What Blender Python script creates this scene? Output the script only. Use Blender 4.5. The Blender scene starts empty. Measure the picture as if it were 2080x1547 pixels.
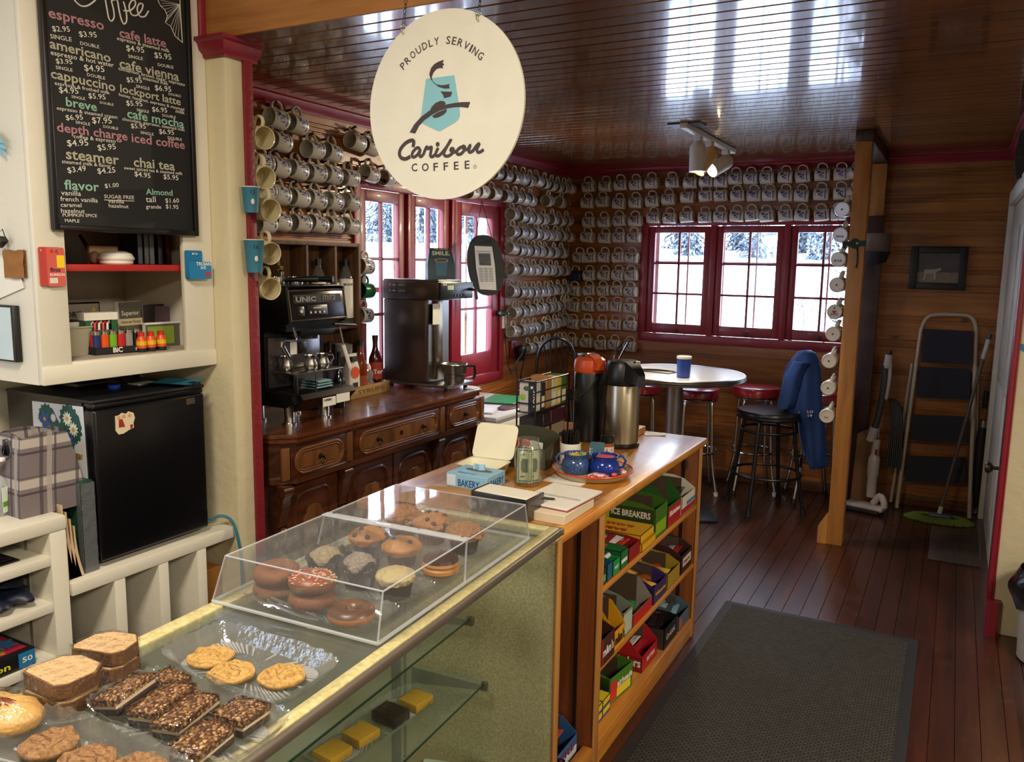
import bpy, bmesh, math, random
from mathutils import Vector, Matrix, noise
PI = math.pi
scene = bpy.context.scene
COL = scene.collection
rnd = random.Random(11)
# ---------------------------------------------------------------- camera
CAM_POS = Vector((0.0, 0.0, 1.6))
YAW, PITCH, ROLL, FPX, IW, IH = 0.4953, 0.14346, 0.01643, 1655.4, 2080, 1547
_f = Vector((-math.sin(YAW) * math.cos(PITCH), math.cos(YAW) * math.cos(PITCH), -math.sin(PITCH)))
_r0 = Vector((math.cos(YAW), math.sin(YAW), 0))
_u0 = _r0.cross(_f)
_r = math.cos(ROLL) * _r0 + math.sin(ROLL) * _u0
_u = -math.sin(ROLL) * _r0 + math.cos(ROLL) * _u0
cam_data = bpy.data.cameras.new('camera')
cam_data.sensor_width = 36.0
cam_data.lens = FPX / IW * 36.0
cam_data.clip_start = 0.05
cam_data.clip_end = 300
cam = bpy.data.objects.new('camera', cam_data)
cam.matrix_world = Matrix(((_r.x, _u.x, -_f.x, CAM_POS.x), (_r.y, _u.y, -_f.y, CAM_POS.y), (_r.z, _u.z, -_f.z, CAM_POS.z), (0, 0, 0, 1)))
COL.objects.link(cam)
scene.camera = cam
def at(x, y, axis, v):
 """the point of the plane axis = v that the photograph shows at pixel x, y"""
 d = _f + _r * ((x - IW / 2) / FPX) - _u * ((y - IH / 2) / FPX)
 i = 'XYZ'.index(axis)
 return CAM_POS + d * ((v - CAM_POS[i]) / d[i])
# ---------------------------------------------------------------- world, light, exposure
scene.view_settings.view_transform = 'Standard'
scene.view_settings.look = 'None'
scene.view_settings.exposure = 0.25
scene.view_settings.gamma = 1.0
scene.view_settings.use_curve_mapping = False
scene.cycles.use_denoising = True
scene.cycles.max_bounces = 12
scene.cycles.transparent_max_bounces = 24
scene.cycles.sample_clamp_indirect = 6.0
scene.cycles.caustics_reflective = False
scene.cycles.caustics_refractive = False
world = bpy.data.worlds.new('overcast_sky')
scene.world = world
world.use_nodes = True
world.node_tree.nodes['Background'].inputs['Color'].default_value = (0.66, 0.79, 1.0, 1)
world.node_tree.nodes['Background'].inputs['Strength'].default_value = 10.0
def lamp(name, kind, loc, power, color, size=0.3, sizey=None, aim=None, spot=None):
 l = bpy.data.lights.new(name, kind)
 l.energy = power
 l.color = color
 if kind == 'AREA':
  l.shape = 'RECTANGLE'
  l.size = size
  l.size_y = sizey or size
 else:
  l.shadow_soft_size = size
 if spot:
  l.spot_size, l.spot_blend = spot, 0.6
 o = bpy.data.objects.new(name, l)
 o.location = loc
 if aim is not None:
  o.rotation_euler = (Vector(aim) - Vector(loc)).to_track_quat('-Z', 'Y').to_euler()
 COL.objects.link(o)
 return o
WARM = (1.0, 0.89, 0.72)
lamp('ceiling_lamp_light', 'AREA', (-1.1, 0.35, 2.74), 52, WARM, 0.5, 0.5, (-1.1, 0.35, 0))
lamp('ceiling_lamp_light', 'AREA', (1.75, 1.3, 2.74), 85, WARM, 0.6, 0.6, (1.2, 1.4, 0))
lamp('ceiling_lamp_light', 'AREA', (1.7, -1.4, 2.74), 40, WARM, 0.6, 0.6, (1.2, -1.0, 0))
lamp('shop_window_light', 'AREA', (-2.78, -0.1, 1.7), 15, (0.5, 0.68, 1.0), 0.8, 1.0, (-1.95, 1.45, 1.5))
lamp('right_fill_light', 'AREA', (2.9, 1.6, 1.5), 7, (0.85, 0.9, 1.0), 0.9, 1.4, (-1.0, 1.9, 0.6))  # cool fill light added on the right; the wall there has no opening
# ---------------------------------------------------------------- materials
def lin(c):
 if isinstance(c, str):
  c = tuple(int(c[i:i + 2], 16) / 255 for i in (0, 2, 4))
 return tuple(v / 12.92 if v <= 0.04045 else ((v + 0.055) / 1.055) ** 2.4 for v in c)
MATS = {}
def new_mat(name):
 m = bpy.data.materials.new(name)
 m.use_nodes = True
 nt = m.node_tree
 return m, nt, nt.nodes['Principled BSDF']
def N(nt, kind, **kw):
 n = nt.nodes.new(kind)
 for k, v in kw.items():
  if k in n.inputs:
   n.inputs[k].default_value = v
  else:
   setattr(n, k, v)
 return n
def L(nt, a, b):
 nt.links.new(a, b)
def mixc(nt, fac, a, b, mode='MIX'):
 n = nt.nodes.new('ShaderNodeMix')
 n.data_type = 'RGBA'
 n.blend_type = mode
 for sock, v in ((n.inputs['Factor'], fac), (n.inputs[6], a), (n.inputs[7], b)):
  if hasattr(v, 'is_output'):
   nt.links.new(v, sock)
  elif isinstance(v, tuple):
   sock.default_value = (*v[:3], 1)
  else:
   sock.default_value = v
 return n.outputs[2]
def mat(col, rough=0.5, metal=0.0, vary=0.08, nscale=12, bump=0.0, coat=0.0, emit=0.0, bscale=None, spec=0.5):
 key = (col, rough, metal, vary, nscale, bump, coat, emit, bscale, spec)
 if key in MATS:
  return MATS[key]
 m, nt, b = new_mat('surface_%s' % (col if isinstance(col, str) else 'tone'))
 c = lin(col)
 b.inputs['Roughness'].default_value = rough
 b.inputs['Metallic'].default_value = metal
 b.inputs['Specular IOR Level'].default_value = spec
 if coat:
  b.inputs['Coat Weight'].default_value = coat
  b.inputs['Coat Roughness'].default_value = 0.08
 tc = N(nt, 'ShaderNodeTexCoord')
 nz = N(nt, 'ShaderNodeTexNoise', Scale=nscale, Detail=4.0)
 L(nt, tc.outputs['Object'], nz.inputs['Vector'])
 dark = tuple(v * (1 - vary) for v in c)
 lite = tuple(min(1, v * (1 + vary)) for v in c)
 L(nt, mixc(nt, nz.outputs['Fac'], dark, lite), b.inputs['Base Color'])
 if bump:
  n2 = N(nt, 'ShaderNodeTexNoise', Scale=bscale or nscale * 4, Detail=5.0)
  L(nt, tc.outputs['Object'], n2.inputs['Vector'])
  bp = N(nt, 'ShaderNodeBump', Strength=bump, Distance=0.01)
  L(nt, n2.outputs['Fac'], bp.inputs['Height'])
  L(nt, bp.outputs['Normal'], b.inputs['Normal'])
 if emit:
  b.inputs['Emission Color'].default_value = (*c, 1)
  b.inputs['Emission Strength'].default_value = emit
 MATS[key] = m
 return m
def wood(c1, c2, axis='Y', rough=0.4, coat=0.0, knots=0.0, board=None, bw=0.1, fine=1.0, wear=None, bump=0.05, spec=0.5, crough=0.16):
 """grain along axis; board = axis across which boards differ in tone"""
 key = ('wood', c1, c2, axis, rough, coat, knots, board, bw, fine, wear, bump, spec, crough)
 if key in MATS:
  return MATS[key]
 m, nt, b = new_mat('wood_%s' % c1)
 tc = N(nt, 'ShaderNodeTexCoord')
 mp = N(nt, 'ShaderNodeMapping')
 s = [14 * fine, 14 * fine, 14 * fine]
 s['XYZ'.index(axis)] = 1.0
 mp.inputs['Scale'].default_value = s
 L(nt, tc.outputs['Object'], mp.inputs['Vector'])
 nz = N(nt, 'ShaderNodeTexNoise', Scale=1.6, Detail=6.0, Distortion=0.8)
 n2 = N(nt, 'ShaderNodeTexNoise', Scale=7.0, Detail=3.0)
 sep = N(nt, 'ShaderNodeSeparateXYZ')
 L(nt, tc.outputs['Object'], sep.inputs[0])
 vec = mp.outputs['Vector']
 tone = None
 if board:
  dv = N(nt, 'ShaderNodeMath', operation='DIVIDE')
  L(nt, sep.outputs[board], dv.inputs[0])
  dv.inputs[1].default_value = bw
  fl = N(nt, 'ShaderNodeMath', operation='FLOOR')
  L(nt, dv.outputs[0], fl.inputs[0])
  wn = N(nt, 'ShaderNodeTexWhiteNoise', noise_dimensions='1D')
  L(nt, fl.outputs[0], wn.inputs['W'])
  tone = wn.outputs['Value']
  ad = N(nt, 'ShaderNodeVectorMath', operation='ADD')
  sc = N(nt, 'ShaderNodeVectorMath', operation='SCALE')
  L(nt, wn.outputs['Color'], sc.inputs[0])
  sc.inputs['Scale'].default_value = 30.0
  L(nt, vec, ad.inputs[0])
  L(nt, sc.outputs[0], ad.inputs[1])
  vec = ad.outputs[0]
 L(nt, vec, nz.inputs['Vector'])
 L(nt, vec, n2.inputs['Vector'])
 rp = N(nt, 'ShaderNodeValToRGB')
 rp.color_ramp.elements[0].position, rp.color_ramp.elements[1].position = 0.3, 0.72
 rp.color_ramp.elements[0].color = (*lin(c1), 1)
 rp.color_ramp.elements[1].color = (*lin(c2), 1)
 L(nt, nz.outputs['Fac'], rp.inputs['Fac'])
 c = mixc(nt, 0.25, rp.outputs['Color'], n2.outputs['Color'], 'SOFT_LIGHT')
 if tone is not None:
  mr = N(nt, 'ShaderNodeMapRange')
  mr.inputs['To Min'].default_value, mr.inputs['To Max'].default_value = 0.72, 1.12
  L(nt, tone, mr.inputs['Value'])
  cb = N(nt, 'ShaderNodeCombineColor')
  for k in range(3):
   L(nt, mr.outputs[0], cb.inputs[k])
  c = mixc(nt, 1.0, c, cb.outputs[0], 'MULTIPLY')
 if knots:
  m3 = N(nt, 'ShaderNodeMapping')
  s3 = [4.5, 4.5, 4.5]
  s3['XYZ'.index(axis)] = 2.6
  m3.inputs['Scale'].default_value = s3
  L(nt, tc.outputs['Object'], m3.inputs['Vector'])
  vo = N(nt, 'ShaderNodeTexVoronoi', Scale=1.0, Randomness=1.0)
  L(nt, m3.outputs[0], vo.inputs['Vector'])
  kr = N(nt, 'ShaderNodeMapRange')
  kr.inputs['From Min'].default_value, kr.inputs['From Max'].default_value = 0.05, 0.09
  kr.inputs['To Min'].default_value, kr.inputs['To Max'].default_value = knots, 0.0
  L(nt, vo.outputs['Distance'], kr.inputs['Value'])
  c = mixc(nt, kr.outputs[0], c, tuple(v * 0.25 for v in lin(c1)))
 if wear:
  n4 = N(nt, 'ShaderNodeTexNoise', Scale=9.0, Detail=8.0, Roughness=0.7)
  L(nt, tc.outputs['Object'], n4.inputs['Vector'])
  wr = N(nt, 'ShaderNodeMapRange')
  wr.inputs['From Min'].default_value, wr.inputs['From Max'].default_value = 0.56, 0.72
  wr.inputs['To Max'].default_value = 0.45
  L(nt, n4.outputs['Fac'], wr.inputs['Value'])
  c = mixc(nt, wr.outputs[0], c, lin(wear))
  rr = N(nt, 'ShaderNodeMapRange')
  rr.inputs['To Min'].default_value, rr.inputs['To Max'].default_value = rough - 0.1, rough + 0.2
  L(nt, n4.outputs['Fac'], rr.inputs['Value'])
  L(nt, rr.outputs[0], b.inputs['Roughness'])
 else:
  b.inputs['Roughness'].default_value = rough
 L(nt, c, b.inputs['Base Color'])
 b.inputs['Specular IOR Level'].default_value = spec
 if coat:
  b.inputs['Coat Weight'].default_value = coat
  b.inputs['Coat Roughness'].default_value = crough
 if bump:
  bp = N(nt, 'ShaderNodeBump', Strength=bump, Distance=0.01)
  L(nt, n2.outputs['Fac'], bp.inputs['Height'])
  L(nt, bp.outputs['Normal'], b.inputs['Normal'])
 MATS[key] = m
 return m
def clear(tint=(1, 1, 1), refl=0.08, rough=0.03, haze=0.0, bump=0.0, bscale=30.0, hazecol=(0.9, 0.92, 0.95)):
 """thin clear sheet: lets light straight through and mirrors a little, more at grazing angles"""
 key = ('clear', tint, refl, rough, haze, bump, bscale)
 if key in MATS:
  return MATS[key]
 m, nt, b = new_mat('clear_sheet')
 nt.nodes.remove(b)
 out = nt.nodes['Material Output']
 tr = N(nt, 'ShaderNodeBsdfTransparent')
 tr.inputs['Color'].default_value = (*tint, 1)
 gl = N(nt, 'ShaderNodeBsdfGlossy', Roughness=rough)
 lw = N(nt, 'ShaderNodeLayerWeight', Blend=0.5)
 p5 = N(nt, 'ShaderNodeMath', operation='POWER')
 L(nt, lw.outputs['Facing'], p5.inputs[0])
 p5.inputs[1].default_value = 4.5
 pw = N(nt, 'ShaderNodeMath', operation='MULTIPLY_ADD')
 L(nt, p5.outputs[0], pw.inputs[0])
 pw.inputs[1].default_value, pw.inputs[2].default_value = 0.7, 0.02 + refl * 0.1
 mx = N(nt, 'ShaderNodeMixShader')
 L(nt, pw.outputs[0], mx.inputs[0])
 L(nt, tr.outputs[0], mx.inputs[1])
 L(nt, gl.outputs[0], mx.inputs[2])
 res = mx.outputs[0]
 if haze:
  df = N(nt, 'ShaderNodeBsdfDiffuse')
  df.inputs['Color'].default_value = (*hazecol, 1)
  m2 = N(nt, 'ShaderNodeMixShader')
  m2.inputs[0].default_value = haze
  L(nt, res, m2.inputs[1])
  L(nt, df.outputs[0], m2.inputs[2])
  res = m2.outputs[0]
 if bump:
  tc = N(nt, 'ShaderNodeTexCoord')
  nz = N(nt, 'ShaderNodeTexNoise', Scale=bscale, Detail=3.0)
  L(nt, tc.outputs['Object'], nz.inputs['Vector'])
  bp = N(nt, 'ShaderNodeBump', Strength=bump, Distance=0.01)
  L(nt, nz.outputs['Fac'], bp.inputs['Height'])
  L(nt, bp.outputs['Normal'], gl.inputs['Normal'])
  L(nt, bp.outputs['Normal'], lw.inputs['Normal'])
 L(nt, res, out.inputs['Surface'])
 MATS[key] = m
 return m
def speckle(base, dots, scale=220, rough=0.5, amount=0.5):
 key = ('speckle', base, dots, scale, rough, amount)
 if key in MATS:
  return MATS[key]
 m, nt, b = new_mat('speckled_%s' % base)
 tc = N(nt, 'ShaderNodeTexCoord')
 nz = N(nt, 'ShaderNodeTexNoise', Scale=scale, Detail=2.0, Roughness=0.6)
 L(nt, tc.outputs['Object'], nz.inputs['Vector'])
 mr = N(nt, 'ShaderNodeMapRange')
 mr.inputs['From Min'].default_value, mr.inputs['From Max'].default_value = 0.5 - 0.2 * amount, 0.56 + 0.1 * amount
 L(nt, nz.outputs['Fac'], mr.inputs['Value'])
 L(nt, mixc(nt, mr.outputs[0], lin(base), lin(dots)), b.inputs['Base Color'])
 b.inputs['Roughness'].default_value = rough
 MATS[key] = m
 return m
# ---------------------------------------------------------------- mesh building
def TR(x, y, z):
 return Matrix.Translation((x, y, z))
def RX(a):
 return Matrix.Rotation(a, 4, 'X')
def RY(a):
 return Matrix.Rotation(a, 4, 'Y')
def RZ(a):
 return Matrix.Rotation(a, 4, 'Z')
def frame(o, x, y, z):
 return Matrix(((x[0], y[0], z[0], o[0]), (x[1], y[1], z[1], o[1]), (x[2], y[2], z[2], o[2]), (0, 0, 0, 1)))
class MB:
 def __init__(s, M=None):
  s.bm = bmesh.new()
  s.M = M or Matrix.Identity(4)
 def _v(s, p):
  return s.bm.verts.new(s.M @ Vector(p))
 def _f(s, vs):
  try:
   return s.bm.faces.new(vs)
  except ValueError:
   return None
 def box(s, x0, y0, z0, x1, y1, z1, bev=0.0, seg=2, M=None):
  cx, cy, cz = (x0 + x1) / 2, (y0 + y1) / 2, (z0 + z1) / 2
  m = Matrix.Diagonal((abs(x1 - x0), abs(y1 - y0), abs(z1 - z0), 1))
  r = bmesh.ops.create_cube(s.bm, size=1.0)
  vs = r['verts']
  bmesh.ops.transform(s.bm, matrix=TR(cx, cy, cz) @ m, verts=vs)
  if bev:
   es = list({e for v in vs for e in v.link_edges})
   rb = bmesh.ops.bevel(s.bm, geom=es, offset=min(bev, 0.49 * min(abs(x1 - x0), abs(y1 - y0), abs(z1 - z0))), segments=seg, affect='EDGES', profile=0.5)
   vs = list({v for f in rb['faces'] for v in f.verts} | {v for v in vs if v.is_valid})
  T = s.M @ M if M is not None else s.M
  bmesh.ops.transform(s.bm, matrix=T, verts=vs)
  return s
 def loft(s, rings, closed=True, caps=(True, True)):
  """rings: lists of points, all of one length"""
  R_ = [[s._v(p) for p in r] for r in rings]
  n = len(R_[0])
  for a, b in zip(R_, R_[1:]):
   for i in range(n if closed else n - 1):
    j = (i + 1) % n
    s._f((a[i], a[j], b[j], b[i]))
  if closed:
   if caps[0]:
    s._f(list(reversed(R_[0])))
   if caps[1]:
    s._f(R_[-1])
  return s
 def lathe(s, prof, seg=24, M=None, caps=(True, True)):
  M = M or Matrix.Identity(4)
  return s.loft([[M @ Vector((r * math.cos(2 * PI * k / seg), r * math.sin(2 * PI * k / seg), z)) for k in range(seg)] for r, z in prof], caps=caps)
 def cyl(s, p0, p1, r0, r1=None, seg=16, caps=(True, True)):
  p0, p1 = Vector(p0), Vector(p1)
  q = (p1 - p0).to_track_quat('Z', 'Y').to_matrix().to_4x4()
  h = (p1 - p0).length
  return s.lathe([(r0, 0), (r0 if r1 is None else r1, h)], seg, Matrix.Translation(p0) @ q, caps)
 def tube(s, pts, r, seg=8, closed=False):
  pts = [Vector(p) for p in pts]
  n = len(pts)
  rs = r if isinstance(r, (list, tuple)) else [r] * n
  rings = []
  ref = None
  for i, p in enumerate(pts):
   a = pts[i - 1] if (i > 0 or closed) else p
   b = pts[(i + 1) % n] if (i < n - 1 or closed) else p
   t = (b - a).normalized()
   if ref is None:
    ref = Vector((0, 0, 1)) if abs(t.z) < 0.9 else Vector((1, 0, 0))
   x = (ref - t * ref.dot(t)).normalized()
   ref = x
   y = t.cross(x)
   rings.append([p + (x * math.cos(2 * PI * k / seg) + y * math.sin(2 * PI * k / seg)) * rs[i] for k in range(seg)])
  if closed:
   rings.append(rings[0])
   return s.loft(rings, caps=(False, False))
  return s.loft(rings)
 def prism(s, poly, h, M=None):
  """polygon in the xy plane, raised to height h along z"""
  M = M or Matrix.Identity(4)
  lo = [s._v(M @ Vector((x, y, 0))) for x, y in poly]
  hi = [s._v(M @ Vector((x, y, h))) for x, y in poly]
  n = len(poly)
  s._f(list(reversed(lo)))
  s._f(hi)
  for i in range(n):
   j = (i + 1) % n
   s._f((lo[i], lo[j], hi[j], hi[i]))
  return s
 def sheet(s, pts):
  s._f([s._v(p) for p in pts])
  return s
 def ball(s, c, r, sc=(1, 1, 1), seg=16, M=None):
  v = bmesh.ops.create_uvsphere(s.bm, u_segments=seg, v_segments=max(6, seg // 2), radius=r)['verts']
  m = TR(*c) @ (M or Matrix.Identity(4)) @ Matrix.Diagonal((*sc, 1))
  bmesh.ops.transform(s.bm, matrix=s.M @ m, verts=v)
  return s
 def grid(s, fn, nu, nv, wrapu=False):
  g = [[s._v(fn(i / (nu if wrapu else nu - 1), j / (nv - 1))) for j in range(nv)] for i in range(nu)]
  for i in range(nu if wrapu else nu - 1):
   for j in range(nv - 1):
    k = (i + 1) % nu
    s._f((g[i][j], g[k][j], g[k][j + 1], g[i][j + 1]))
  return s
 def torus(s, R0, r, M=None, seg=28, sub=12, sz=1.0):
  M = M or Matrix.Identity(4)
  rings = []
  for i in range(seg + 1):
   a = 2 * PI * i / seg
   rings.append([M @ Vector(((R0 + r * math.cos(b)) * math.cos(a), (R0 + r * math.cos(b)) * math.sin(a), r * sz * math.sin(b))) for b in (2 * PI * k / sub for k in range(sub))])
  return s.loft(rings, caps=(False, False))
 def text(s, body, p0, p1, up, height=None, bold=0.0, depth=0.0006, shear=0.0, flat=1.0):
  """lettering whose baseline runs from p0 to p1"""
  p0, p1, up = Vector(p0), Vector(p1), Vector(up)
  u = p1 - p0
  w = u.length
  u = u.normalized()
  nrm = u.cross(up).normalized()
  v = nrm.cross(u).normalized()
  cv = bpy.data.curves.new('lettering', 'FONT')
  cv.body = body
  cv.resolution_u = 2
  cv.offset = bold
  cv.shear = shear
  ob = bpy.data.objects.new('lettering', cv)
  COL.objects.link(ob)
  bpy.context.view_layer.update()
  me = bpy.data.meshes.new_from_object(ob.evaluated_get(bpy.context.evaluated_depsgraph_get()))
  bpy.data.objects.remove(ob)
  bpy.data.curves.remove(cv)
  xs = [q.co.x for q in me.vertices] or [0, 1]
  x0, x1 = min(xs), max(xs)
  k = w / max(1e-6, x1 - x0)
  ky = height / 0.73 if height else k * flat
  vs = []
  for q in me.vertices:
   vs.append(s._v(p0 + u * ((q.co.x - x0) * k) + v * (q.co.y * ky) + nrm * depth))
  for f in me.polygons:
   s._f([vs[i] for i in f.vertices])
  bpy.data.meshes.remove(me)
  return s
 def mesh(s, name, sharp=38):
  bmesh.ops.recalc_face_normals(s.bm, faces=s.bm.faces)
  me = bpy.data.meshes.new(name)
  s.bm.to_mesh(me)
  s.bm.free()
  me.polygons.foreach_set('use_smooth', [True] * len(me.polygons))
  me.set_sharp_from_angle(angle=math.radians(sharp))
  return me
 def obj(s, name, material, parent=None, world=False, sharp=38):
  """link as one mesh object; world = the points are world points, the parent is not turned"""
  if parent is not None and world:
   q = Vector((0, 0, 0))
   p = parent
   while p is not None:
    q += p.location
    p = p.parent
   bmesh.ops.translate(s.bm, vec=-q, verts=s.bm.verts)
  me = s.mesh(name, sharp)
  me.materials.append(material)
  o = bpy.data.objects.new(name, me)
  COL.objects.link(o)
  if parent is not None:
   o.parent = parent
  return o
def tag(o, label, cat, group=None):
 o['label'] = label
 o['category'] = cat
 if group:
  o['group'] = group
 return o
def thing(name, label, cat, loc=(0, 0, 0), rz=0.0, group=None):
 o = bpy.data.objects.new(name, None)
 COL.objects.link(o)
 o.empty_display_size = 0.05
 o.location = loc
 o.rotation_euler = (0, 0, rz)
 return tag(o, label, cat, group)
def solo(mb, name, material, label, cat, group=None, sharp=38):
 """a thing that is one mesh; its origin moves to the middle of its base"""
 vs = [v.co for v in mb.bm.verts]
 lo = Vector([min(v[i] for v in vs) for i in range(3)])
 hi = Vector([max(v[i] for v in vs) for i in range(3)])
 c = Vector(((lo.x + hi.x) / 2, (lo.y + hi.y) / 2, lo.z))
 bmesh.ops.translate(mb.bm, vec=-c, verts=mb.bm.verts)
 o = mb.obj(name, material, sharp=sharp)
 o.location = c
 return tag(o, label, cat, group)
def struct(mb, name, material, parent=None, sharp=38):
 o = mb.obj(name, material, parent, sharp=sharp)
 if parent is None:
  o['kind'] = 'structure'
 return o
def struct_root(name):
 o = bpy.data.objects.new(name, None)
 COL.objects.link(o)
 o['kind'] = 'structure'
 return o
def kids(o, cache={}):
 if o.name not in cache:
  cache[o.name] = [c for c in bpy.data.objects if c.parent == o]
 return cache[o.name]
def dup(o, loc=None, rot=None, label=None, group=None, parent=None):
 c = o.copy()
 COL.objects.link(c)
 if parent is not None:
  c.parent = parent
 for ch in kids(o):
  dup(ch, parent=c)
 if loc is not None:
  c.location = loc
 if rot is not None:
  c.rotation_euler = rot
 if label:
  c['label'] = label
 if group:
  c['group'] = group
 return c
def nz3(p, s=1.0):
 return noise.noise(Vector(p) * s)
def arc(cx, cy, r, a0, a1, n):
 return [(cx + r * math.cos(a0 + (a1 - a0) * i / (n - 1)), cy + r * math.sin(a0 + (a1 - a0) * i / (n - 1))) for i in range(n)]
def rrect(w, h, r, n=5, cx=0, cy=0):
 out = []
 for sx, sy, a in ((1, 1, 0), (-1, 1, PI / 2), (-1, -1, PI), (1, -1, 3 * PI / 2)):
  out += arc(cx + sx * (w / 2 - r), cy + sy * (h / 2 - r), r, a, a + PI / 2, n)
 return out
def smooth_path(pts, n=6):
 """Catmull-Rom through the points"""
 P = [Vector(p) for p in pts]
 P = [P[0] * 2 - P[1]] + P + [P[-1] * 2 - P[-2]]
 out = []
 for i in range(1, len(P) - 2):
  a, b, c, d = P[i - 1:i + 3]
  for k in range(n):
   t = k / n
   out.append(0.5 * ((2 * b) + (c - a) * t + (2 * a - 5 * b + 4 * c - d) * t * t + (3 * b - a - 3 * c + d) * t ** 3))
 out.append(P[-2])
 return out
# ---------------------------------------------------------------- the room shell
XL, YB, ZC, ZF = -2.79, 6.1, 2.35, 2.8          # mug wall, back wall, low ceiling, front-room ceiling
XP, YP0, YP1 = -2.28, 2.10, 2.21                # end face and both sides of the short plaster wing wall
XA = 0.26                                       # alcove side wall
YR = 4.06                                       # plaster wall right of the passage
PINE = wood('7c4518', 'b4702e', 'X', 0.36, 0.25, 0.95, 'Z', 0.19, 1.0, bump=0.04)
PINE_Y = wood('7c4518', 'b4702e', 'Y', 0.36, 0.25, 0.95, 'Z', 0.19, 1.0, bump=0.04)
PINE_RAW = wood('8f5c2a', 'c08a4c', 'Z', 0.5, 0.0, 0.8, None, 0.1, 0.8)
BEAM = wood('8a5423', 'b87c3c', 'X', 0.45, 0.1, 0.9, None, 0.1, 0.7)
CEIL = wood('5a3319', '8a5730', 'X', 0.26, 0.8, 0.9, 'Y', 0.088, 1.0, bump=0.015, crough=0.075)
FLOOR = wood('36190e', '4e2616', 'Y', 0.3, 0.25, 0.0, 'X', 0.08, 1.0, '62483a', bump=0.05)
PLASTER = mat('cfc3a0', 0.62, 0, 0.05, 3, 0.35, bscale=18)
PLASTER_W = mat('d4cbb2', 0.6, 0, 0.04, 3, 0.25, bscale=22)
RED = mat('841828', 0.42, 0, 0.14, 8, 0.12, 0.15)
REDWORN = mat('7a1a22', 0.5, 0, 0.25, 14, 0.3)
GLASS = clear((0.97, 0.98, 0.985), 0.05, 0.02)
WHITE_PAINT = mat('d9d4c4', 0.5, 0, 0.05, 6, 0.15)
# floor boards, each with its own small gap
b = MB()
x = -3.0
while x < 3.05:
 b.box(x + 0.0006, -3.05, -0.02, x + 0.0794, YB + 0.05, 0.0, 0.0012, 1)
 x += 0.08
struct(b, 'floor', FLOOR)
b = MB()
b.box(-3.1, -3.1, -0.08, 3.1, YB + 0.2, -0.0205)
struct(b, 'floor_base', mat('1c120c', 0.9))
# low ceiling of narrow varnished boards running along X
b = MB()
y = YP0
while y < YB + 0.02:
 w_ = 0.088
 prof = [(y + 0.0, ZC + 0.012), (y + 0.003, ZC + 0.003), (y + 0.007, ZC), (y + w_ - 0.006, ZC), (y + w_ - 0.002, ZC + 0.003), (y + w_, ZC + 0.012)]
 b.loft([[(XL - 0.02, p[0], p[1]) for p in prof], [(XA + 3, p[0], p[1]) for p in prof]], closed=False)
 y += w_
struct(b, 'ceiling', CEIL, sharp=8)
b = MB()
b.box(-3.1, YP0 + 0.14, ZC + 0.03, 3.1, YB + 0.2, ZC + 0.1)
struct(b, 'ceiling_upper', mat('241811', 0.9))
b = MB()
b.box(-3.1, -3.1, ZF, 3.1, YP0 + 0.14, ZF + 0.05)
struct(b, 'ceiling_front', mat('b9a27c', 0.6))
b = MB()
b.box(-2.37, YP0, ZC, 3.1, YP0 + 0.012, ZF, 0.002, 1)
b.box(-2.37, YP0 + 0.012, ZC + 0.012, 3.1, YP0 + 0.13, ZF)
struct(b, 'trim_1', BEAM)
# horizontal pine boarding with beaded joints
JOINTS = [at(1900, v, 'Y', YB).z for v in (350, 402, 441, 509, 548, 586, 651, 701, 758, 828, 896, 956)]
def boarding(mb, p0, p1, z0, z1, inward):
 """boarding from p0 to p1 (xy pairs), bead depth along inward"""
 prof = [(z0, 0.0)]
 for j in sorted(JOINTS):
  for d in (-0.02, 0.0, 0.02):
   zz = j + d
   if z0 + 0.012 < zz < z1 - 0.012:
    prof += [(zz - 0.006, 0.0), (zz - 0.003, -0.007), (zz + 0.003, -0.007), (zz + 0.006, 0.0)]
 prof.append((z1, 0.0))
 mb.loft([[(p[0] + inward[0] * d, p[1] + inward[1] * d, zz) for zz, d in prof] for p in (p0, p1)], closed=False)
LW = (3.44, 4.96, 0.84, 1.99)      # left window opening: y0 y1 z0 z1
BWX = (-2.13, -0.60, 1.07, 1.91)   # back window opening: x0 x1 z0 z1
b = MB()
for a0, a1, z0, z1 in ((YP0, LW[0], 0, ZC), (LW[1], YB, 0, ZC), (LW[0], LW[1], 0, LW[2]), (LW[0], LW[1], LW[3], ZC)):
 boarding(b, (XL, a0), (XL, a1), z0, z1, (1, 0))
struct(b, 'wall_left', PINE_Y)
b = MB()
for a0, a1, z0, z1 in ((YP0, LW[0], -0.1, ZC), (LW[1], YB + 0.2, -0.1, ZC), (LW[0], LW[1], -0.1, LW[2]), (LW[0], LW[1], LW[3], ZC)):
 b.box(XL - 0.2, a0, z0, XL - 0.012, a1, z1)
struct(b, 'wall_left_outside', WHITE_PAINT)
b = MB()
for a0, a1, z0, z1 in ((XL, BWX[0], 0, ZC), (BWX[1], XA, 0, ZC), (BWX[0], BWX[1], 0, BWX[2]), (BWX[0], BWX[1], BWX[3], ZC)):
 boarding(b, (a0, YB), (a1, YB), z0, z1, (0, -1))
struct(b, 'wall_back', PINE)
b = MB()
for a0, a1, z0, z1 in ((XL - 0.2, BWX[0], -0.1, ZC), (BWX[1], XA + 0.2, -0.1, ZC), (BWX[0], BWX[1], -0.1, BWX[2]), (BWX[0], BWX[1], BWX[3], ZC)):
 b.box(a0, YB + 0.012, z0, a1, YB + 0.2, z1)
struct(b, 'wall_back_outside', WHITE_PAINT)
b = MB()
b.box(XL - 0.2, YP0, 0, XP, YP1, ZC, 0.012)
struct(b, 'wall_partition', PLASTER)
b = MB()
b.box(XL - 0.2, -3.1, 0, XL - 0.06, YP0, ZF)
struct(b, 'wall_left_front', PLASTER_W)
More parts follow.
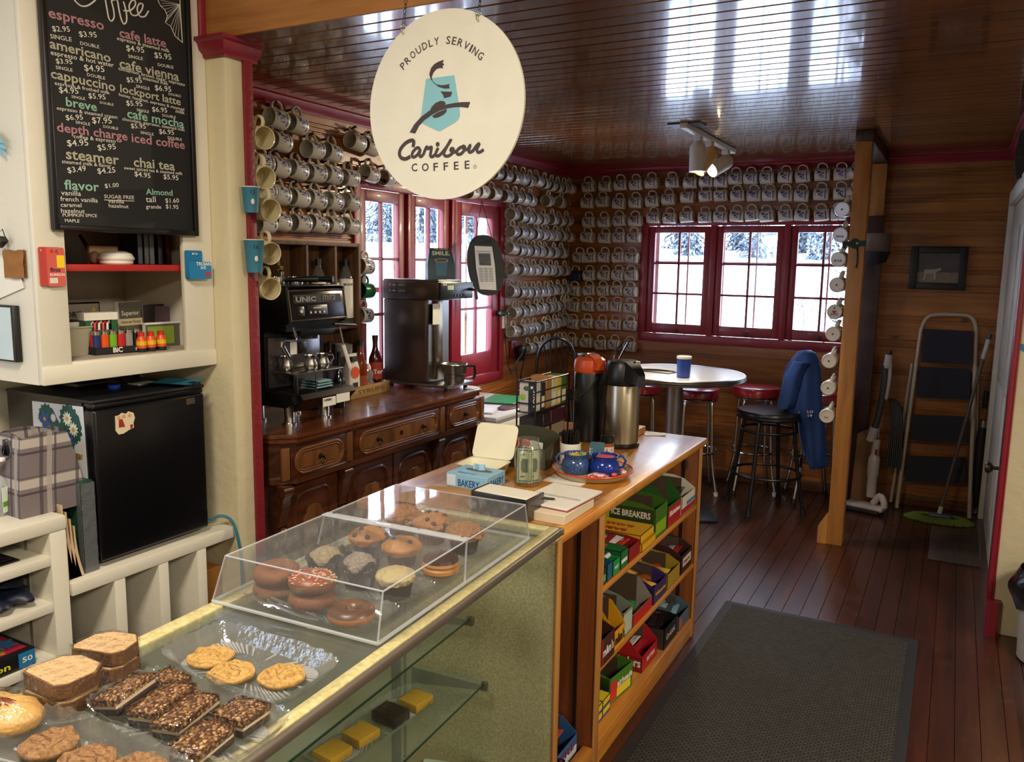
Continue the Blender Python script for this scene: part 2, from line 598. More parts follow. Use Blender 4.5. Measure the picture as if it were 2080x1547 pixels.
DY = (4.24, 5.98, 2.0)              # door opening in the alcove side wall: y0 y1 top
b = MB()
boarding(b, (XA, 5.98), (XA, YB), 0, ZC, (-1, 0))
boarding(b, (XA, YR + 0.1), (XA, DY[1]), DY[2], ZC, (-1, 0))
b.box(XA + 0.012, YR + 0.1, DY[2], XA + 0.1, YB, ZC)
b.box(XA + 0.012, DY[1], 0, XA + 0.1, YB, ZC)
struct(b, 'wall_right', PINE_Y)
b = MB()
b.box(XA - 0.012, YR, 0, 3.1, YR + 0.1, ZC + 0.02, 0.006)
struct(b, 'wall_right_front', PLASTER)
b = MB()
b.box(2.96, -3.1, 0, 3.1, YR, ZF)
struct(b, 'wall_right_side', PLASTER)
b = MB()
b.box(-3.1, -3.1, 0, 3.1, -3.0, ZF)
struct(b, 'wall_front', PLASTER)
# red crown moulding and corner strips
CROWN = [(0, 0), (0.012, 0), (0.016, 0.012), (0.03, 0.022), (0.038, 0.045), (0.05, 0.05), (0.05, 0.062), (0, 0.062)]
def crown(mb, p0, p1, out, top, m0=0.0, m1=0.0):
 """p0, p1 xy on the wall; out = direction off the wall; m0, m1 lengthen the ends per metre of projection (mitre)"""
 d = (Vector(p1) - Vector(p0)).normalized()
 r = []
 for p, s_ in ((p0, -m0), (p1, m1)):
  r.append([(p[0] + out[0] * a + d.x * s_ * a, p[1] + out[1] * a + d.y * s_ * a, top - 0.062 + h) for a, h in CROWN])
 mb.loft(r)
b = MB()
crown(b, (XL, YP1), (XL, YB), (1, 0), ZC, 0, -1)
struct(b, 'trim_2', RED)
b = MB()
crown(b, (XL, YB), (XA, YB), (0, -1), ZC, -1, -1)
struct(b, 'trim_3', RED)
b = MB()
crown(b, (-2.38, YP0), (XP, YP0), (0, -1), ZC, 0, 1)
crown(b, (XP, YP0), (XP, YP1 + 0.03), (1, 0), ZC, 1, 0)
struct(b, 'trim_4', RED)
b = MB()
b.box(XP, YP1 - 0.035, 0, XP + 0.014, YP1 + 0.006, ZC - 0.05, 0.004)
struct(b, 'trim_5', REDWORN)
b = MB()
b.box(-2.395, YP0 - 0.03, ZC - 0.01, -2.36, YP0, ZF, 0.006)
struct(b, 'trim_6', RED)
b = MB()
b.box(XA - 0.03, YR - 0.012, 0.14, XA - 0.012, YR + 0.1, ZC, 0.003)
b.box(XA - 0.012, YR - 0.012, 0.14, XA - 0.004, YR, ZC, 0.002)
struct(b, 'trim_7', RED)
b = MB()
b.prism([(XA - 0.03, YR), (XA + 0.025, YR), (XA + 0.025, YR - 0.03), (XA + 0.012, YR - 0.05), (XA - 0.017, YR - 0.05), (XA - 0.03, YR - 0.03)], 0.16)
struct(b, 'trim_8', RED)
crown_b = MB()
crown(crown_b, (XA, YR + 0.1), (XA, YB), (-1, 0), ZC, 0, -1)
struct(crown_b, 'trim_9', RED)
b = MB()
b.box(XL + 0.0, YB - 0.016, 0, XA, YB - 0.001, 0.07, 0.004)
struct(b, 'baseboard_back', wood('4a2812', '6e4220', 'X', 0.45))
# ---------------------------------------------------------------- windows
LATCH = mat('5a1a20', 0.4, 0.3)
def sash(root, M, w, h, rail, bottom, cols, rows, name='sash'):
 """a sash in its own plane: x across, z up, y depth"""
 m = MB(M)
 t = 0.035
 m.box(0, 0, 0, rail, t, h, 0.004)
 m.box(w - rail, 0, 0, w, t, h, 0.004)
 m.box(rail, 0, 0, w - rail, t, bottom, 0.004)
 m.box(rail, 0, h - rail, w - rail, t, h, 0.004)
 gw, gh = w - 2 * rail, h - rail - bottom
 for k in range(1, cols):
  xx = rail + gw * k / cols
  m.box(xx - 0.008, 0.006, bottom, xx + 0.008, t - 0.006, h - rail, 0.002, 1)
 for k in range(1, rows):
  zz = bottom + gh * k / rows
  m.box(rail, 0.006, zz - 0.008, w - rail, t - 0.006, zz + 0.008, 0.002, 1)
 s_ = m.obj(name, RED, root)
 g = MB(M)
 g.box(rail - 0.004, t / 2 - 0.002, bottom - 0.004, w - rail + 0.004, t / 2 + 0.002, h - rail + 0.004)
 g.obj('pane', GLASS, s_)
 return s_
w1 = struct_root('window_1')
b = MB()
y0, y1, z0, z1 = LW
b.box(XL - 0.02, y0 - 0.05, z0 - 0.05, XL + 0.014, y0 + 0.01, z1 + 0.05, 0.004)
b.box(XL - 0.02, y1 - 0.01, z0 - 0.05, XL + 0.014, y1 + 0.05, z1 + 0.05, 0.004)
b.box(XL - 0.02, y0 + 0.01, z1 - 0.01, XL + 0.014, y1 - 0.01, z1 + 0.05, 0.004)
b.box(XL - 0.02, y0 + 0.01, z0 - 0.05, XL + 0.014, y1 - 0.01, z0 + 0.01, 0.004)
for ym in (3.895, 4.36):
 b.box(XL - 0.06, ym - 0.02, z0, XL + 0.008, ym + 0.02, z1, 0.003)
for ya, yb in ((y0, y0 + 0.012), (y1 - 0.012, y1)):
 b.box(XL - 0.1, ya, z0, XL - 0.02, yb, z1)
b.obj('frame', RED, w1)
for ya, yb, dx in ((3.455, 3.875, 0), (3.915, 4.34, 0), (4.38, 4.945, 0.012)):
 # sash x runs along +Y, its depth goes to -X
 M_ = frame((XL - 0.012 + dx, ya, z0 + 0.012), (0, 1, 0), (-1, 0, 0), (0, 0, 1))
 sash(w1, M_, yb - ya, z1 - z0 - 0.024, 0.062 if dx == 0 else 0.085, 0.15, 2, 3)
b = MB()
for ya in (3.47, 3.93, 4.4):
 b.box(XL - 0.15, ya, z0, XL - 0.14, ya + 0.03, z1)
 b.box(XL - 0.15, ya + 0.33, z0, XL - 0.14, ya + 0.36, z1)
b.box(XL - 0.15, y0, 1.42, XL - 0.14, y1, 1.45)
b.obj('storm_sash', WHITE_PAINT, w1)
w2 = struct_root('window_2')
b = MB()
x0, x1, z0, z1 = BWX
b.box(x0 - 0.045, YB - 0.014, z0 - 0.05, x0 + 0.01, YB + 0.02, z1 + 0.05, 0.004)
b.box(x1 - 0.01, YB - 0.014, z0 - 0.05, x1 + 0.045, YB + 0.02, z1 + 0.05, 0.004)
b.box(x0 + 0.01, YB - 0.014, z1 - 0.01, x1 - 0.01, YB + 0.02, z1 + 0.05, 0.004)
b.box(x0 - 0.01, YB - 0.03, z0 - 0.05, x1 - 0.01, YB + 0.02, z0 + 0.012, 0.004)
for xm in (at(1446, 560, 'Y', YB).x, at(1595, 560, 'Y', YB).x):
 b.box(xm - 0.022, YB - 0.012, z0, xm + 0.022, YB + 0.06, z1, 0.003)
for xa, xb in ((x0, x0 + 0.012), (x1 - 0.012, x1)):
 b.box(xa, YB + 0.02, z0, xb, YB + 0.1, z1)
b.obj('frame', RED, w2)
xm1, xm2 = at(1446, 560, 'Y', YB).x, at(1595, 560, 'Y', YB).x
for xa, xb in ((x0 + 0.014, xm1 - 0.024), (xm1 + 0.024, xm2 - 0.024), (xm2 + 0.024, x1 - 0.014)):
 M_ = frame((xa, YB + 0.004, z0 + 0.014), (1, 0, 0), (0, 1, 0), (0, 0, 1))
 sash(w2, M_, xb - xa, z1 - z0 - 0.028, 0.048, 0.075, 2, 3)
 l = MB()
 xc = (xa + xb) / 2
 l.box(xc - 0.02, YB - 0.006, z0 + 0.03, xc + 0.02, YB + 0.004, z0 + 0.055, 0.003)
 l.torus(0.011, 0.003, TR(xc + 0.012, YB - 0.008, z0 + 0.03) @ RX(PI / 2), 14, 6)
 l.obj('latch', LATCH, w2)
b = MB()
for xa, xb in ((x0, xm1), (xm1, xm2), (xm2, x1)):
 b.box(xa + 0.02, YB + 0.15, z0, xa + 0.05, YB + 0.16, z1)
 b.box((xa + xb) / 2 + 0.02, YB + 0.15, z0, (xa + xb) / 2 + 0.032, YB + 0.16, z1)
b.box(x0, YB + 0.15, 1.62, x1, YB + 0.16, 1.635)
b.obj('storm_sash', mat('b8a9ad', 0.5), w2)
# ---------------------------------------------------------------- door in the alcove side wall
d1 = struct_root('door_1')
b = MB()
b.box(XA - 0.018, DY[0] - 0.1, 0, XA + 0.012, DY[0], DY[2] + 0.09, 0.004)
b.box(XA - 0.018, DY[1] - 0.0, 0, XA + 0.012, DY[1] + 0.09, DY[2] + 0.09, 0.004)
b.box(XA - 0.018, DY[0], DY[2], XA + 0.012, DY[1], DY[2] + 0.09, 0.004)
b.obj('casing', WHITE_PAINT, d1)
b = MB()
b.box(XA + 0.012, DY[0] + 0.003, 0.01, XA + 0.05, DY[1] - 0.003, DY[2] - 0.003, 0.003)
for za, zb in ((0.2, 0.95), (1.05, 1.85)):
 for ya, yb in ((DY[0] + 0.12, DY[0] + 0.78), (DY[0] + 0.95, DY[1] - 0.12)):
  b.box(XA + 0.004, ya, za, XA + 0.014, yb, zb, 0.004)
lf = b.obj('leaf', mat('cfc8b8', 0.5, 0, 0.06, 5, 0.15), d1)
b = MB()
K = at(2030, 895, 'X', XA)
kn = MB(frame((XA - 0.018, 4.20, 0.72), (0, 1, 0), (0, 0, 1), (-1, 0, 0)))
kn.lathe([(0.024, 0), (0.024, 0.004), (0.009, 0.006), (0.008, 0.03), (0.018, 0.036), (0.026, 0.046), (0.026, 0.056), (0.018, 0.064), (0.001, 0.066)], 20)
kn.obj('knob', mat('4a4034', 0.35, 0.8), d1)
b.box(-0.02, 4.95, 0.0, XA - 0.02, 5.62, 0.012, 0.003)
solo(b, 'threshold_board', wood('2b2019', '4a382c', 'Y', 0.5, wear='5a4a3e'), 'worn dark board lying on the floor along the white door casing', 'board')
# ---------------------------------------------------------------- outside: snow, trees
SNOW = mat('eef2f8', 0.8, 0, 0.02, 0.5)
def snow_h(x, y):
 d = max(0.0, math.hypot(min(0, x + 3) * 0.9, max(0, y - 6.3)) - 5)
 t = min(1, d / 20.0)
 return -0.45 + 2.7 * t * t * (3 - 2 * t) + 0.5 * nz3((x * 0.11, y * 0.11, 3.1)) * t + 0.08 * nz3((x * 0.5, y * 0.5, 0))
b = MB()
b.grid(lambda u, v: (-46 + 66 * u, 6.32 + 44 * v, snow_h(-46 + 66 * u, 6.32 + 44 * v)), 66, 44)
struct(b, 'snow_ground', SNOW)
b = MB()
b.grid(lambda u, v: (-46 + 42.95 * u, -14 + 20.32 * v, snow_h(-46 + 42.95 * u, -14 + 20.32 * v)), 44, 22)
struct(b, 'snow_ground_side', SNOW)
NEEDLE = mat('6e7a88', 0.9, 0, 0.45, 2)
BARK = mat('4a4340', 0.9, 0, 0.3, 6)
def conifer(h, seed):
 r_ = random.Random(seed)
 t = thing('conifer_tree', '', 'tree')
 m = MB()
 m.cyl((0, 0, -0.3), (0, 0, h * 0.9), 0.16, 0.03, 8)
 m.obj('trunk', BARK, t)
 m = MB()
 for k in range(2600):
  q = r_.random() ** 1.3
  z = h * (0.01 + 0.97 * q)
  R0 = (h * 0.112 * (1 - q) ** 0.8 + 0.08) * math.sqrt(r_.uniform(0.15, 1))
  a = r_.uniform(0, 2 * PI)
  d = Vector((math.cos(a), math.sin(a), 0))
  p = d * R0 * 0.8 + Vector((0, 0, z))
  w_ = Vector((-d.y, d.x, 0)) * r_.uniform(0.03, 0.08)
  m.sheet([p - w_, p + w_, p + d * r_.uniform(0.1, 0.26) + Vector((0, 0, r_.uniform(-0.2, 0.06)))])
 m.obj('needles', NEEDLE, t, sharp=10)
 return t
tree0 = [conifer(7.2, 1), conifer(6.3, 2), conifer(7.6, 3)]
spots = []
for i in range(30):
 xx = -23 + (i % 15) * 2.15 + 1.07 * (i // 15) + rnd.uniform(-0.03, 0.03)
 spots.append((xx, 27 + 2.3 * (i // 15) + rnd.uniform(-0.05, 0.05), 'back'))
for i in range(24):
 yy = 6.5 + (i % 12) * 2.15 + 1.07 * (i // 12) + rnd.uniform(-0.03, 0.03)
 spots.append((-24.5 - 2.3 * (i // 12) + rnd.uniform(-0.05, 0.05), yy, 'side'))
for i, (xx, yy, k) in enumerate(spots):
 lab = 'dark conifer in the snowy wood seen through the triple window' if k == 'back' else 'dark conifer in the snowy wood seen through the tall side windows'
 gr = 'conifers behind the triple window' if k == 'back' else 'conifers outside the side windows'
 if i < 3:
  o = tree0[i]
  o.location = (xx, yy, snow_h(xx, yy))
  o['label'], o['group'] = lab, gr
 else:
  o = dup(tree0[i % 3], (xx, yy, snow_h(xx, yy) - 0.1), (0, 0, rnd.uniform(0, 6)), lab, gr)
  s_ = rnd.uniform(0.9, 1.0)
  o.scale = (s_, s_, s_)
def bush(seed, h, n):
 r_ = random.Random(seed)
 m = MB()
 def branch(p, d, l, rad, depth):
  q = p + d * l
  m.tube([p, (p + q) / 2 + Vector((r_.uniform(-.04, .04), r_.uniform(-.04, .04), 0)) * l, q], [rad, rad * 0.8, rad * 0.55], 4)
  if depth:
   for _ in range(3):
    branch(p + d * l * r_.uniform(0.45, 1.0), (d + Vector((r_.uniform(-.7, .7), r_.uniform(-.7, .7), r_.uniform(-.1, .5)))).normalized(), l * 0.62, rad * 0.55, depth - 1)
 for _ in range(n):
  branch(Vector((r_.uniform(-.3, .3), r_.uniform(-.3, .3), -0.1)), Vector((r_.uniform(-.35, .35), r_.uniform(-.35, .35), 1)).normalized(), h * 0.42, 0.014, 3)
 return m
TWIG = mat('6a6068', 0.9)
for i, (px_, yy, lab) in enumerate(((1640, 11.5, 'bare leafless shrub outside the right pane of the triple window'), (1712, 8.6, 'bare leafless shrub close outside, nearest the pine post'))):
 P_ = at(px_, 640, 'Y', yy)
 solo(bush(i + 5, 2.6, 7).obj if False else bush(i + 5, 2.6, 6), 'bare_shrub', TWIG, lab, 'shrub').location.z
 o = bpy.context.scene.objects[-1] if False else [q for q in bpy.data.objects if q.name.startswith('bare_shrub')][-1]
 o.location = (P_.x, yy, snow_h(P_.x, yy) - 0.05)
yl = 15.0
P_ = at(1563, 520, 'Y', yl)
t = thing('yard_lamp', 'yard lamp with a white globe on a thin post in the snow', 'lamp post', (P_.x, yl, snow_h(P_.x, yl) - 0.1))
m = MB()
m.cyl((0, 0, 0), (0, 0, P_.z - t.location.z), 0.05, 0.04, 10)
m.obj('post', mat('7f8a94', 0.5), t)
m = MB()
zt = at(1563, 489, 'Y', yl).z - t.location.z
m.ball((0, 0, zt), 0.11)
m.obj('globe', mat('f2f2f2', 0.3), t)
m = MB()
m.lathe([(0.1, zt + 0.1), (0.12, zt + 0.14), (0.05, zt + 0.24)], 14)
m.obj('cap', mat('3a3f46', 0.5), t)
# ---------------------------------------------------------------- white built-in cabinet with the menu board
XC = -2.37
CY0, CY1, CZ0 = 1.447, 2.098, 1.215
OY0, OY1, OZ0, OZ1 = 1.543, 1.972, 1.278, 1.9
BLACK = mat('0c0c0e', 0.35)
BLACKM = mat('101012', 0.6)
CHROME = mat('c9c9c9', 0.18, 1.0, 0.03)
STEEL = mat('9c9a96', 0.3, 1.0, 0.05)
STEEL_D = mat('4a4646', 0.32, 1.0, 0.08)
WHITE = mat('e6e2d6', 0.45)
PAPER = mat('e4e0d4', 0.7)
CREAM = mat('ddd2b4', 0.35)
INK = mat('1b1716', 0.6)
t = thing('wall_cabinet', 'white built-in wall cabinet with open shelves behind the menu board', 'cabinet', (XC, CY0, CZ0))
b = MB()
b.box(XC - 0.02, CY0, CZ0, XC, OY0, ZF - 0.003, 0.004)
b.box(XC - 0.02, OY1, CZ0, XC, CY1, ZF - 0.003, 0.004)
b.box(XC - 0.02, OY0, CZ0, XC, OY1, OZ0, 0.004)
b.box(XC - 0.02, OY0, OZ1, XC, OY1, ZF - 0.003, 0.004)
b.box(XC - 0.002, CY0, CZ0, XC + 0.004, CY1, CZ0 + 0.055, 0.002)
b.obj('face_frame', WHITE_PAINT, t, True)
b = MB()
b.box(-2.845, CY0, CZ0, XC - 0.02, CY0 + 0.02, ZF - 0.003)
b.obj('side_panel', WHITE_PAINT, t, True)
b = MB()
b.box(-2.845, CY1 - 0.02, CZ0, XC - 0.02, CY1, ZF - 0.003)
b.obj('side_panel', WHITE_PAINT, t, True)
b = MB()
b.box(-2.845, CY0 + 0.02, CZ0, XC - 0.02, CY1 - 0.02, OZ0)
b.box(-2.845, CY0 + 0.02, OZ0, -2.83, CY1 - 0.02, ZF - 0.003)
b.box(-2.83, CY0 + 0.02, OZ1 + 0.02, XC - 0.02, CY1 - 0.02, OZ1 + 0.04)
b.obj('carcass', mat('b5aa98', 0.6, 0, 0.1, 6), t, True)
b = MB()
b.box(-2.83, CY0 + 0.02, 1.553, XC - 0.03, CY1 - 0.02, 1.575, 0.003)
b.obj('shelf', mat('b02c26', 0.45), t, True)
ZS1 = 1.575                                       # red shelf top
# menu board
XBB = XC + 0.004
bl, br, tr, tl = at(107, 467, 'X', XBB), at(397, 473, 'X', XBB), at(375, 0, 'X', XBB), at(78, 0, 'X', XBB)
BY0, BY1, BZ0, BZ1 = 1.497, 2.022, 1.675, 2.52
t = thing('menu_board', 'black chalk style menu board listing espresso drinks in pastel lettering', 'menu board', (XBB, (BY0 + BY1) / 2, BZ0))
b = MB()
fw_ = 0.018
b.box(XBB, BY0, BZ0, XBB + 0.022, BY0 + fw_, BZ1, 0.004)
b.box(XBB, BY1 - fw_, BZ0, XBB + 0.022, BY1, BZ1, 0.004)
b.box(XBB, BY0 + fw_, BZ0, XBB + 0.022, BY1 - fw_, BZ0 + fw_, 0.004)
b.box(XBB, BY0 + fw_, BZ1 - fw_, XBB + 0.022, BY1 - fw_, BZ1, 0.004)
b.obj('frame', BLACK, t, True)
b = MB()
b.box(XBB, BY0 + fw_, BZ0 + fw_, XBB + 0.01, BY1 - fw_, BZ1 - fw_)
b.obj('slate', mat('121214', 0.55, 0, 0.2, 4), t, True)
XT = XBB + 0.0104
S_ = 480 / 1547
def mpt(x, y):
 return at(x * S_, y * S_, 'X', XT)
MENU = {
 'pink': ('a87880', 0.03, [('espresso', 318, 112, 682, 198), ('depth charge', 373, 858, 835, 920), ('cafe latte', 782, 240, 1088, 312), ('iced coffee', 862, 928, 1210, 975)]),
 'tan': ('aaa690', 0.03, [('americano', 325, 312, 725, 408), ('cappuccino', 332, 508, 755, 598), ('steamer', 432, 1038, 780, 1078), ('cafe vienna', 782, 442, 1172, 532), ('lockport latte', 787, 602, 1183, 690), ('chai tea', 875, 1088, 1145, 1116)]),
 'green': ('86b29e', 0.03, [('breve', 432, 692, 635, 728), ('flavor', 422, 1238, 650, 1252), ('cafe mocha', 832, 768, 1205, 840), ('Almond', 955, 1272, 1130, 1280)]),
 'white': ('d6d2c6', 0.006, [
  ('$2.95', 345, 205, 460, 208), ('$3.95', 520, 240, 635, 245), ('SINGLE', 330, 250, 470, 272), ('DOUBLE', 525, 292, 650, 318),
  ('espresso & hot water', 332, 357, 745, 440), ('$3.95', 368, 415, 475, 420), ('$4.95', 553, 462, 685, 472), ('SINGLE', 365, 450, 475, 470), ('DOUBLE', 570, 497, 688, 522),
  ('espresso & frothed milk', 358, 554, 718, 618), ('$4.95', 388, 606, 515, 614), ('$5.95', 580, 642, 692, 652), ('SINGLE', 468, 640, 557, 655), ('DOUBLE', 653, 677, 743, 693),
  ('espresso & steamed cream', 372, 717, 768, 778), ('$6.95', 433, 786, 545, 782), ('$7.95', 605, 806, 733, 808), ('SINGLE', 495, 808, 590, 822), ('DOUBLE', 676, 835, 773, 850),
  ('coffee & espresso', 482, 903, 757, 935), ('$4.95', 442, 957, 580, 952), ('$5.95', 642, 985, 760, 975), ('steamed milk & flavor', 405, 1067, 728, 1097),
  ('$3.49', 445, 1132, 565, 1117), ('$4.25', 640, 1137, 757, 1128), ('$1.00', 688, 1230, 778, 1222),
  ('vanilla', 400, 1276, 530, 1282), ('french vanilla', 395, 1314, 640, 1325), ('caramel', 398, 1352, 533, 1356), ('hazelnut', 400, 1392, 555, 1396), ('PUMPKIN SPICE', 410, 1417, 635, 1421), ('MAPLE', 425, 1452, 520, 1456),
  ('SUGAR FREE', 682, 1296, 878, 1304), ('vanilla', 708, 1327, 812, 1331), ('hazelnut', 712, 1357, 842, 1363),
  ('tall', 955, 1322, 1020, 1323), ('$1.60', 1083, 1326, 1172, 1326), ('grande', 955, 1363, 1055, 1366), ('$1.95', 1085, 1363, 1168, 1368),
  ('espresso & steamed milk', 765, 260, 1110, 345), ('$4.95', 828, 332, 945, 346), ('$5.95', 1012, 377, 1123, 392), ('SINGLE', 840, 377, 935, 394), ('DOUBLE', 1033, 432, 1135, 450),
  ('cinnamon, brown sugar, espresso', 775, 457, 1210, 565), ('& steamed milk', 905, 512, 1100, 560), ('$5.95', 830, 537, 930, 542), ('$6.95', 1015, 590, 1122, 602), ('SINGLE', 890, 573, 980, 590), ('DOUBLE', 1103, 622, 1183, 637),
  ('honey, hazelnut, espresso & steamed', 778, 627, 1205, 725), ('milk', 1150, 737, 1208, 749), ('$5.95', 828, 690, 933, 696), ('$6.95', 997, 730, 1095, 737), ('SINGLE', 895, 726, 975, 740), ('DOUBLE', 1062, 762, 1150, 776),
  ('chocolate, espresso, steamed milk', 800, 787, 1210, 860), ('$5.95', 858, 838, 955, 842), ('$6.95', 1042, 875, 1140, 882), ('SINGLE', 920, 875, 1005, 888), ('DOUBLE', 1098, 908, 1190, 922),
  ('sweet spiced tea & steamed milk', 812, 1107, 1195, 1145), ('$4.95', 880, 1152, 985, 1166), ('$5.95', 1070, 1170, 1168, 1180)]),
}
for nm, (colr, bold, rows) in MENU.items():
 for body, xa, ya, xb, yb in rows:
  b = MB()
  b.text(body, mpt(xa, ya), mpt(xb, yb), (0, 0, 1), None, bold * 0.6, flat=0.82)
  b.obj('lettering', mat(colr, 0.7), t, True)
b = MB()
b.tube([mpt(682, 1308), mpt(878, 1316)], 0.0012, 5)
b.obj('underline', mat('d6d2c6', 0.7), t, True)
b = MB()
for st in ([(470, -30), (495, 10), (530, 38), (570, 38), (612, 12), (640, -20)], [(688, -10), (700, 60), (712, 120), (730, 138), (746, 112), (742, 60), (728, 5)],
           [(728, 5), (765, 0), (778, 60), (792, 120), (810, 157), (828, 138), (826, 80), (808, 10)],
           [(808, 70), (850, 70), (882, 40), (885, 8), (862, 5), (845, 45), (862, 95), (895, 100), (925, 70), (935, 30), (912, 25), (898, 60), (915, 105), (948, 108), (972, 72)]):
 b.tube([mpt(*p) for p in smooth_path([(p[0], p[1], 0) for p in st], 6) for p in [(p[0], p[1])]], 0.0024, 6)
ed = [(1030, -5), (1052, 40), (1078, 62), (1096, 105), (1082, 148), (1118, 172), (1145, 235), (1196, 280)]
b.tube([mpt(*p) for p in ed], 0.0014, 5)
b.tube([mpt(1178, -10), mpt(1182, 120), mpt(1194, 278)], 0.0014, 5)
for p in ed + [(1062, 20), (1088, 85), (1092, 125), (1130, 205), (1165, 260)]:
 b.tube([mpt(1180, 30), mpt(*p)], 0.0006, 4)
b.obj('drawn_flourish', mat('d6d2c6', 0.7), t, True)
# carded packs hanging on nails on the face frame
def card(name, label, cat, px0, px1, col, thick, texts, group=None):
 """rectangular pack between two pixels (top left, bottom right) on the face frame"""
 a, c = at(*px0, 'X', XC + 0.012), at(*px1, 'X', XC + 0.012)
 y0_, y1_, z0_, z1_ = a.y, c.y, c.z, a.z
 t = thing(name, label, cat, (XC + 0.008, (y0_ + y1_) / 2, z0_), 0, group)
 m = MB(frame((XC + 0.006, y0_, z0_), (0, 1, 0), (0, 0, 1), (1, 0, 0)))
 m.prism(rrect(y1_ - y0_, z1_ - z0_, 0.006, 4, (y1_ - y0_) / 2, (z1_ - z0_) / 2), thick)
 m.obj('pack', mat(col, 0.4), t, True)
 for nm, cc, items in texts:
  m = MB()
  for it in items:
   if isinstance(it[0], str):
    m.text(it[0], (XC + 0.0065 + thick, y0_ + it[1] * (y1_ - y0_), z0_ + it[3] * (z1_ - z0_)), (XC + 0.0065 + thick, y0_ + it[2] * (y1_ - y0_), z0_ + it[3] * (z1_ - z0_)), (0, 0, 1), None, 0.02)
   else:
    m.box(XC + 0.006 + thick, y0_ + it[0] * (y1_ - y0_), z0_ + it[1] * (z1_ - z0_), XC + 0.0064 + thick, y0_ + it[2] * (y1_ - y0_), z0_ + it[3] * (z1_ - z0_))
  m.obj(nm, mat(cc, 0.5), t, True)
 m = MB()
 m.tube([(XC - 0.002, (y0_ + y1_) / 2, z1_ - 0.012), (XC + 0.02, (y0_ + y1_) / 2, z1_ - 0.012), (XC + 0.022, (y0_ + y1_) / 2, z1_ - 0.006)], 0.0013, 6)
 m.obj('nail', STEEL, t, True)
 return t
card('flint_card', 'red flint card behind the front one on the white cabinet stile', 'flint pack', (79, 501), (128, 580), 'b8433f', 0.003, [('lettering', 'f0e6e0', [('T', .05, .13, .88)])], 'flint cards')
card('flint_card', 'pinkish red card of lighter flints with a yellow tag, in front', 'flint pack', (93, 502), (134, 581), 'cc5c52', 0.007,
     [('yellow_tag', 'f0c818', [(.55, .48, .98, .8)]), ('lettering', '2b1b3a', [('flints', .14, .72, .38)]), ('brand_lettering', 'f4ece6', [('RONSON', .12, .94, .27)]), ('barcode', 'd8d0c4', [(.1, .08, .55, .22)]), ('price_sticker', 'e8502a', [(.02, .8, .28, .9)])], 'flint cards')
card('blue_pack', 'small blue hanging carton on the stile right of the open shelves', 'carton', (377, 508), (413, 560), '1f74a8', 0.004, [('lettering', 'dfe9f0', [(.4, .84, .7, .9)])], 'blue cartons')
card('blue_pack', 'larger blue carton lettered TROJAN in front of the smaller one', 'carton', (378, 531), (424, 566), '2380b4', 0.022,
     [('lettering', 'f2f2ee', [('TROJAN', .3, .96, .78), ('ENZ', .5, .74, .58)]), ('red_shield', 'b03a48', [(.72, .14, .94, .42)])], 'blue cartons')
# things inside the cabinet
ZB = OZ0
P = at(168, 722, 'Z', ZB)
t = thing('bin', 'beige plastic bin holding paper slips on the lower cabinet shelf', 'bin', (P.x - 0.05, P.y, ZB))
b = MB()
pr = [(0.036, 0.0), (0.044, 0.088), (0.047, 0.09), (0.047, 0.095), (0.042, 0.095), (0.035, 0.004), (0.0, 0.004)]
rings = []
for r_, z in pr:
 rings.append([(p[0], p[1], z) for p in rrect(2 * r_ * 1.05, 2 * r_, 0.008, 4)])
b.loft(rings, caps=(True, True))
b.obj('body', mat('a8a28a', 0.5), t)
b = MB()
b.box(-0.02, -0.03, 0.05, -0.018, 0.03, 0.105, M=RY(0.2))
b.box(0.01, -0.02, 0.05, 0.012, 0.03, 0.1, M=RY(-0.15))
b.obj('paper_slips', PAPER, t)
# display tray of lighters
P0, P1 = at(194, 722, 'Z', ZB), at(291, 714, 'Z', ZB)
ang = math.atan2(P1.y - P0.y, P1.x - P0.x)
wid = (P1 - P0).length
t = thing('lighter_tray', 'black cardboard counter tray of lighters on the lower cabinet shelf', 'display tray', P0, ang)
D = 0.075
b = MB()
b.box(0, 0, 0, wid, D, 0.003)
b.box(0, 0, 0, wid, 0.003, 0.024)
b.box(0, D - 0.003, 0, wid, D, 0.03)
b.box(0, 0, 0, 0.003, D, 0.026)
b.box(wid - 0.003, 0, 0, wid, D, 0.026)
b.obj('tray', BLACKM, t)
b = MB()
b.text('BiC', (0.36 * wid, -0.0006, 0.006), (0.56 * wid, -0.0006, 0.006), (0, 0, 1), None, 0.03)
b.obj('lettering', WHITE, t)
b = MB()
b.torus(0.006, 0.0014, TR(0.88 * wid, -0.0006, 0.012) @ RX(PI / 2), 12, 6)
b.obj('recycling_mark', WHITE, t)
LCOL = [('orange', 'e0501c'), ('lime green', '6fae22'), ('red', 'c01f28'), ('grey', '8f8a86'), ('black', '141418'), ('dark blue', '20306a')]
def lighter(col):
 t = thing('lighter', '', 'lighter')
 m = MB()
 m.loft([[(p[0], p[1], z) for p in rrect(0.025, 0.013, 0.006, 4)] for z in (0, 0.062)])
 m.obj('body', mat(col, 0.3), t)
 m = MB()
 m.loft([[(p[0], p[1], z) for p in rrect(0.022, 0.012, 0.005, 4)] for z in (0.062, 0.073)])
 m.cyl((-0.006, -0.004, 0.073), (-0.006, 0.004, 0.073), 0.004, None, 10)
 m.obj('metal_top', CHROME, t)
 return t
first = {}
M_ = Matrix.Translation(P0) @ RZ(ang)
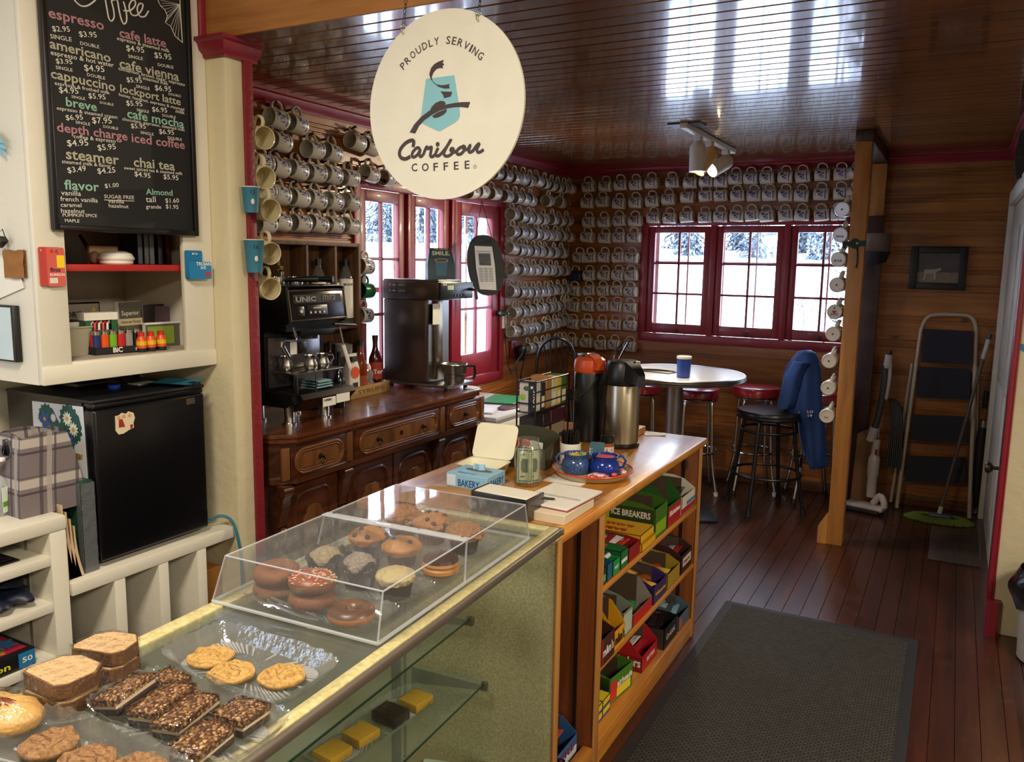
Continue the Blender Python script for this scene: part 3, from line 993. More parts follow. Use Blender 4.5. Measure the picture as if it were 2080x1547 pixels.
for row in range(4):
 for k in range(6):
  cname, chex = LCOL[(k + row * (2 if row else 0)) % 6] if row else LCOL[[5, 0, 1, 2, 3, 4][k]]
  loc = M_ @ Vector((wid * (0.08 + k * 0.168), 0.013 + row * 0.0165, 0.0035))
  lab = '%s lighter in the %s row of the black counter tray, %s from its left' % (cname, ('front', 'second', 'third', 'rearmost')[row], ('first', 'second', 'third', 'fourth', 'fifth', 'sixth')[k])
  if cname in first:
   dup(first[cname], loc, (0, 0, ang), lab, 'lighters in the counter tray')
  else:
   first[cname] = lighter(chex)
   first[cname].location, first[cname].rotation_euler = loc, (0, 0, ang)
   first[cname]['label'], first[cname]['group'] = lab, 'lighters in the counter tray'
# little energy shot bottles
for i, (px_, w_) in enumerate(((287, 'leftmost, half behind the lighters'), (306, 'middle of three'), (327, 'rightmost, beside the aurora book'))):
 P = at(px_, 690, 'X', -2.44)
 P.z = ZB
 t = thing('shot_bottle', 'small red and yellow energy shot bottle, ' + w_, 'bottle', P, 0, 'energy shot bottles')
 m = MB()
 m.lathe([(0.0, 0), (0.016, 0), (0.017, 0.003), (0.017, 0.014)], 16)
 m.obj('base', mat('1c1c24', 0.4), t)
 m = MB()
 m.lathe([(0.0172, 0.014), (0.0172, 0.042), (0.012, 0.051), (0.011, 0.054)], 16)
 m.obj('sleeve', mat('d8551c', 0.35), t)
 m = MB()
 m.lathe([(0.0174, 0.024), (0.0174, 0.038)], 16, caps=(False, False))
 m.obj('yellow_band', mat('e0b418', 0.35), t)
 m = MB()
 m.lathe([(0.0115, 0.054), (0.0115, 0.066), (0.009, 0.068), (0, 0.068)], 16)
 m.obj('cap', mat('c42a1c', 0.35), t)
 m = MB(frame((0, 0, 0), (0.45, 0.89, 0), (-0.89, 0.45, 0), (0, 0, 1)))
 m.text('5', (0.012, -0.0125, 0.03), (0.004, -0.0172, 0.03), (0, 0, 1), 0.008)
 m.obj('lettering', INK, t)
# carton of candy canes, books, sign
P = at(206, 660, 'X', -2.5)
t = thing('candy_cane_box', 'green and white carton of red striped candy canes with open window', 'carton', (P.x, P.y, ZB), -0.15)
b = MB()
b.box(-0.045, -0.055, 0, -0.04, 0.055, 0.135)
b.box(-0.045, -0.055, 0, 0.0, 0.055, 0.05)
b.box(-0.003, -0.055, 0.05, 0.0, -0.035, 0.12)
b.box(-0.003, 0.035, 0.05, 0.0, 0.055, 0.12)
b.box(-0.045, -0.055, 0.0, 0.0, -0.052, 0.12)
b.box(-0.045, 0.052, 0.0, 0.0, 0.055, 0.12)
b.obj('carton', mat('1f5a34', 0.45), t)
b = MB()
b.box(-0.045, -0.056, 0.112, 0.0008, 0.056, 0.137)
b.obj('snow_cap', WHITE, t)
for k in range(5):
 m = MB()
 m.tube([(-0.02, -0.028 + 0.014 * k, 0.045), (-0.015, -0.028 + 0.014 * k, 0.1), (-0.015, -0.022 + 0.014 * k, 0.108), (-0.02, -0.018 + 0.014 * k, 0.1)], 0.0042, 8)
 c = m.obj('candy_cane', mat('d83a3a' if k % 2 else 'e8d8d4', 0.3), t)
def book(name, label, px_, zz, off, w, h, d, col, cat='book', rz=0.0, group=None):
 P = at(px_[0], px_[1], 'X', off)
 t = thing(name, label, cat, (off, P.y, zz), rz, group)
 m = MB()
 m.box(-d, -w / 2, 0, 0, w / 2, h, 0.001, 1)
 m.obj('cover', mat(col, 0.35), t)
 m = MB()
 m.box(-d + 0.002, -w / 2 - 0.0006, 0.002, -0.002, w / 2 + 0.0006, h + 0.0006)
 m.obj('pages', PAPER, t)
 return t
AURORA = mat('8aa238', 0.5, 0, 0.6, 9)
bk = book('forest_book', 'book titled Superior National Forest with a green aurora on its cover', (264, 625), ZB, -2.57, 0.10, 0.165, 0.02, '5a564c', rz=0.15)
m = MB()
m.text('Superior', (0.0006, -0.04, 0.118), (0.0006, 0.04, 0.118), (0, 0, 1), None, 0.01)
m.obj('lettering', WHITE, bk)
m = MB()
m.box(0, -0.054, 0.082, 0.0008, 0.054, 0.106)
m.obj('title_band', mat('c9b890', 0.5), bk)
m = MB()
m.text('National Forest', (0.0012, -0.046, 0.09), (0.0012, 0.046, 0.09), (0, 0, 1), None, 0.0, shear=0.3)
m.obj('title_lettering', INK, bk)
m = MB()
m.box(0, -0.054, 0.03, 0.0008, 0.054, 0.06)
m.obj('aurora_picture', AURORA, bk)
bk = book('picture_book', 'dark glossy booklet right of the forest book in the cabinet', (312, 628), ZB, -2.62, 0.08, 0.15, 0.01, '3a2f30', rz=-0.2)
bk = book('picture_book', 'purple booklet leaning against the right cabinet side', (330, 628), ZB, -2.6, 0.05, 0.14, 0.008, '5a3a4c', rz=-0.7)
bk = book('aurora_book', 'book with aurora picture standing behind the energy shot bottles', (331, 680), ZB, -2.53, 0.135, 0.083, 0.02, '5e5a52', rz=-0.08)
m = MB()
m.box(0, -0.06, 0.01, 0.0008, 0.045, 0.075)
m.obj('aurora_picture', AURORA, bk)
m = MB()
m.box(-0.02, -0.07, 0.083, 0.001, 0.07, 0.089)
m.obj('top_edge', WHITE, bk)
P = at(166, 612, 'X', -2.64)
t = thing('framed_sign', 'grey framed sign lettered ORT OFFICERS at the back of the cabinet', 'sign', (P.x, P.y, ZB), 0.05)
b = MB()
b.box(-0.012, -0.09, 0, 0, 0.07, 0.165, 0.003)
b.obj('frame', BLACK, t)
b = MB()
b.box(0, -0.084, 0.006, 0.001, 0.064, 0.159)
b.obj('sheet', mat('8f8478', 0.5), t)
b = MB()
b.text('PORT', (0.0016, -0.08, 0.115), (0.0016, -0.005, 0.115), (0, 0, 1), 0.02, 0.02)
b.text('OFFICERS', (0.0016, -0.05, 0.075), (0.0016, 0.058, 0.075), (0, 0, 1), 0.02, 0.02)
b.text('CLUB', (0.0016, -0.08, 0.035), (0.0016, -0.01, 0.035), (0, 0, 1), 0.02, 0.02)
b.obj('lettering', INK, t)
b = MB()
b.box(0.0012, 0.04, 0.118, 0.0016, 0.046, 0.135)
b.prism([(0, 0), (0.02, 0), (0.01, 0.014)], 0.0006, frame((0.0012, 0.033, 0.135), (0, 1, 0), (0, 0, 1), (1, 0, 0)))
b.obj('arrow', mat('c9a83a', 0.5), t)
# red-shelf things
P = at(236, 530, 'X', -2.46)
t = thing('lidded_dish', 'white lidded dish with a stub handle on the red cabinet shelf', 'dish', (P.x, P.y, ZS1))
b = MB()
b.lathe([(0.0, 0), (0.048, 0), (0.052, 0.004), (0.052, 0.014)], 28)
b.obj('dish', WHITE, t)
b = MB()
b.lathe([(0.055, 0.0145), (0.057, 0.02), (0.048, 0.036), (0.03, 0.043), (0.0, 0.044)], 28)
b.obj('lid', WHITE, t)
b = MB()
b.box(0.0, 0.05, 0.01, 0.014, 0.075, 0.02, 0.004, M=RZ(0.5))
b.obj('handle', WHITE, t)
b = MB()
b.box(P.x - 0.085, P.y - 0.045, ZS1, P.x - 0.07, P.y + 0.06, ZS1 + 0.06, 0.002)
solo(b, 'tan_box', mat('a8885a', 0.6), 'thin tan cardboard box standing behind the white dish', 'box')
P = at(192, 527, 'X', -2.5)
b = MB()
b.ball((P.x, P.y, ZS1 + 0.021), 0.02, (0.8, 0.9, 1.05), 14)
solo(b, 'stone', mat('7c5a44', 0.8, 0, 0.2, 30, 0.3), 'brown egg shaped stone left of the white dish', 'stone')
for i, (px_, cl, lab) in enumerate(((292, '1b2140', 'navy binder standing on the red shelf, leftmost'), (305, '2a2c34', 'charcoal spiral notebook standing on the red shelf'), (316, '4a4a50', 'grey plastic folder standing on the red shelf'), (333, '1c1c20', 'black spiral book standing on the red shelf'), (350, '4a2420', 'dark maroon book at the right end of the red shelf'))):
 P = at(px_, 530, 'X', -2.5)
 b = MB(TR(P.x - 0.1, P.y + 0.03, ZS1) @ RZ(-0.35))
 b.box(-0.1, -0.009, 0, 0.09, 0.009, 0.24 - 0.02 * (i % 3), 0.002, 1)
 solo(b, 'binder' if i in (0, 2) else 'notebook', mat(cl, 0.4), lab, 'book', 'books on the red shelf')
b = MB()
pth = smooth_path([at(162, 478, 'X', -2.6), at(172, 492, 'X', -2.58), at(185, 512, 'X', -2.56), at(210, 505, 'X', -2.56), at(245, 508, 'X', -2.57), at(255, 490, 'X', -2.58), at(240, 475, 'X', -2.6)], 6)
b.tube(pth, 0.006, 8)
solo(b, 'cable', BLACKM, 'thick black cable looping in the upper part of the cabinet', 'cable')
# side of the cabinet facing the till: papers, clip, picture
YS = CY0 - 0.001
def spt(x, y):
 return at(x, y, 'Y', YS)
a, c = spt(-90, 612), spt(47, 735)
t = thing('framed_picture', 'black framed pale picture hung low on the blue lit cabinet side', 'picture', ((a.x + c.x) / 2, YS, c.z))
b = MB()
b.box(a.x, YS - 0.02, c.z, c.x, YS, a.z, 0.002)
b.obj('frame', BLACK, t, True)
b = MB()
b.box(a.x + 0.012, YS - 0.0212, c.z + 0.006, c.x - 0.012, YS - 0.0202, a.z - 0.006)
b.obj('print', mat('bcd0d8', 0.2, 0, 0.25, 5), t, True)
a, c = spt(-60, 504), spt(14, 566)
b = MB()
b.box(a.x, YS - 0.003, c.z, c.x, YS, a.z)
solo(b, 'paper_stack', PAPER, 'white paper sheets clipped left of the brown card on the cabinet side', 'paper')
a, c = spt(12, 508), spt(57, 566)
t = thing('brown_card', 'crumpled brown kraft card pinned under a bulldog clip', 'card', ((a.x + c.x) / 2, YS, c.z))
b = MB(frame((a.x, YS - 0.004, c.z), (1, 0, 0), (0, 0, 1), (0, 1, 0)))
w_, h_ = c.x - a.x, a.z - c.z
b.grid(lambda u, v: (u * w_, v * h_ + 0.002 * math.sin(9 * u), -0.004 * nz3((u * 3, v * 3, 1)) - 0.006), 10, 10)
b.grid(lambda u, v: (u * w_, v * h_ + 0.002 * math.sin(9 * u), 0.002), 10, 10)
b.obj('card', mat('8f5f2c', 0.75, 0, 0.15, 18, 0.3), t, True)
a = spt(20, 497)
b = MB(TR(a.x, YS - 0.012, a.z) @ RY(-0.5))
b.prism([(-0.02, 0), (0.02, 0), (0.014, 0.02), (-0.014, 0.02)], 0.02, RX(PI / 2))
b.tube([(-0.01, 0, 0.02), (-0.012, 0, 0.045), (0.012, 0, 0.045), (0.01, 0, 0.02)], 0.0015, 6)
solo(b, 'bulldog_clip', BLACK, 'black bulldog clip above the brown card on the cabinet side', 'clip')
b = MB()
a = spt(-40, 566)
b.sheet([spt(-40, 568), spt(44, 560), spt(52, 584), spt(-30, 620)])
b.sheet([p + Vector((0, -0.004, 0)) for p in (spt(-40, 568), spt(44, 560), spt(52, 584), spt(-30, 620))])
solo(b, 'receipt', PAPER, 'slanting white receipt below the brown card on the cabinet side', 'paper')
t = thing('paper_butterfly', 'pale blue paper butterfly wing on the blue lit cabinet side', 'decoration', spt(8, 330))
b = MB()
for k, (ex, ey) in enumerate(((22, 318), (24, 305), (22, 292), (14, 283))):
 o_, e_ = spt(-16, 272), spt(ex, ey)
 d_ = e_ - o_
 n_ = Vector((-d_.z, 0, d_.x)).normalized() * 0.012
 b.loft([[o_ + Vector((0, -0.004 - 0.003 * k, 0)), o_ + d_ * 0.6 + n_ + Vector((0, -0.012 - 0.003 * k, 0)), e_ + Vector((0, -0.016 - 0.003 * k, 0)), o_ + d_ * 0.6 - n_ + Vector((0, -0.012 - 0.003 * k, 0))],
   [o_ + Vector((0, -0.002, 0)), o_ + d_ * 0.6 + n_ + Vector((0, -0.009 - 0.003 * k, 0)), e_ + Vector((0, -0.013 - 0.003 * k, 0)), o_ + d_ * 0.6 - n_ + Vector((0, -0.009 - 0.003 * k, 0))]])
b.obj('wing', mat('7fb8d0', 0.6, 0, 0.2, 20), t, True)
# ---------------------------------------------------------------- low white shelving, fridge
XS, ZSH = -2.30, 0.61
t = thing('low_shelf', 'low white painted shelf with upright dividers carrying the black fridge', 'shelf', (XS, 1.78, 0))
b = MB()
b.box(-2.845, 1.452, ZSH - 0.042, XS, YP0 - 0.002, ZSH, 0.004)
b.obj('top', WHITE_PAINT, t, True)
for px_ in (246, 334, 411):
 y_ = at(px_, 1200 - (px_ - 246) * 0.47, 'X', XS).y
 b = MB()
 b.box(-2.845, y_ - 0.02, 0, XS - 0.002, y_ + 0.02, ZSH - 0.042, 0.003)
 b.obj('divider', WHITE_PAINT, t, True)
b = MB()
b.box(-2.66, 1.46, 0, -2.64, YP0 - 0.004, ZSH - 0.042)
b.obj('back_board', mat('b3aa98', 0.6), t, True)
t = thing('shelf_unit', 'tall white open shelf unit at the left edge with a jacket and papers', 'shelf', (XS, 0.9, 0))
b = MB()
b.box(-2.845, 0.3, 0.785, XS, 1.448, 0.83, 0.006)
b.obj('top', WHITE_PAINT, t, True)
b = MB()
b.box(-2.845, 1.395, 0, XS - 0.002, 1.446, 0.785, 0.003)
b.obj('side_panel', WHITE_PAINT, t, True)
SH = []
for ya, yb in ((1168, 1132), (1262, 1228), (1375, 1340)):
 z_ = at(100, yb, 'X', XS).z
 SH.append(z_)
 b = MB()
 b.box(-2.845, 0.3, z_ - 0.03, XS - 0.004, 1.395, z_, 0.003)
 b.obj('shelf', WHITE_PAINT, t, True)
b = MB()
b.box(-2.845, 0.3, 0, -2.83, 1.395, 0.785)
b.obj('back_board', mat('8f877c', 0.6), t, True)
for xx in (-2.42, -2.72):
 b = MB()
 b.box(xx - 0.008, 1.390, 0.3, xx + 0.008, 1.395, 0.78)
 b.obj('shelf_track', mat('aaa69c', 0.4, 0.5), t, True)
FX, FY0, FY1, FZ0, FZ1 = -2.33, 1.575, 2.005, 0.625, 1.155
t = thing('mini_fridge', 'black mini fridge standing on the low white shelf', 'fridge', ((FX - 0.2), (FY0 + FY1) / 2, ZSH))
b = MB()
b.box(-2.79, FY0, FZ0, FX - 0.06, FY1, FZ1, 0.006)
b.obj('cabinet', mat('0b0b10', 0.3), t, True)
b = MB()
b.box(FX - 0.056, FY0, FZ0 + 0.005, FX, FY1, FZ1 - 0.03, 0.01, 3)
b.box(FX - 0.056, FY0 + 0.004, FZ1 - 0.03, FX - 0.004, FY1 - 0.004, FZ1 - 0.012, 0.004)
b.obj('door', mat('08080d', 0.28), t, True)
b = MB()
b.box(-2.79, FY0 - 0.002, FZ1 - 0.012, FX - 0.002, FY1 + 0.002, FZ1, 0.004)
b.obj('top_panel', mat('101015', 0.4), t, True)
for y_ in (FY0 + 0.03, FY1 - 0.03):
 for x_ in (FX - 0.08, -2.75):
  b = MB()
  b.cyl((x_, y_, ZSH), (x_, y_, FZ0), 0.014)
  b.obj('foot', BLACKM, t, True)
a, c = at(378, 810, 'X', FX + 0.001), at(396, 819, 'X', FX + 0.001)
b = MB()
b.box(FX, a.y, c.z, FX + 0.0015, c.y, a.z)
b.obj('badge', STEEL, t, True)
b = MB()
b.box(FX - 0.05, FY1 - 0.03, FZ1 - 0.004, FX - 0.01, FY1 - 0.005, FZ1 + 0.008, 0.003)
b.obj('hinge', BLACKM, t, True)
# flower poster on the fridge side
YF = FY0 - 0.0015
def fpt(x, y):
 return at(x, y, 'Y', YF)
t = thing('flower_poster', 'white poster of blue and white flowers on the fridge side', 'poster', fpt(120, 1000))
b = MB()
q = [fpt(65, 814), fpt(168, 826), fpt(180, 1000), fpt(75, 985)]
b.loft([q, [p + Vector((0, 0.001, 0)) for p in q]])
b.obj('sheet', mat('cfd0d4', 0.6), t, True)
def disc(m, x, y, r, n=14, lobes=0, off=0.001, amp=0.3):
 c0 = fpt(x, y) + Vector((0, -off, 0))
 e = fpt(x + r, y) - fpt(x, y)
 R_ = e.length
 ring = []
 for k in range(n):
  a_ = 2 * PI * k / n
  rr = R_ * (1 - amp * (0.5 + 0.5 * math.cos(a_ * lobes))) if lobes else R_
  ring.append(m._v(c0 + Vector((rr * math.cos(a_), 0, rr * math.sin(a_)))))
 m._f(ring)
b = MB()
hl = [(138, 905), (120, 880), (95, 865), (78, 850), (80, 835), (95, 828), (108, 832), (116, 850), (122, 860), (126, 845), (133, 833), (148, 832), (160, 845), (165, 865), (160, 885), (150, 903)]
b.sheet([fpt(x, y) + Vector((0, -0.0006, 0)) for x, y in hl])
for x, y, r in ((95, 845, 17), (140, 850, 20), (148, 872, 20), (140, 895, 14)):
 disc(b, x, y, r, 40, 13, 0.0008, 0.2)
b.obj('leaves', mat('1f5048', 0.7, 0, 0.2, 30), t, True)
b = MB()
for x, y, r in ((92, 850, 12), (143, 892, 10), (108, 880, 8)):
 disc(b, x, y, r, 30, 5, 0.0014, 0.45)
b.obj('blue_petals', mat('2a4f8c', 0.7), t, True)
b = MB()
for x, y, r in ((137, 850, 10), (150, 872, 10), (95, 876, 7), (109, 848, 6)):
 disc(b, x, y, r, 44, 11, 0.0014, 0.4)
b.obj('white_petals', mat('dcd8c8', 0.7), t, True)
b = MB()
for x, y, r in ((137, 850, 3), (150, 872, 3), (92, 850, 2.5), (143, 892, 2.5)):
 disc(b, x, y, r, 10, 0, 0.002)
b.obj('flower_centres', mat('c9a040', 0.7), t, True)
b = MB()
q = [(139, 918), (152, 924), (168, 923), (167, 933), (150, 935), (139, 928)]
b.sheet([fpt(x, y) + Vector((0, -0.0008, 0)) for x, y in q])
b.obj('banner', mat('a8823c', 0.7), t, True)
b = MB()
b.text('BOUQUETS', fpt(120, 925) + Vector((0, -0.0012, 0)), fpt(164, 931) + Vector((0, -0.0012, 0)), (0, 0, 1))
b.obj('lettering', INK, t, True)
# magnet
t = thing('fridge_magnet', 'cut-out magnet of two small figures in red and white on the fridge door', 'magnet', at(252, 880, 'X', FX))
b = MB()
q = [(233, 845), (241, 843), (247, 838), (256, 840), (260, 835), (270, 838), (273, 848), (270, 858), (271, 868), (262, 872), (250, 880), (240, 882), (234, 874), (234, 862)]
b.prism([(p.y, p.z) for p in (at(x, y, 'X', FX) for x, y in q)], 0.003, frame((FX, 0, 0), (0, 1, 0), (0, 0, 1), (1, 0, 0)))
b.obj('plate', mat('d8c9a8', 0.5), t, True)
b = MB()
for q in ([(240, 852), (247, 850), (253, 866), (240, 868)], [(263, 862), (269, 861), (268, 869), (264, 870)]):
 b.prism([(p.y, p.z) for p in (at(x, y, 'X', FX) for x, y in q)], 0.0036, frame((FX, 0, 0), (0, 1, 0), (0, 0, 1), (1, 0, 0)))
b.obj('red_dress', mat('9c2a22', 0.5), t, True)
b = MB()
for x, y in ((241, 848), (251, 845), (263, 843)):
 P = at(x, y, 'X', FX + 0.003)
 b.cyl(P, P + Vector((0.0012, 0, 0)), 0.006, None, 12)
b.obj('faces', mat('c99a6a', 0.5), t, True)
# on top of the fridge
def ft(x, y):
 return at(x, y, 'Z', FZ1)
P = ft(232, 788)
b = MB()
b.lathe([(0.0, 0), (0.019, 0), (0.02, 0.002), (0.02, 0.011), (0.018, 0.013), (0, 0.013)], 20, TR(*P))
solo(b, 'blue_disc', mat('1c3f9c', 0.35), 'blue plastic bottle cap lying on the fridge top', 'disc')
P = ft(350, 780)
b = MB(TR(P.x, P.y, FZ1) @ RZ(0.25))
b.grid(lambda u, v: ((u - .5) * 0.16, (v - .5) * 0.13, 0.004 + 0.008 * (v - .5) ** 2 * 4), 6, 6)
b.grid(lambda u, v: ((u - .5) * 0.16, (v - .5) * 0.13, 0.001 + 0.008 * (v - .5) ** 2 * 4), 6, 6)
solo(b, 'booklet', mat('2f7a94', 0.35), 'teal booklet curling on the right of the fridge top', 'booklet')
P = ft(180, 790)
b = MB()
b.box(P.x - 0.18, P.y - 0.03, FZ1, P.x - 0.02, P.y + 0.09, FZ1 + 0.022, 0.008)
solo(b, 'leather_case', mat('1a1512', 0.3), 'black leather case lying at the left of the fridge top', 'case')
b = MB()
P = ft(250, 780)
b.tube([(P.x - 0.03 + 0.02 * math.cos(k * 0.7), P.y + 0.02 * math.sin(k * 0.7), FZ1 + 0.006 + 0.0018 * k) for k in range(20)], 0.004, 6)
solo(b, 'coiled_cord', BLACKM, 'black coiled cord on the fridge top behind the blue cap', 'cord')
b = MB()
P = ft(292, 781)
b.box(P.x - 0.06, P.y - 0.02, FZ1, P.x, P.y + 0.06, FZ1 + 0.003)
solo(b, 'note_paper', PAPER, 'white slip of paper on the fridge top beside the teal booklet', 'paper')
# beside the fridge on the low shelf
t = thing('taped_binder', 'binder with silver duct taped spine standing beside the fridge', 'binder', (XS - 0.03, 1.545, ZSH))
b = MB()
b.box(-2.5, 1.523, ZSH, XS - 0.042, 1.568, 0.905, 0.002)
b.obj('cover', mat('15402e', 0.5), t, True)
b = MB()
b.grid(lambda u, v: (XS - 0.036 + 0.003 * nz3((u * 3, v * 14, 2)), 1.5225 + 0.046 * u, ZSH + 0.29 * v), 6, 24)
b.box(-2.36, 1.5215, ZSH, XS - 0.04, 1.523, 0.902)
b.obj('duct_tape', mat('6f7478', 0.35, 0.4, 0.12, 30, 0.2), t, True)
t = thing('filter_stack', 'stack of cream paper bags slumped between the shelf unit and taped binder', 'paper bags', (XS - 0.03, 1.49, ZSH))
for k in range(4):
 b = MB()
 o_ = 0.012 * k
 b.grid(lambda u, v: (XS - 0.03 - 0.2 * u, 1.452 + o_ + (0.005 + 0.03 * (1 - v) ** 2) * (1 - 0.3 * k / 4), ZSH + 0.002 + (0.24 - 0.025 * k) * v), 5, 10)
 b.grid(lambda u, v: (XS - 0.03, 1.452 + o_ + (0.005 + 0.03 * (1 - v) ** 2) * (1 - 0.3 * k / 4) * u, ZSH + 0.002 + (0.24 - 0.025 * k) * v), 3, 10)
 b.obj('bag', mat('c9ad88', 0.7), t, True)
# under the low shelf
b = MB()
b.ball((-2.45, 1.53, 0.1), 0.1, (0.9, 0.65, 2.6), 18)
solo(b, 'dark_bag', mat('10131f', 0.7, 0, 0.2, 20, 0.3), 'dark navy bag stuffed under the low white shelf', 'bag')
P = at(440, 1160, 'X', -2.4)
b = MB(TR(-2.44, 2.05, 0))
b.box(-0.09, -0.03, 0, 0.07, 0.036, 0.45, 0.006)
solo(b, 'kraft_carton', mat('9a6428', 0.6, 0, 0.1, 10), 'brown kraft carton standing under the right end of the low shelf', 'carton')
# blue hose
b = MB()
b.tube(smooth_path([(-2.36, 2.03, 0.64), (-2.33, 2.06, 0.655), (-2.3, 2.085, 0.63), (-2.275, 2.09, 0.55), (-2.268, 2.092, 0.45), (-2.266, 2.09, 0.02)], 8), 0.0055, 8)
solo(b, 'water_hose', mat('1c6a7c', 0.4), 'blue green water hose curving down beside the fridge', 'hose')
# ---- on the shelf unit
ZT = 0.83
P = at(62, 1030, 'Z', ZT)
t = thing('plaid_basket', 'plaid fabric basket with a handle hole on the white shelf unit', 'basket', (P.x, P.y + 0.02, ZT), -0.05)
w0, w1_, h_ = 0.2, 0.14, 0.23
def plaid():
 m, nt, bs = new_mat('plaid_fabric')
 tc = N(nt, 'ShaderNodeTexCoord')
 sep = N(nt, 'ShaderNodeSeparateXYZ')
 L(nt, tc.outputs['Object'], sep.inputs[0])
 c = lin('6f6466')
 out = None
 ad = N(nt, 'ShaderNodeMath', operation='ADD')
 L(nt, sep.outputs['X'], ad.inputs[0])
 L(nt, sep.outputs['Y'], ad.inputs[1])
 col = c
 for src, freq, lo, hi, cc in ((sep.outputs['Z'], 8.5, 0.72, 0.94, 'b9b0a6'), (sep.outputs['Z'], 8.5, 0.56, 0.62, '2b2628'), (sep.outputs['Z'], 8.5, 0.98, 1.0, '2b2628'), (ad.outputs[0], 9.0, 0.7, 0.84, '9c948e'), (ad.outputs[0], 9.0, 0.5, 0.6, '3a3436'), (ad.outputs[0], 9.0, 0.9, 0.96, '3a3436')):
  mu = N(nt, 'ShaderNodeMath', operation='MULTIPLY')
  L(nt, src, mu.inputs[0])
  mu.inputs[1].default_value = freq
  fr = N(nt, 'ShaderNodeMath', operation='FRACT')
  L(nt, mu.outputs[0], fr.inputs[0])
  g = N(nt, 'ShaderNodeMath', operation='GREATER_THAN')
  L(nt, fr.outputs[0], g.inputs[0])
  g.inputs[1].default_value = lo
  l_ = N(nt, 'ShaderNodeMath', operation='LESS_THAN')
  L(nt, fr.outputs[0], l_.inputs[0])
  l_.inputs[1].default_value = hi
  mm = N(nt, 'ShaderNodeMath', operation='MULTIPLY')
  L(nt, g.outputs[0], mm.inputs[0])
  L(nt, l_.outputs[0], mm.inputs[1])
  m2 = N(nt, 'ShaderNodeMath', operation='MULTIPLY')
  L(nt, mm.outputs[0], m2.inputs[0])
  m2.inputs[1].default_value = 0.75
  col = mixc(nt, m2.outputs[0], col, lin(cc))
 L(nt, col, bs.inputs['Base Color'])
 bs.inputs['Roughness'].default_value = 0.9
 return m
PLAID = plaid()
b = MB()
def bk_pt(face, u, v, off=0.0):
 """four sloping walls of the basket; u along the wall, v up"""
 w = (w0 + (w1_ - w0) * v) / 2 - off
 z = h_ * v + (0.012 * math.sin(u * PI) if v > 0.9 else 0)
 s = -1 + 2 * u
 c_ = [(w, s * w), (-s * w, w), (-w, -s * w), (s * w, -w)][face]
 bulge = 1 + 0.06 * math.sin(PI * v)
 return (c_[0] * bulge, c_[1] * bulge, z)
for f_ in range(4):
 nu, nv = 13, 13
 for off in (0.0, 0.006):
  g = [[b._v(bk_pt(f_, i / (nu - 1), j / (nv - 1), off)) for j in range(nv)] for i in range(nu)]
  for i in range(nu - 1):
   for j in range(nv - 1):
    if f_ == 3 and 4 <= i <= 7 and 9 <= j <= 10:
     continue
    b._f((g[i][j], g[i + 1][j], g[i + 1][j + 1], g[i][j + 1]))
b.box(-0.095, -0.095, 0.002, 0.095, 0.095, 0.006)
b.obj('fabric_body', PLAID, t)
b = MB()
b.tube([bk_pt(3, 0.5 + 0.17 * math.cos(a_), 0.82 + 0.1 * math.sin(a_), -0.001) for a_ in (2 * PI * k / 18 for k in range(18))], 0.0025, 6, True)
b.obj('hole_hem', mat('50505c', 0.8), t)
P = at(12, 1040, 'Z', ZT)
t = thing('sanitizer_bottle', 'clear pump bottle of hand sanitizer standing before the plaid basket', 'bottle', (P.x, P.y - 0.03, ZT), 0.4)
b = MB()
b.loft([[(p[0], p[1], z) for p in rrect(w, d_, 0.015, 5)] for w, d_, z in ((0.07, 0.04, 0), (0.076, 0.044, 0.01), (0.074, 0.042, 0.09), (0.06, 0.036, 0.112), (0.03, 0.03, 0.125), (0.026, 0.026, 0.13))])
b.obj('bottle', clear((0.86, 0.93, 0.92), 0.15, 0.1, 0.25), t)
b = MB()
b.box(0.0385, -0.017, 0.012, 0.0395, 0.017, 0.088)
b.box(-0.03, -0.0235, 0.012, 0.03, -0.0225, 0.088)
b.obj('label', mat('d9e4d4', 0.5), t)
b = MB()
b.box(-0.03, -0.0242, 0.03, 0.03, -0.0236, 0.045)
b.box(0.0396, -0.017, 0.03, 0.0402, 0.017, 0.045)
b.obj('green_band', mat('5f9a3c', 0.5), t)
b = MB()
b.ball((0.0, -0.0236, 0.076), 0.012, (1.4, 0.05, 0.6), 10)
b.obj('red_mark', mat('b03a38', 0.5), t)
b = MB()
b.cyl((0, 0, 0.13), (0, 0, 0.15), 0.014)
b.cyl((0, 0, 0.15), (0, 0, 0.165), 0.005)
b.box(-0.008, -0.008, 0.165, 0.04, 0.008, 0.177, 0.003)
b.obj('pump', WHITE, t)
b = MB()
P = at(33, 1030, 'Z', ZT)
b.box(P.x - 0.06, P.y - 0.01, ZT, P.x - 0.03, P.y + 0.03, ZT + 0.075, 0.004)
solo(b, 'grey_box', mat('5e5a56', 0.6), 'small grey box between the sanitizer bottle and plaid basket', 'box')
z_ = SH[0]
b = MB()
for k in range(4):
 b.box(-2.62 + 0.01 * k, 0.95, z_ + 0.0005 + 0.006 * k, XS - 0.045 - 0.012 * k, 1.33 - 0.016 * k, z_ + 0.0055 + 0.006 * k, 0.002, 1)
b.box(-2.6, 1.0, z_ + 0.024, XS - 0.09, 1.3, z_ + 0.05, 0.01)
solo(b, 'folder_pile', mat('17171a', 0.45), 'pile of black folders on the upper shelf of the white unit', 'folders')
z_ = SH[1]
t = thing('navy_jacket', 'folded navy quilted puffer jacket on the middle shelf of the unit', 'jacket', (XS - 0.1, 1.2, z_))
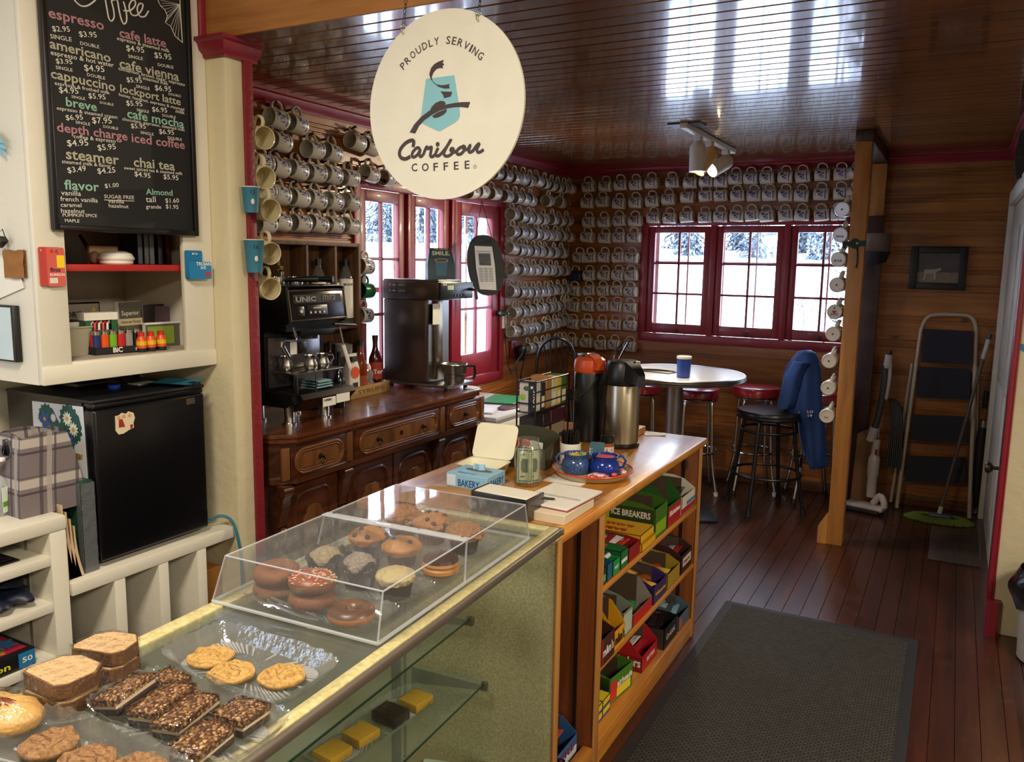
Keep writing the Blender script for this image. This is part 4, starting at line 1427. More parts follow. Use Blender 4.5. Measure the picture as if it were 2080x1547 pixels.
for k, (zz, hh, x_) in enumerate(((0.0, 0.055, XS - 0.012), (0.048, 0.035, XS - 0.05))):
 b = MB()
 def jk(u, v, zz=zz, hh=hh, x_=x_):
  y_ = 0.8 + 0.585 * u
  a_ = -PI / 2 + PI * v
  q_ = 0.75 + 0.25 * abs(math.sin(u * 24 + 3 * v + k))
  e = min(1.0, (1 - u) * 10 + 0.35)
  return (x_ - 0.14 + 0.14 * math.cos(a_) * q_ * e, y_, z_ + 0.001 + zz + hh * (0.5 + 0.5 * math.sin(a_) * q_ * e) + 0.008 * nz3((u * 8, v * 3, k)) * (v > 0.1))
 b.grid(jk, 60, 14)
 b.grid(lambda u, v, zz=zz, hh=hh, x_=x_: (x_ - 0.14 - 0.2 * v, 0.8 + 0.56 * u, z_ + 0.001 + zz + hh * (0.5 + 0.5 * (0.75 + 0.25 * abs(math.sin(u * 24 + 3 + k)))) * (1 - 0.3 * v)), 60, 6)
 b.obj('folded_panel', mat('1a2034', 0.45, 0, 0.2, 12), t, True)
z_ = SH[2]
t = thing('paper_ream', 'pack of bright neon paper in a pink and black wrapper, bottom shelf', 'paper pack', (XS - 0.1, 1.1, z_))
b = MB()
b.box(XS - 0.26, 0.85, z_ + 0.001, XS - 0.012, 1.335, z_ + 0.055, 0.003)
b.obj('wrapper', mat('15161c', 0.35), t, True)
b = MB()
b.box(XS - 0.25, 0.86, z_ + 0.0555, XS - 0.03, 1.32, z_ + 0.0565)
b.obj('pink_cover', mat('a8203e', 0.35), t, True)
for nm, cc, n_, sd in (('orange_splash', 'd0641c', 7, 1), ('green_splash', '7ca028', 6, 2), ('blue_splash', '2f7fb4', 6, 3)):
 b = MB()
 r_ = random.Random(sd)
 for k in range(n_):
  x_, y_ = XS - 0.12 - r_.uniform(-.06, .08), 1.15 + r_.uniform(-.2, .15)
  b.prism([(0.03 * (1 if i % 2 else .5) * math.cos(i * PI / 5), 0.045 * (1 if i % 2 else .5) * math.sin(i * PI / 5)) for i in range(10)], 0.0004 + 0.0002 * sd, TR(x_, y_, z_ + 0.0566) @ RZ(r_.uniform(0, 3)))
 b.obj(nm, mat(cc, 0.4), t, True)
b = MB()
b.text('Premium Neon', (XS - 0.0112, 1.0, z_ + 0.016), (XS - 0.0112, 1.26, z_ + 0.016), (0, 0, 1), 0.02, 0.02)
b.obj('lettering', mat('d8d020', 0.5), t, True)
b = MB()
b.box(XS - 0.012, 1.285, z_ + 0.006, XS - 0.0114, 1.333, z_ + 0.05)
b.obj('blue_corner', mat('2470a8', 0.4), t, True)
b = MB()
b.text('50', (XS - 0.011, 1.295, z_ + 0.02), (XS - 0.011, 1.325, z_ + 0.02), (0, 0, 1), 0.016, 0.02)
b.obj('count_lettering', WHITE, t, True)
# sample paper cups fixed to the wing wall end
for i, (cx_, ct, cb, hw, txt, lab) in enumerate(((507, 380, 432, 0.032, '12', 'smaller teal paper cup marked 12 fixed to the plaster wing wall'), (512, 487, 553, 0.036, '16', 'larger teal paper cup marked 16 on the wing wall, below the smaller'))):
 A, B = at(cx_, ct, 'X', XP + 0.03), at(cx_, cb, 'X', XP + 0.03)
 t = thing('paper_cup', lab, 'cup', (XP + hw + 0.003, A.y, B.z), 0, 'sample cups on the wing wall')
 h_ = A.z - B.z
 b = MB()
 b.lathe([(0, 0.002), (hw * 0.74, 0), (hw * 0.97, h_ - 0.002), (hw * 1.0, h_), (hw * 0.93, h_), (hw * 0.7, 0.004), (0, 0.004)], 24)
 b.obj('cup', mat('2f7086', 0.5), t)
 b = MB()
 b.torus(hw * 0.98, 0.0018, TR(0, 0, h_), 28, 6)
 b.obj('rim', WHITE, t)
 b = MB()
 b.text(txt, (hw * 0.72, -hw * 0.72, h_ * 0.72), (hw * 0.97, -hw * 0.3, h_ * 0.72), (0, 0, 1))
 b.obj('lettering', INK, t)
 b = MB()
 b.ball((hw * 0.78, -hw * 0.48, h_ * 0.42), 0.009, (0.4, 0.9, 1.2), 10)
 b.obj('logo', PAPER, t)
# ---------------------------------------------------------------- antique sideboard
WAL = wood('30170c', '582c16', 'Y', 0.3, 0.35, 0.0, None, 0.1, 1.2)
WALT = wood('42200f', '6e381c', 'Y', 0.24, 0.5, 0.0, None, 0.1, 1.0, '8a5a3a')
BURL = wood('4a2a14', '7c4f2a', 'Z', 0.32, 0.3, 0.0, None, 0.1, 0.6)
ZSB, XSB, SB0, SB1 = 0.92, -2.24, 2.295, 3.84
XBK = XL + 0.01
t = thing('sideboard', 'dark walnut antique sideboard with oval moulded drawers carrying the coffee machines', 'sideboard', ((XSB + XBK) / 2, (SB0 + SB1) / 2, 0))
def chamf(x_, g, y0_, y1_):
 c_ = 0.075
 return [(XBK, y0_ - g), (x_ + g - c_, y0_ - g), (x_ + g, y0_ - g + c_), (x_ + g, y1_ + g - c_), (x_ + g - c_, y1_ + g), (XBK, y1_ + g)]
b = MB()
for g, za, zb in ((-0.012, ZSB - 0.045, ZSB - 0.034), (0.004, ZSB - 0.034, ZSB - 0.018), (0.0, ZSB - 0.018, ZSB - 0.014), (0.012, ZSB - 0.014, ZSB - 0.003), (0.008, ZSB - 0.003, ZSB)):
 b.prism(chamf(XSB, g, SB0, SB1), zb - za, TR(0, 0, za))
b.obj('top', WALT, t, True)
b = MB()
b.prism(chamf(XSB - 0.02, 0, SB0 + 0.015, SB1 - 0.015), 0.145, TR(0, 0, ZSB - 0.19))
b.prism(chamf(XSB - 0.008, 0, SB0 + 0.004, SB1 - 0.004), 0.022, TR(0, 0, ZSB - 0.205))
b.obj('drawer_case', WAL, t, True)
b = MB()
b.prism(chamf(XSB - 0.065, 0, SB0 + 0.03, SB1 - 0.03), ZSB - 0.205 - 0.06, TR(0, 0, 0.06))
b.prism(chamf(XSB - 0.03, 0, SB0 + 0.01, SB1 - 0.01), 0.07)
b.obj('lower_case', WAL, t, True)
BRASS = mat('4a3a24', 0.35, 0.9)
DR = ((2.345, 2.68, 1), (2.745, 3.40, 2), (3.475, 3.81, 1))
xf = XSB - 0.02
for ya, yb, npull in DR:
 zc, hh = ZSB - 0.118, 0.13
 d_ = MB()
 d_.box(xf - 0.01, ya, zc - hh / 2, xf + 0.008, yb, zc + hh / 2, 0.003)
 dr = d_.obj('drawer', WAL, t, True)
 w_ = yb - ya
 F_ = frame((xf + 0.008, (ya + yb) / 2, zc), (0, 1, 0), (0, 0, 1), (1, 0, 0))
 m = MB()
 for dd, r_ in ((0.0, 0.0058), (0.011, 0.0042)):
  pts = rrect(w_ - 0.05 - 2 * dd, 0.098 - 2 * dd, 0.0489 - dd, 9)
  m.tube([F_ @ Vector((p[0], p[1], 0.002)) for p in pts], r_, 8, True)
 m.obj('oval_moulding', mat('6b3f20', 0.3, 0, 0.15, 20, 0, 0.3), dr, True)
 m = MB(F_)
 m.prism(rrect(w_ - 0.085, 0.062, 0.0308, 9), 0.003)
 m.obj('burl_panel', BURL, dr, True)
 ys = [0.0] if npull == 1 else [-w_ * 0.27, w_ * 0.27]
 for y_ in ys:
  m = MB(F_ @ TR(y_, 0, 0.003))
  m.lathe([(0.012, 0), (0.013, 0.003), (0.006, 0.005), (0.005, 0.016), (0.007, 0.02), (0.001, 0.022)], 14)
  m.torus(0.014, 0.0022, TR(0, -0.016, 0.016), 18, 6)
  m.obj('ring_pull', BRASS, dr, True)
 m = MB(F_ @ TR(0.0 if npull == 2 else 0.0, 0.0 if npull == 2 else 0.02, 0.003))
 if npull == 2:
  m.lathe([(0.011, 0), (0.011, 0.003), (0.007, 0.004), (0.002, 0.003)], 14)
  m.obj('keyhole', BRASS, dr, True)
for ya in (2.70, 3.428, 2.318, 3.826):
 b = MB()
 b.box(xf - 0.004, ya - 0.019, ZSB - 0.18, xf + 0.012, ya + 0.019, ZSB - 0.05, 0.003)
 b.obj('burl_block', BURL, t, True)
xd = XSB - 0.065
for ya, yb in ((2.36, 2.665), (2.735, 3.06), (3.075, 3.395), (3.465, 3.795)):
 d_ = MB()
 d_.box(xd - 0.01, ya, 0.1, xd + 0.012, yb, 0.705, 0.003)
 dr = d_.obj('door', WAL, t, True)
 w_ = yb - ya
 F_ = frame((xd + 0.012, (ya + yb) / 2, 0.4), (0, 1, 0), (0, 0, 1), (1, 0, 0))
 iw = w_ - 0.09
 def arched(e):
  h2 = 0.26 + e
  w2 = iw / 2 + e
  return [(-w2, -h2), (w2, -h2), (w2, h2 - 0.06)] + [(w2 - 0.06 + 0.06 * math.cos(a_), h2 - 0.06 + 0.06 * math.sin(a_)) for a_ in (PI / 8, PI / 4, 3 * PI / 8, PI / 2)] + [(-w2 + 0.06 - 0.06 * math.cos(a_), h2 - 0.06 + 0.06 * math.sin(a_)) for a_ in (PI / 2, 3 * PI / 8, PI / 4, PI / 8)] + [(-w2, h2 - 0.06)]
 m = MB()
 m.tube([F_ @ Vector((p[0], p[1], 0.0)) for p in arched(0.0)], 0.008, 8, True)
 m.obj('arched_moulding', WAL, dr, True)
 m = MB(F_)
 q_ = iw / 2 - 0.045
 m.prism([(-q_, -0.2), (q_, -0.2), (q_, 0.14), (q_ - 0.02, 0.16), (q_ - 0.02, 0.175), (q_ - 0.04, 0.19), (-q_ + 0.04, 0.19), (-q_ + 0.02, 0.175), (-q_ + 0.02, 0.16), (-q_, 0.14)], 0.006)
 m.obj('raised_panel', BURL, dr, True)
for ya in (2.335, 2.70, 3.43, 3.81):
 b = MB()
 # carved corbel: scroll at the top, taper, ball drop below
 pr = [(0.0, 0.0), (0.045, 0.0), (0.05, -0.02), (0.048, -0.04), (0.036, -0.055), (0.03, -0.1), (0.016, -0.14), (0.012, -0.17), (0.0, -0.18)]
 b.prism([(x_, z_) for x_, z_ in pr], 0.044, frame((xd, ya + 0.022, 0.712), (1, 0, 0), (0, 0, 1), (0, -1, 0)))
 b.cyl((xd + 0.034, ya - 0.026, 0.69), (xd + 0.034, ya + 0.026, 0.69), 0.02, None, 14)
 b.ball((xd + 0.012, ya, 0.52), 0.018)
 b.box(xd - 0.004, ya - 0.016, 0.1, xd + 0.012, ya + 0.016, 0.5, 0.004)
 b.obj('corbel', WAL, t, True)
# ---------------------------------------------------------------- bottle hutch behind the espresso machine
HUT = wood('3c2413', '6b4526', 'Z', 0.6, 0, 0.0, None, 0.1, 0.9)
HX, HY0, HY1, HZ = -2.66, 2.36, at(733, 550, 'X', -2.66).y, 1.685
t = thing('bottle_hutch', 'dark wooden open hutch with upright dividers holding syrup bottles', 'shelf', ((HX + XBK) / 2, (HY0 + HY1) / 2, ZSB))
b = MB()
b.box(XBK + 0.005, HY0, ZSB + 0.002, HX, HY0 + 0.018, HZ, 0.002)
b.obj('side_panel', HUT, t, True)
b = MB()
b.box(XBK + 0.005, HY1 - 0.018, ZSB + 0.002, HX, HY1, HZ, 0.002)
b.obj('side_panel', HUT, t, True)
b = MB()
b.box(XBK + 0.005, HY0 + 0.018, HZ - 0.018, HX, HY1 - 0.018, HZ, 0.002)
b.obj('top', HUT, t, True)
b = MB()
b.box(XBK + 0.005, HY0 + 0.018, ZSB + 0.002, XBK + 0.015, HY1 - 0.018, HZ - 0.018)
b.obj('back_board', HUT, t, True)
for y_ in (at(568, 550, 'X', HX).y, at(626, 550, 'X', HX).y, at(684, 550, 'X', HX).y):
 b = MB()
 b.box(XBK + 0.015, y_ - 0.008, 1.28, HX - 0.004, y_ + 0.008, HZ - 0.018, 0.002)
 b.obj('divider', HUT, t, True)
b = MB()
b.box(XBK + 0.015, HY0 + 0.018, 1.262, HX - 0.003, HY1 - 0.018, 1.28, 0.002)
b.obj('shelf', HUT, t, True)
def bottle(name, label, loc, r, h, body_col, cap_col, glassy_=False, lab=None, txt=None, group=None, rz=0.0, shoulder=0.62, neck=0.3):
 t = thing(name, label, 'bottle', loc, rz, group)
 m = MB()
 nr = r * neck
 m.lathe([(0, 0), (r * 0.94, 0), (r, r * 0.1), (r, h * shoulder * 0.94), (r * 0.95, h * shoulder), (r * 0.6, h * (shoulder + 0.1)), (nr * 1.1, h * (shoulder + 0.17)), (nr, h * (shoulder + 0.2)), (nr, h * 0.95), (0, h * 0.95)], 20)
 m.obj('body', clear((0.8, 0.82, 0.82), 0.3, 0.04, 0.06) if glassy_ else mat(body_col, 0.12, 0, 0.1, 8, 0, 0.3), t)
 m = MB()
 m.lathe([(nr * 1.15, h * 0.9), (nr * 1.2, h), (0, h)], 16)
 m.obj('cap', mat(cap_col, 0.4), t)
 if lab:
  m = MB()
  m.lathe([(r * 1.01, h * lab[1]), (r * 1.01, h * lab[2])], 20, caps=(False, False))
  m.obj('label', mat(lab[0], 0.5), t)
 if txt:
  # lettering faces the room, a little towards the till
  m = MB()
  c_, s_ = math.cos(-0.5), math.sin(-0.5)
  n_ = Vector((c_, s_, 0))
  u_ = Vector((-s_, c_, 0))
  m.text(txt[0], n_ * r * 1.03 - u_ * r * 0.75 + Vector((0, 0, h * txt[1])), n_ * r * 1.03 + u_ * r * 0.75 + Vector((0, 0, h * txt[1])), (0, 0, 1), None, 0.02)
  m.obj('lettering', mat(txt[2], 0.5), t)
 return t
for i, (px_, wh) in enumerate(((645, 'in the middle bay of the hutch'), (672, 'half hidden in the right hutch bay'), (701, 'in the right hutch bay, reading MONIN'))):
 y_ = at(px_, 560, 'X', -2.718).y
 bottle('syrup_bottle', 'clear syrup bottle with black cap and white label ' + wh, (-2.713, y_, 1.281), 0.036, 0.325 if i != 1 else 0.3, '9a9a98', '141416', True, ('dcd8cc', 0.1, 0.7), ('MONIN', 0.6, '2a2a2c'), 'clear syrup bottles', 0, 0.72, 0.36)
for i, px_ in enumerate((662, 685)):
 y_ = at(px_, 700, 'X', -2.5).y
 bottle('dark_bottle', 'dark purple syrup bottle behind the steam wand, ' + ('left of two' if i == 0 else 'right of two'), (-2.72, y_ + 0.2, ZSB + 0.001), 0.032, 0.28, '231824', '1a1a1e', False, ('3a3648', 0.1, 0.5), None, 'dark syrup bottles', 0, 0.65, 0.35)
t = thing('plastic_pitcher', 'tall frosted plastic pitcher standing in the lower hutch', 'pitcher', (-2.712, HY1 - 0.08, ZSB + 0.001))
b = MB()
b.lathe([(0.034, 0), (0.044, 0.26), (0.046, 0.26), (0.04, 0.01), (0.0, 0.008)], 18, caps=(True, True))
b.obj('body', mat('8d8a84', 0.3), t)
# ---------------------------------------------------------------- espresso machine (front faces the room, +X)
EY0, EY1, EXB = 2.435, 2.79, -2.77 + 0.17
t = thing('espresso_machine', 'black and chrome espresso machine on steel legs with a steam wand each side', 'espresso machine', (-2.45, (EY0 + EY1) / 2, ZSB))
BODY = mat('0b0b0d', 0.3)
b = MB()
prof = [(EXB, 1.0), (-2.36, 1.0), (-2.315, 1.02), (-2.33, 1.05), (-2.47, 1.06), (-2.47, 1.3), (-2.33, 1.345), (-2.345, 1.49), (EXB, 1.49)]
for ya, yb in ((EY0, EY0 + 0.012), (EY1 - 0.012, EY1)):
 b = MB()
 b.prism(prof, yb - ya, frame((0, yb, 0), (1, 0, 0), (0, 0, 1), (0, -1, 0)))
 b.obj('side_panel', BODY, t, True)
b = MB()
b.box(EXB, EY0 + 0.012, 1.0, -2.47, EY1 - 0.012, 1.48)
b.box(-2.47, EY0 + 0.012, 1.31, -2.36, EY1 - 0.012, 1.48)
b.obj('body', BODY, t, True)
b = MB()
b.box(EXB + 0.02, EY0 + 0.01, 1.49, -2.36, EY1 - 0.01, 1.496, 0.002)
b.obj('cup_tray', STEEL_D, t, True)
# slanted fascia
F_ = frame((-2.327, EY0 + 0.004, 1.352), (0, 1, 0), Vector((-0.016, 0, 0.125)).normalized(), (1, 0, 0.12))
b = MB(F_)
fw2, fh2 = EY1 - EY0 - 0.008, 0.128
b.box(0, 0, -0.012, fw2, fh2, 0.0, 0.003)
fa = b.obj('fascia', mat('2c2626', 0.22, 0.7), t, True)
b = MB(F_)
b.tube([(0.004, 0.004, 0.001), (0.004, fh2 - 0.004, 0.001), (fw2 - 0.004, fh2 - 0.004, 0.001), (fw2 - 0.004, 0.004, 0.001)], 0.004, 8, True)
b.obj('chrome_edge', CHROME, fa, True)
b = MB(F_)
b.box(0.03, 0.074, 0.0, fw2 - 0.03, 0.108, 0.0012)
b.obj('name_plate', BLACK, fa, True)
b = MB()
b.text('UNIC', F_ @ Vector((0.04, 0.08, 0.0015)), F_ @ Vector((0.16, 0.08, 0.0015)), (0, 0, 1), 0.02, 0.04)
b.text('mira', F_ @ Vector((0.2, 0.082, 0.0015)), F_ @ Vector((0.28, 0.082, 0.0015)), (0, 0, 1), None, 0.0, shear=0.2)
b.obj('lettering', mat('8c8884', 0.4), fa, True)
b = MB(F_)
b.box(0.105, 0.022, 0.0, 0.225, 0.064, 0.002, 0.001)
b.box(0.045, 0.022, 0.0, 0.085, 0.06, 0.002, 0.001)
b.obj('keypad', BLACK, fa, True)
b = MB(F_)
for k in range(4):
 b.cyl((0.122 + 0.027 * k, 0.034, 0.002), (0.122 + 0.027 * k, 0.034, 0.0026), 0.005, None, 10)
b.box(0.14, 0.05, 0.002, 0.19, 0.054, 0.0026)
b.cyl((0.065, 0.04, 0.002), (0.065, 0.04, 0.006), 0.007, None, 12)
b.obj('button', mat('c9c4bc', 0.4), fa, True)
b = MB()
b.box(-2.469, EY0 + 0.015, 1.07, -2.463, EY1 - 0.03, 1.28, 0.002)
b.obj('backsplash', mat('6a6466', 0.2, 0.8), t, True)
b = MB()
b.box(-2.462, EY0 + 0.14, 1.2, -2.4615, EY0 + 0.18, 1.255)
b.obj('notice', PAPER, t, True)
b = MB()
b.box(-2.462, EY0 + 0.19, 1.2, -2.456, EY0 + 0.235, 1.25, 0.003)
b.obj('dial_box', BLACK, t, True)
b = MB()
b.cyl((-2.41, EY0 + 0.2, 1.22 + 0.05), (-2.41, EY0 + 0.2, 1.33), 0.036, 0.04, 20)
b.box(-2.44, EY0 + 0.1, 1.285, -2.36, EY0 + 0.31, 1.33, 0.006)
b.obj('group_head', BLACK, t, True)
b = MB()
b.box(-2.46, EY0 + 0.012, 1.05, -2.29, EY1 - 0.012, 1.06, 0.003)
b.prism([(-2.33, 0.985), (-2.275, 1.04), (-2.29, 1.06), (-2.33, 1.05)], EY1 - EY0 - 0.024, frame((0, EY1 - 0.012, 0), (1, 0, 0), (0, 0, 1), (0, -1, 0)))
b.obj('drip_tray', mat('2e2a2a', 0.25, 0.8), t, True)
b = MB()
b.box(-2.278, EY0 + 0.13, 0.995, -2.2765, EY0 + 0.21, 1.032, M=None)
b.box(-2.278, EY0 + 0.215, 1.0, -2.2765, EY0 + 0.3, 1.037)
b.obj('data_plate', PAPER, t, True)
b = MB()
b.text('UNIC', (-2.2758, EY0 + 0.137, 1.018), (-2.2758, EY0 + 0.185, 1.018), (0, 0, 1), 0.009, 0.05)
b.obj('plate_lettering', INK, t, True)
# inner cup stand
b = MB()
b.box(-2.45, EY0 + 0.03, 1.135, -2.32, EY1 - 0.04, 1.141, 0.001)
b.box(-2.45, EY0 + 0.14, 1.06, -2.44, EY1 - 0.04, 1.135)
b.box(-2.326, EY0 + 0.14, 1.06, -2.322, EY0 + 0.144, 1.135)
b.box(-2.326, EY1 - 0.044, 1.06, -2.322, EY1 - 0.04, 1.135)
b.box(-2.326, EY0 + 0.03, 1.06, -2.322, EY0 + 0.034, 1.135)
b.obj('cup_stand', STEEL, t, True)
for x_, y_ in ((-2.40, EY0 + 0.06), (-2.395, EY0 + 0.27), (-2.57, EY0 + 0.06), (-2.57, EY0 + 0.27)):
 b = MB()
 b.lathe([(0.032, 0), (0.032, 0.008), (0.024, 0.01)], 18, TR(x_, y_, ZSB + 0.0))
 b.lathe([(0.023, 0.01), (0.023, 0.09)], 18, TR(x_, y_, ZSB))
 b.obj('leg', CHROME, t, True)
# steam wands
b = MB()
b.tube(smooth_path([at(596, 665, 'X', -2.32), at(600, 690, 'X', -2.3), at(575, 693, 'X', -2.3), at(572, 705, 'X', -2.3)], 5), 0.005, 8)
b.tube([at(574, 703, 'X', -2.3), at(586, 725, 'X', -2.3)], 0.009, 10)
b.obj('steam_wand', CHROME, t, True)
b = MB()
b.tube([at(690, 664, 'X', -2.3), at(698, 700, 'X', -2.28)], 0.004, 8)
b.obj('wand_pipe', CHROME, t, True)
b = MB()
b.tube([at(697, 700, 'X', -2.28), at(711, 746, 'X', -2.27)], 0.0085, 10)
b.obj('wand_sleeve', mat('d8d2c6', 0.4), t, True)
b = MB()
b.tube([at(678, 658, 'X', -2.32), at(722, 660, 'X', -2.31)], 0.007, 8)
b.obj('tap_lever', BLACK, t, True)
# things on the machine
def porta(loc, rz):
 m = MB(TR(*loc) @ RZ(rz))
 m.lathe([(0.036, 0), (0.036, 0.03), (0.033, 0.03), (0.03, 0.006), (0, 0.006)], 18)
 m.cyl((0.034, 0, 0.015), (0.06, 0, 0.02), 0.007)
 m.cyl((0.06, 0, 0.02), (0.18, 0, 0.03), 0.012, 0.014)
 return m
for i, (px_, py_, rz, wh) in enumerate(((562, 572, 0.55, 'at the left on top of the espresso machine'), (600, 574, 0.35, 'right of the first, on top of the espresso machine'))):
 P = at(px_, py_, 'X', -2.5)
 t = thing('portafilter', 'chrome portafilter with black handle ' + wh, 'portafilter', (-2.5, P.y, 1.497), rz, 'portafilters')
 m = MB()
 m.lathe([(0, 0), (0.034, 0), (0.036, 0.03), (0.033, 0.03), (0.03, 0.006), (0, 0.006)], 18)
 m.obj('basket', CHROME, t)
 m = MB()
 m.tube([(0.034, 0, 0.016), (0.065, 0, 0.02), (0.1, 0, 0.022), (0.17, 0, 0.024)], [0.007, 0.009, 0.012, 0.014], 10)
 m.obj('handle', BLACK, t)
t = thing('tamper', 'brass topped chrome tamper lying behind the portafilters', 'tamper', (-2.55, 2.62, 1.497))
b = MB()
b.lathe([(0, 0), (0.029, 0), (0.029, 0.02), (0.012, 0.03), (0.016, 0.05), (0, 0.06)], 16)
b.obj('body', CHROME, t)
b = MB()
b.lathe([(0.01, 0.06), (0.012, 0.075), (0, 0.08)], 12)
b.obj('knob', mat('b08a3a', 0.3, 1.0), t)
for i, (px_, wh) in enumerate(((601, 'leftmost, against the splash plate'), (631, 'middle of the three on the stand'), (656, 'rightmost, its handle showing'))):
 y_ = at(px_, 740, 'X', -2.37).y
 x_ = -2.37 if i else -2.42
 t = thing('creamer_jug', 'small steel creamer jug, ' + wh, 'jug', (x_, y_, 1.142), 0.9 if i == 2 else 2.4, 'steel creamer jugs')
 b = MB()
 b.lathe([(0, 0), (0.022, 0), (0.029, 0.012), (0.029, 0.026), (0.022, 0.042), (0.024, 0.056), (0.027, 0.062), (0.025, 0.062), (0.02, 0.042), (0.0, 0.03)], 18)
 b.obj('body', STEEL, t)
 b = MB()
 b.tube([(0.024, 0, 0.055), (0.042, 0, 0.056), (0.046, 0, 0.04), (0.03, 0, 0.018)], 0.0028, 6)
 b.obj('handle', STEEL, t)
y_ = at(648, 776, 'X', -2.36).y
t = thing('folded_cloth', 'pale blue folded cloth under the steel cup stand', 'cloth', (-2.37, y_, 1.0605))
b = MB()
for k, (zz, w) in enumerate(((0.006, 0.1), (0.018, 0.095), (0.029, 0.085))):
 b.grid(lambda u, v, zz=zz, w=w: (0.045 * math.cos(2 * PI * u), (v - .5) * w + 0.004 * math.sin(u * 9), max(0.0005, zz + 0.0058 * math.sin(2 * PI * u))), 14, 6, True)
b.obj('cloth', mat('7fa4ac', 0.9, 0, 0.1, 20, 0.3), t)
# ---------------------------------------------------------------- crate of syrups
P0, P1 = at(716, 812, 'Z', ZSB), at(797, 787, 'Z', ZSB)
P0 = Vector((-2.56, 3.05, ZSB))
P0, P1 = Vector((-2.572, 3.10, ZSB + 0.0004)), Vector((-2.59, 3.44, ZSB + 0.0004))
ang = math.atan2(P1.y - P0.y, P1.x - P0.x)
wid = (P1 - P0).length
t = thing('wooden_tray', 'low raw wooden tray with carved lettering holding syrups and coffee', 'tray', P0, ang)
TRAYW = wood('7a5a34', 'a8844e', 'X', 0.6, 0, 0.0, None, 0.1, 1.2)
b = MB()
b.box(0, 0, 0, wid, 0.012, 0.058, 0.002)
b.obj('front_board', TRAYW, t)
b = MB()
b.box(0, 0.012, 0, wid, 0.085, 0.008)
b.box(0, 0.012, 0, 0.01, 0.085, 0.055)
b.box(wid - 0.01, 0.012, 0, wid, 0.085, 0.055)
b.obj('box', TRAYW, t)
b = MB()
b.text('SYRUPS', (0.06, -0.0005, 0.02), (wid - 0.06, -0.0005, 0.02), (0, 0, 1), 0.022, 0.0)
b.obj('carved_lettering', mat('5a3f22', 0.7), t)
M_ = Matrix.Translation(P0) @ RZ(ang)
t = thing('coffee_bag', 'white coffee bag with an orange round emblem in the wooden tray', 'coffee bag', M_ @ Vector((0.065, 0.044, 0.009)), ang - 0.1)
b = MB()
b.loft([[(p[0], p[1], z) for p in rrect(w, d_, 0.008, 4)] for w, d_, z in ((0.075, 0.05, 0), (0.078, 0.052, 0.02), (0.076, 0.046, 0.14), (0.076, 0.012, 0.19), (0.076, 0.006, 0.215))])
b.obj('bag', mat('cfcabe', 0.35), t)
b = MB()
b.cyl((0, -0.0255, 0.12), (0, -0.0262, 0.12), 0.03, None, 24)
b.obj('orange_emblem', mat('d4541c', 0.5), t)
b = MB()
b.box(-0.02, -0.0255, 0.175, 0.02, -0.0075, 0.2)
b.box(-0.018, -0.027, 0.03, 0.018, -0.0262, 0.07)
b.obj('dark_label', mat('2c2a28', 0.5), t)
bottle('amber_syrup', 'amber syrup bottle with white pump collar behind the coffee bag', M_ @ Vector((0.145, 0.048, 0.009)), 0.034, 0.275, '7a2c0c', '1b1b1d', False, ('8a3a18', 0.1, 0.35), None, None, 0, 0.6, 0.42)
t = thing('honey_bear', 'clear honey bear style squeeze bottle with yellow label in the tray', 'bottle', M_ @ Vector((0.208, 0.044, 0.009)))
b = MB()
b.lathe([(0, 0), (0.026, 0), (0.029, 0.01), (0.028, 0.05), (0.02, 0.065), (0.026, 0.085), (0.024, 0.105), (0.012, 0.118), (0, 0.12)], 18)
b.obj('body', clear((0.9, 0.88, 0.8), 0.3, 0.05, 0.15), t)
b = MB()
b.lathe([(0.014, 0.118), (0.013, 0.135), (0.004, 0.15), (0, 0.15)], 14)
b.obj('cap', WHITE, t)
b = MB()
b.cyl((0.013, -0.026, 0.032), (0.0135, -0.0275, 0.032), 0.018, None, 16)
b.obj('label', mat('d8b83a', 0.5), t)
bottle('red_syrup', 'tall dark red syrup bottle with Tor lettering at the tray right end', M_ @ Vector((0.276, 0.048, 0.009)), 0.034, 0.29, '3a0e0a', '2a1410', False, ('a03020', 0.22, 0.52), ('Tor', 0.32, 'e8e0d4'), None, 0, 0.6, 0.4)
bottle('pump_bottle', 'dark bottle with slim black pump right of the espresso machine', (-2.5, 2.93, ZSB + 0.001), 0.028, 0.26, '17171c', '0d0d0f', False, None, None, None, 0, 0.5, 0.3)
t = thing('glass_jar', 'small clear glass jar with red contents left of the wooden tray', 'jar', (-2.6, 3.07, ZSB + 0.001))
b = MB()
b.lathe([(0, 0), (0.036, 0), (0.038, 0.01), (0.038, 0.07), (0.032, 0.08), (0.03, 0.08), (0.035, 0.07), (0.035, 0.012), (0, 0.01)], 18)
b.obj('glass', clear((0.9, 0.92, 0.92), 0.3, 0.04, 0.04), t)
b = MB()
b.lathe([(0.0, 0.012), (0.034, 0.012), (0.034, 0.05), (0, 0.052)], 18)
b.obj('contents', mat('7a1f16', 0.5, 0, 0.3, 60), t)
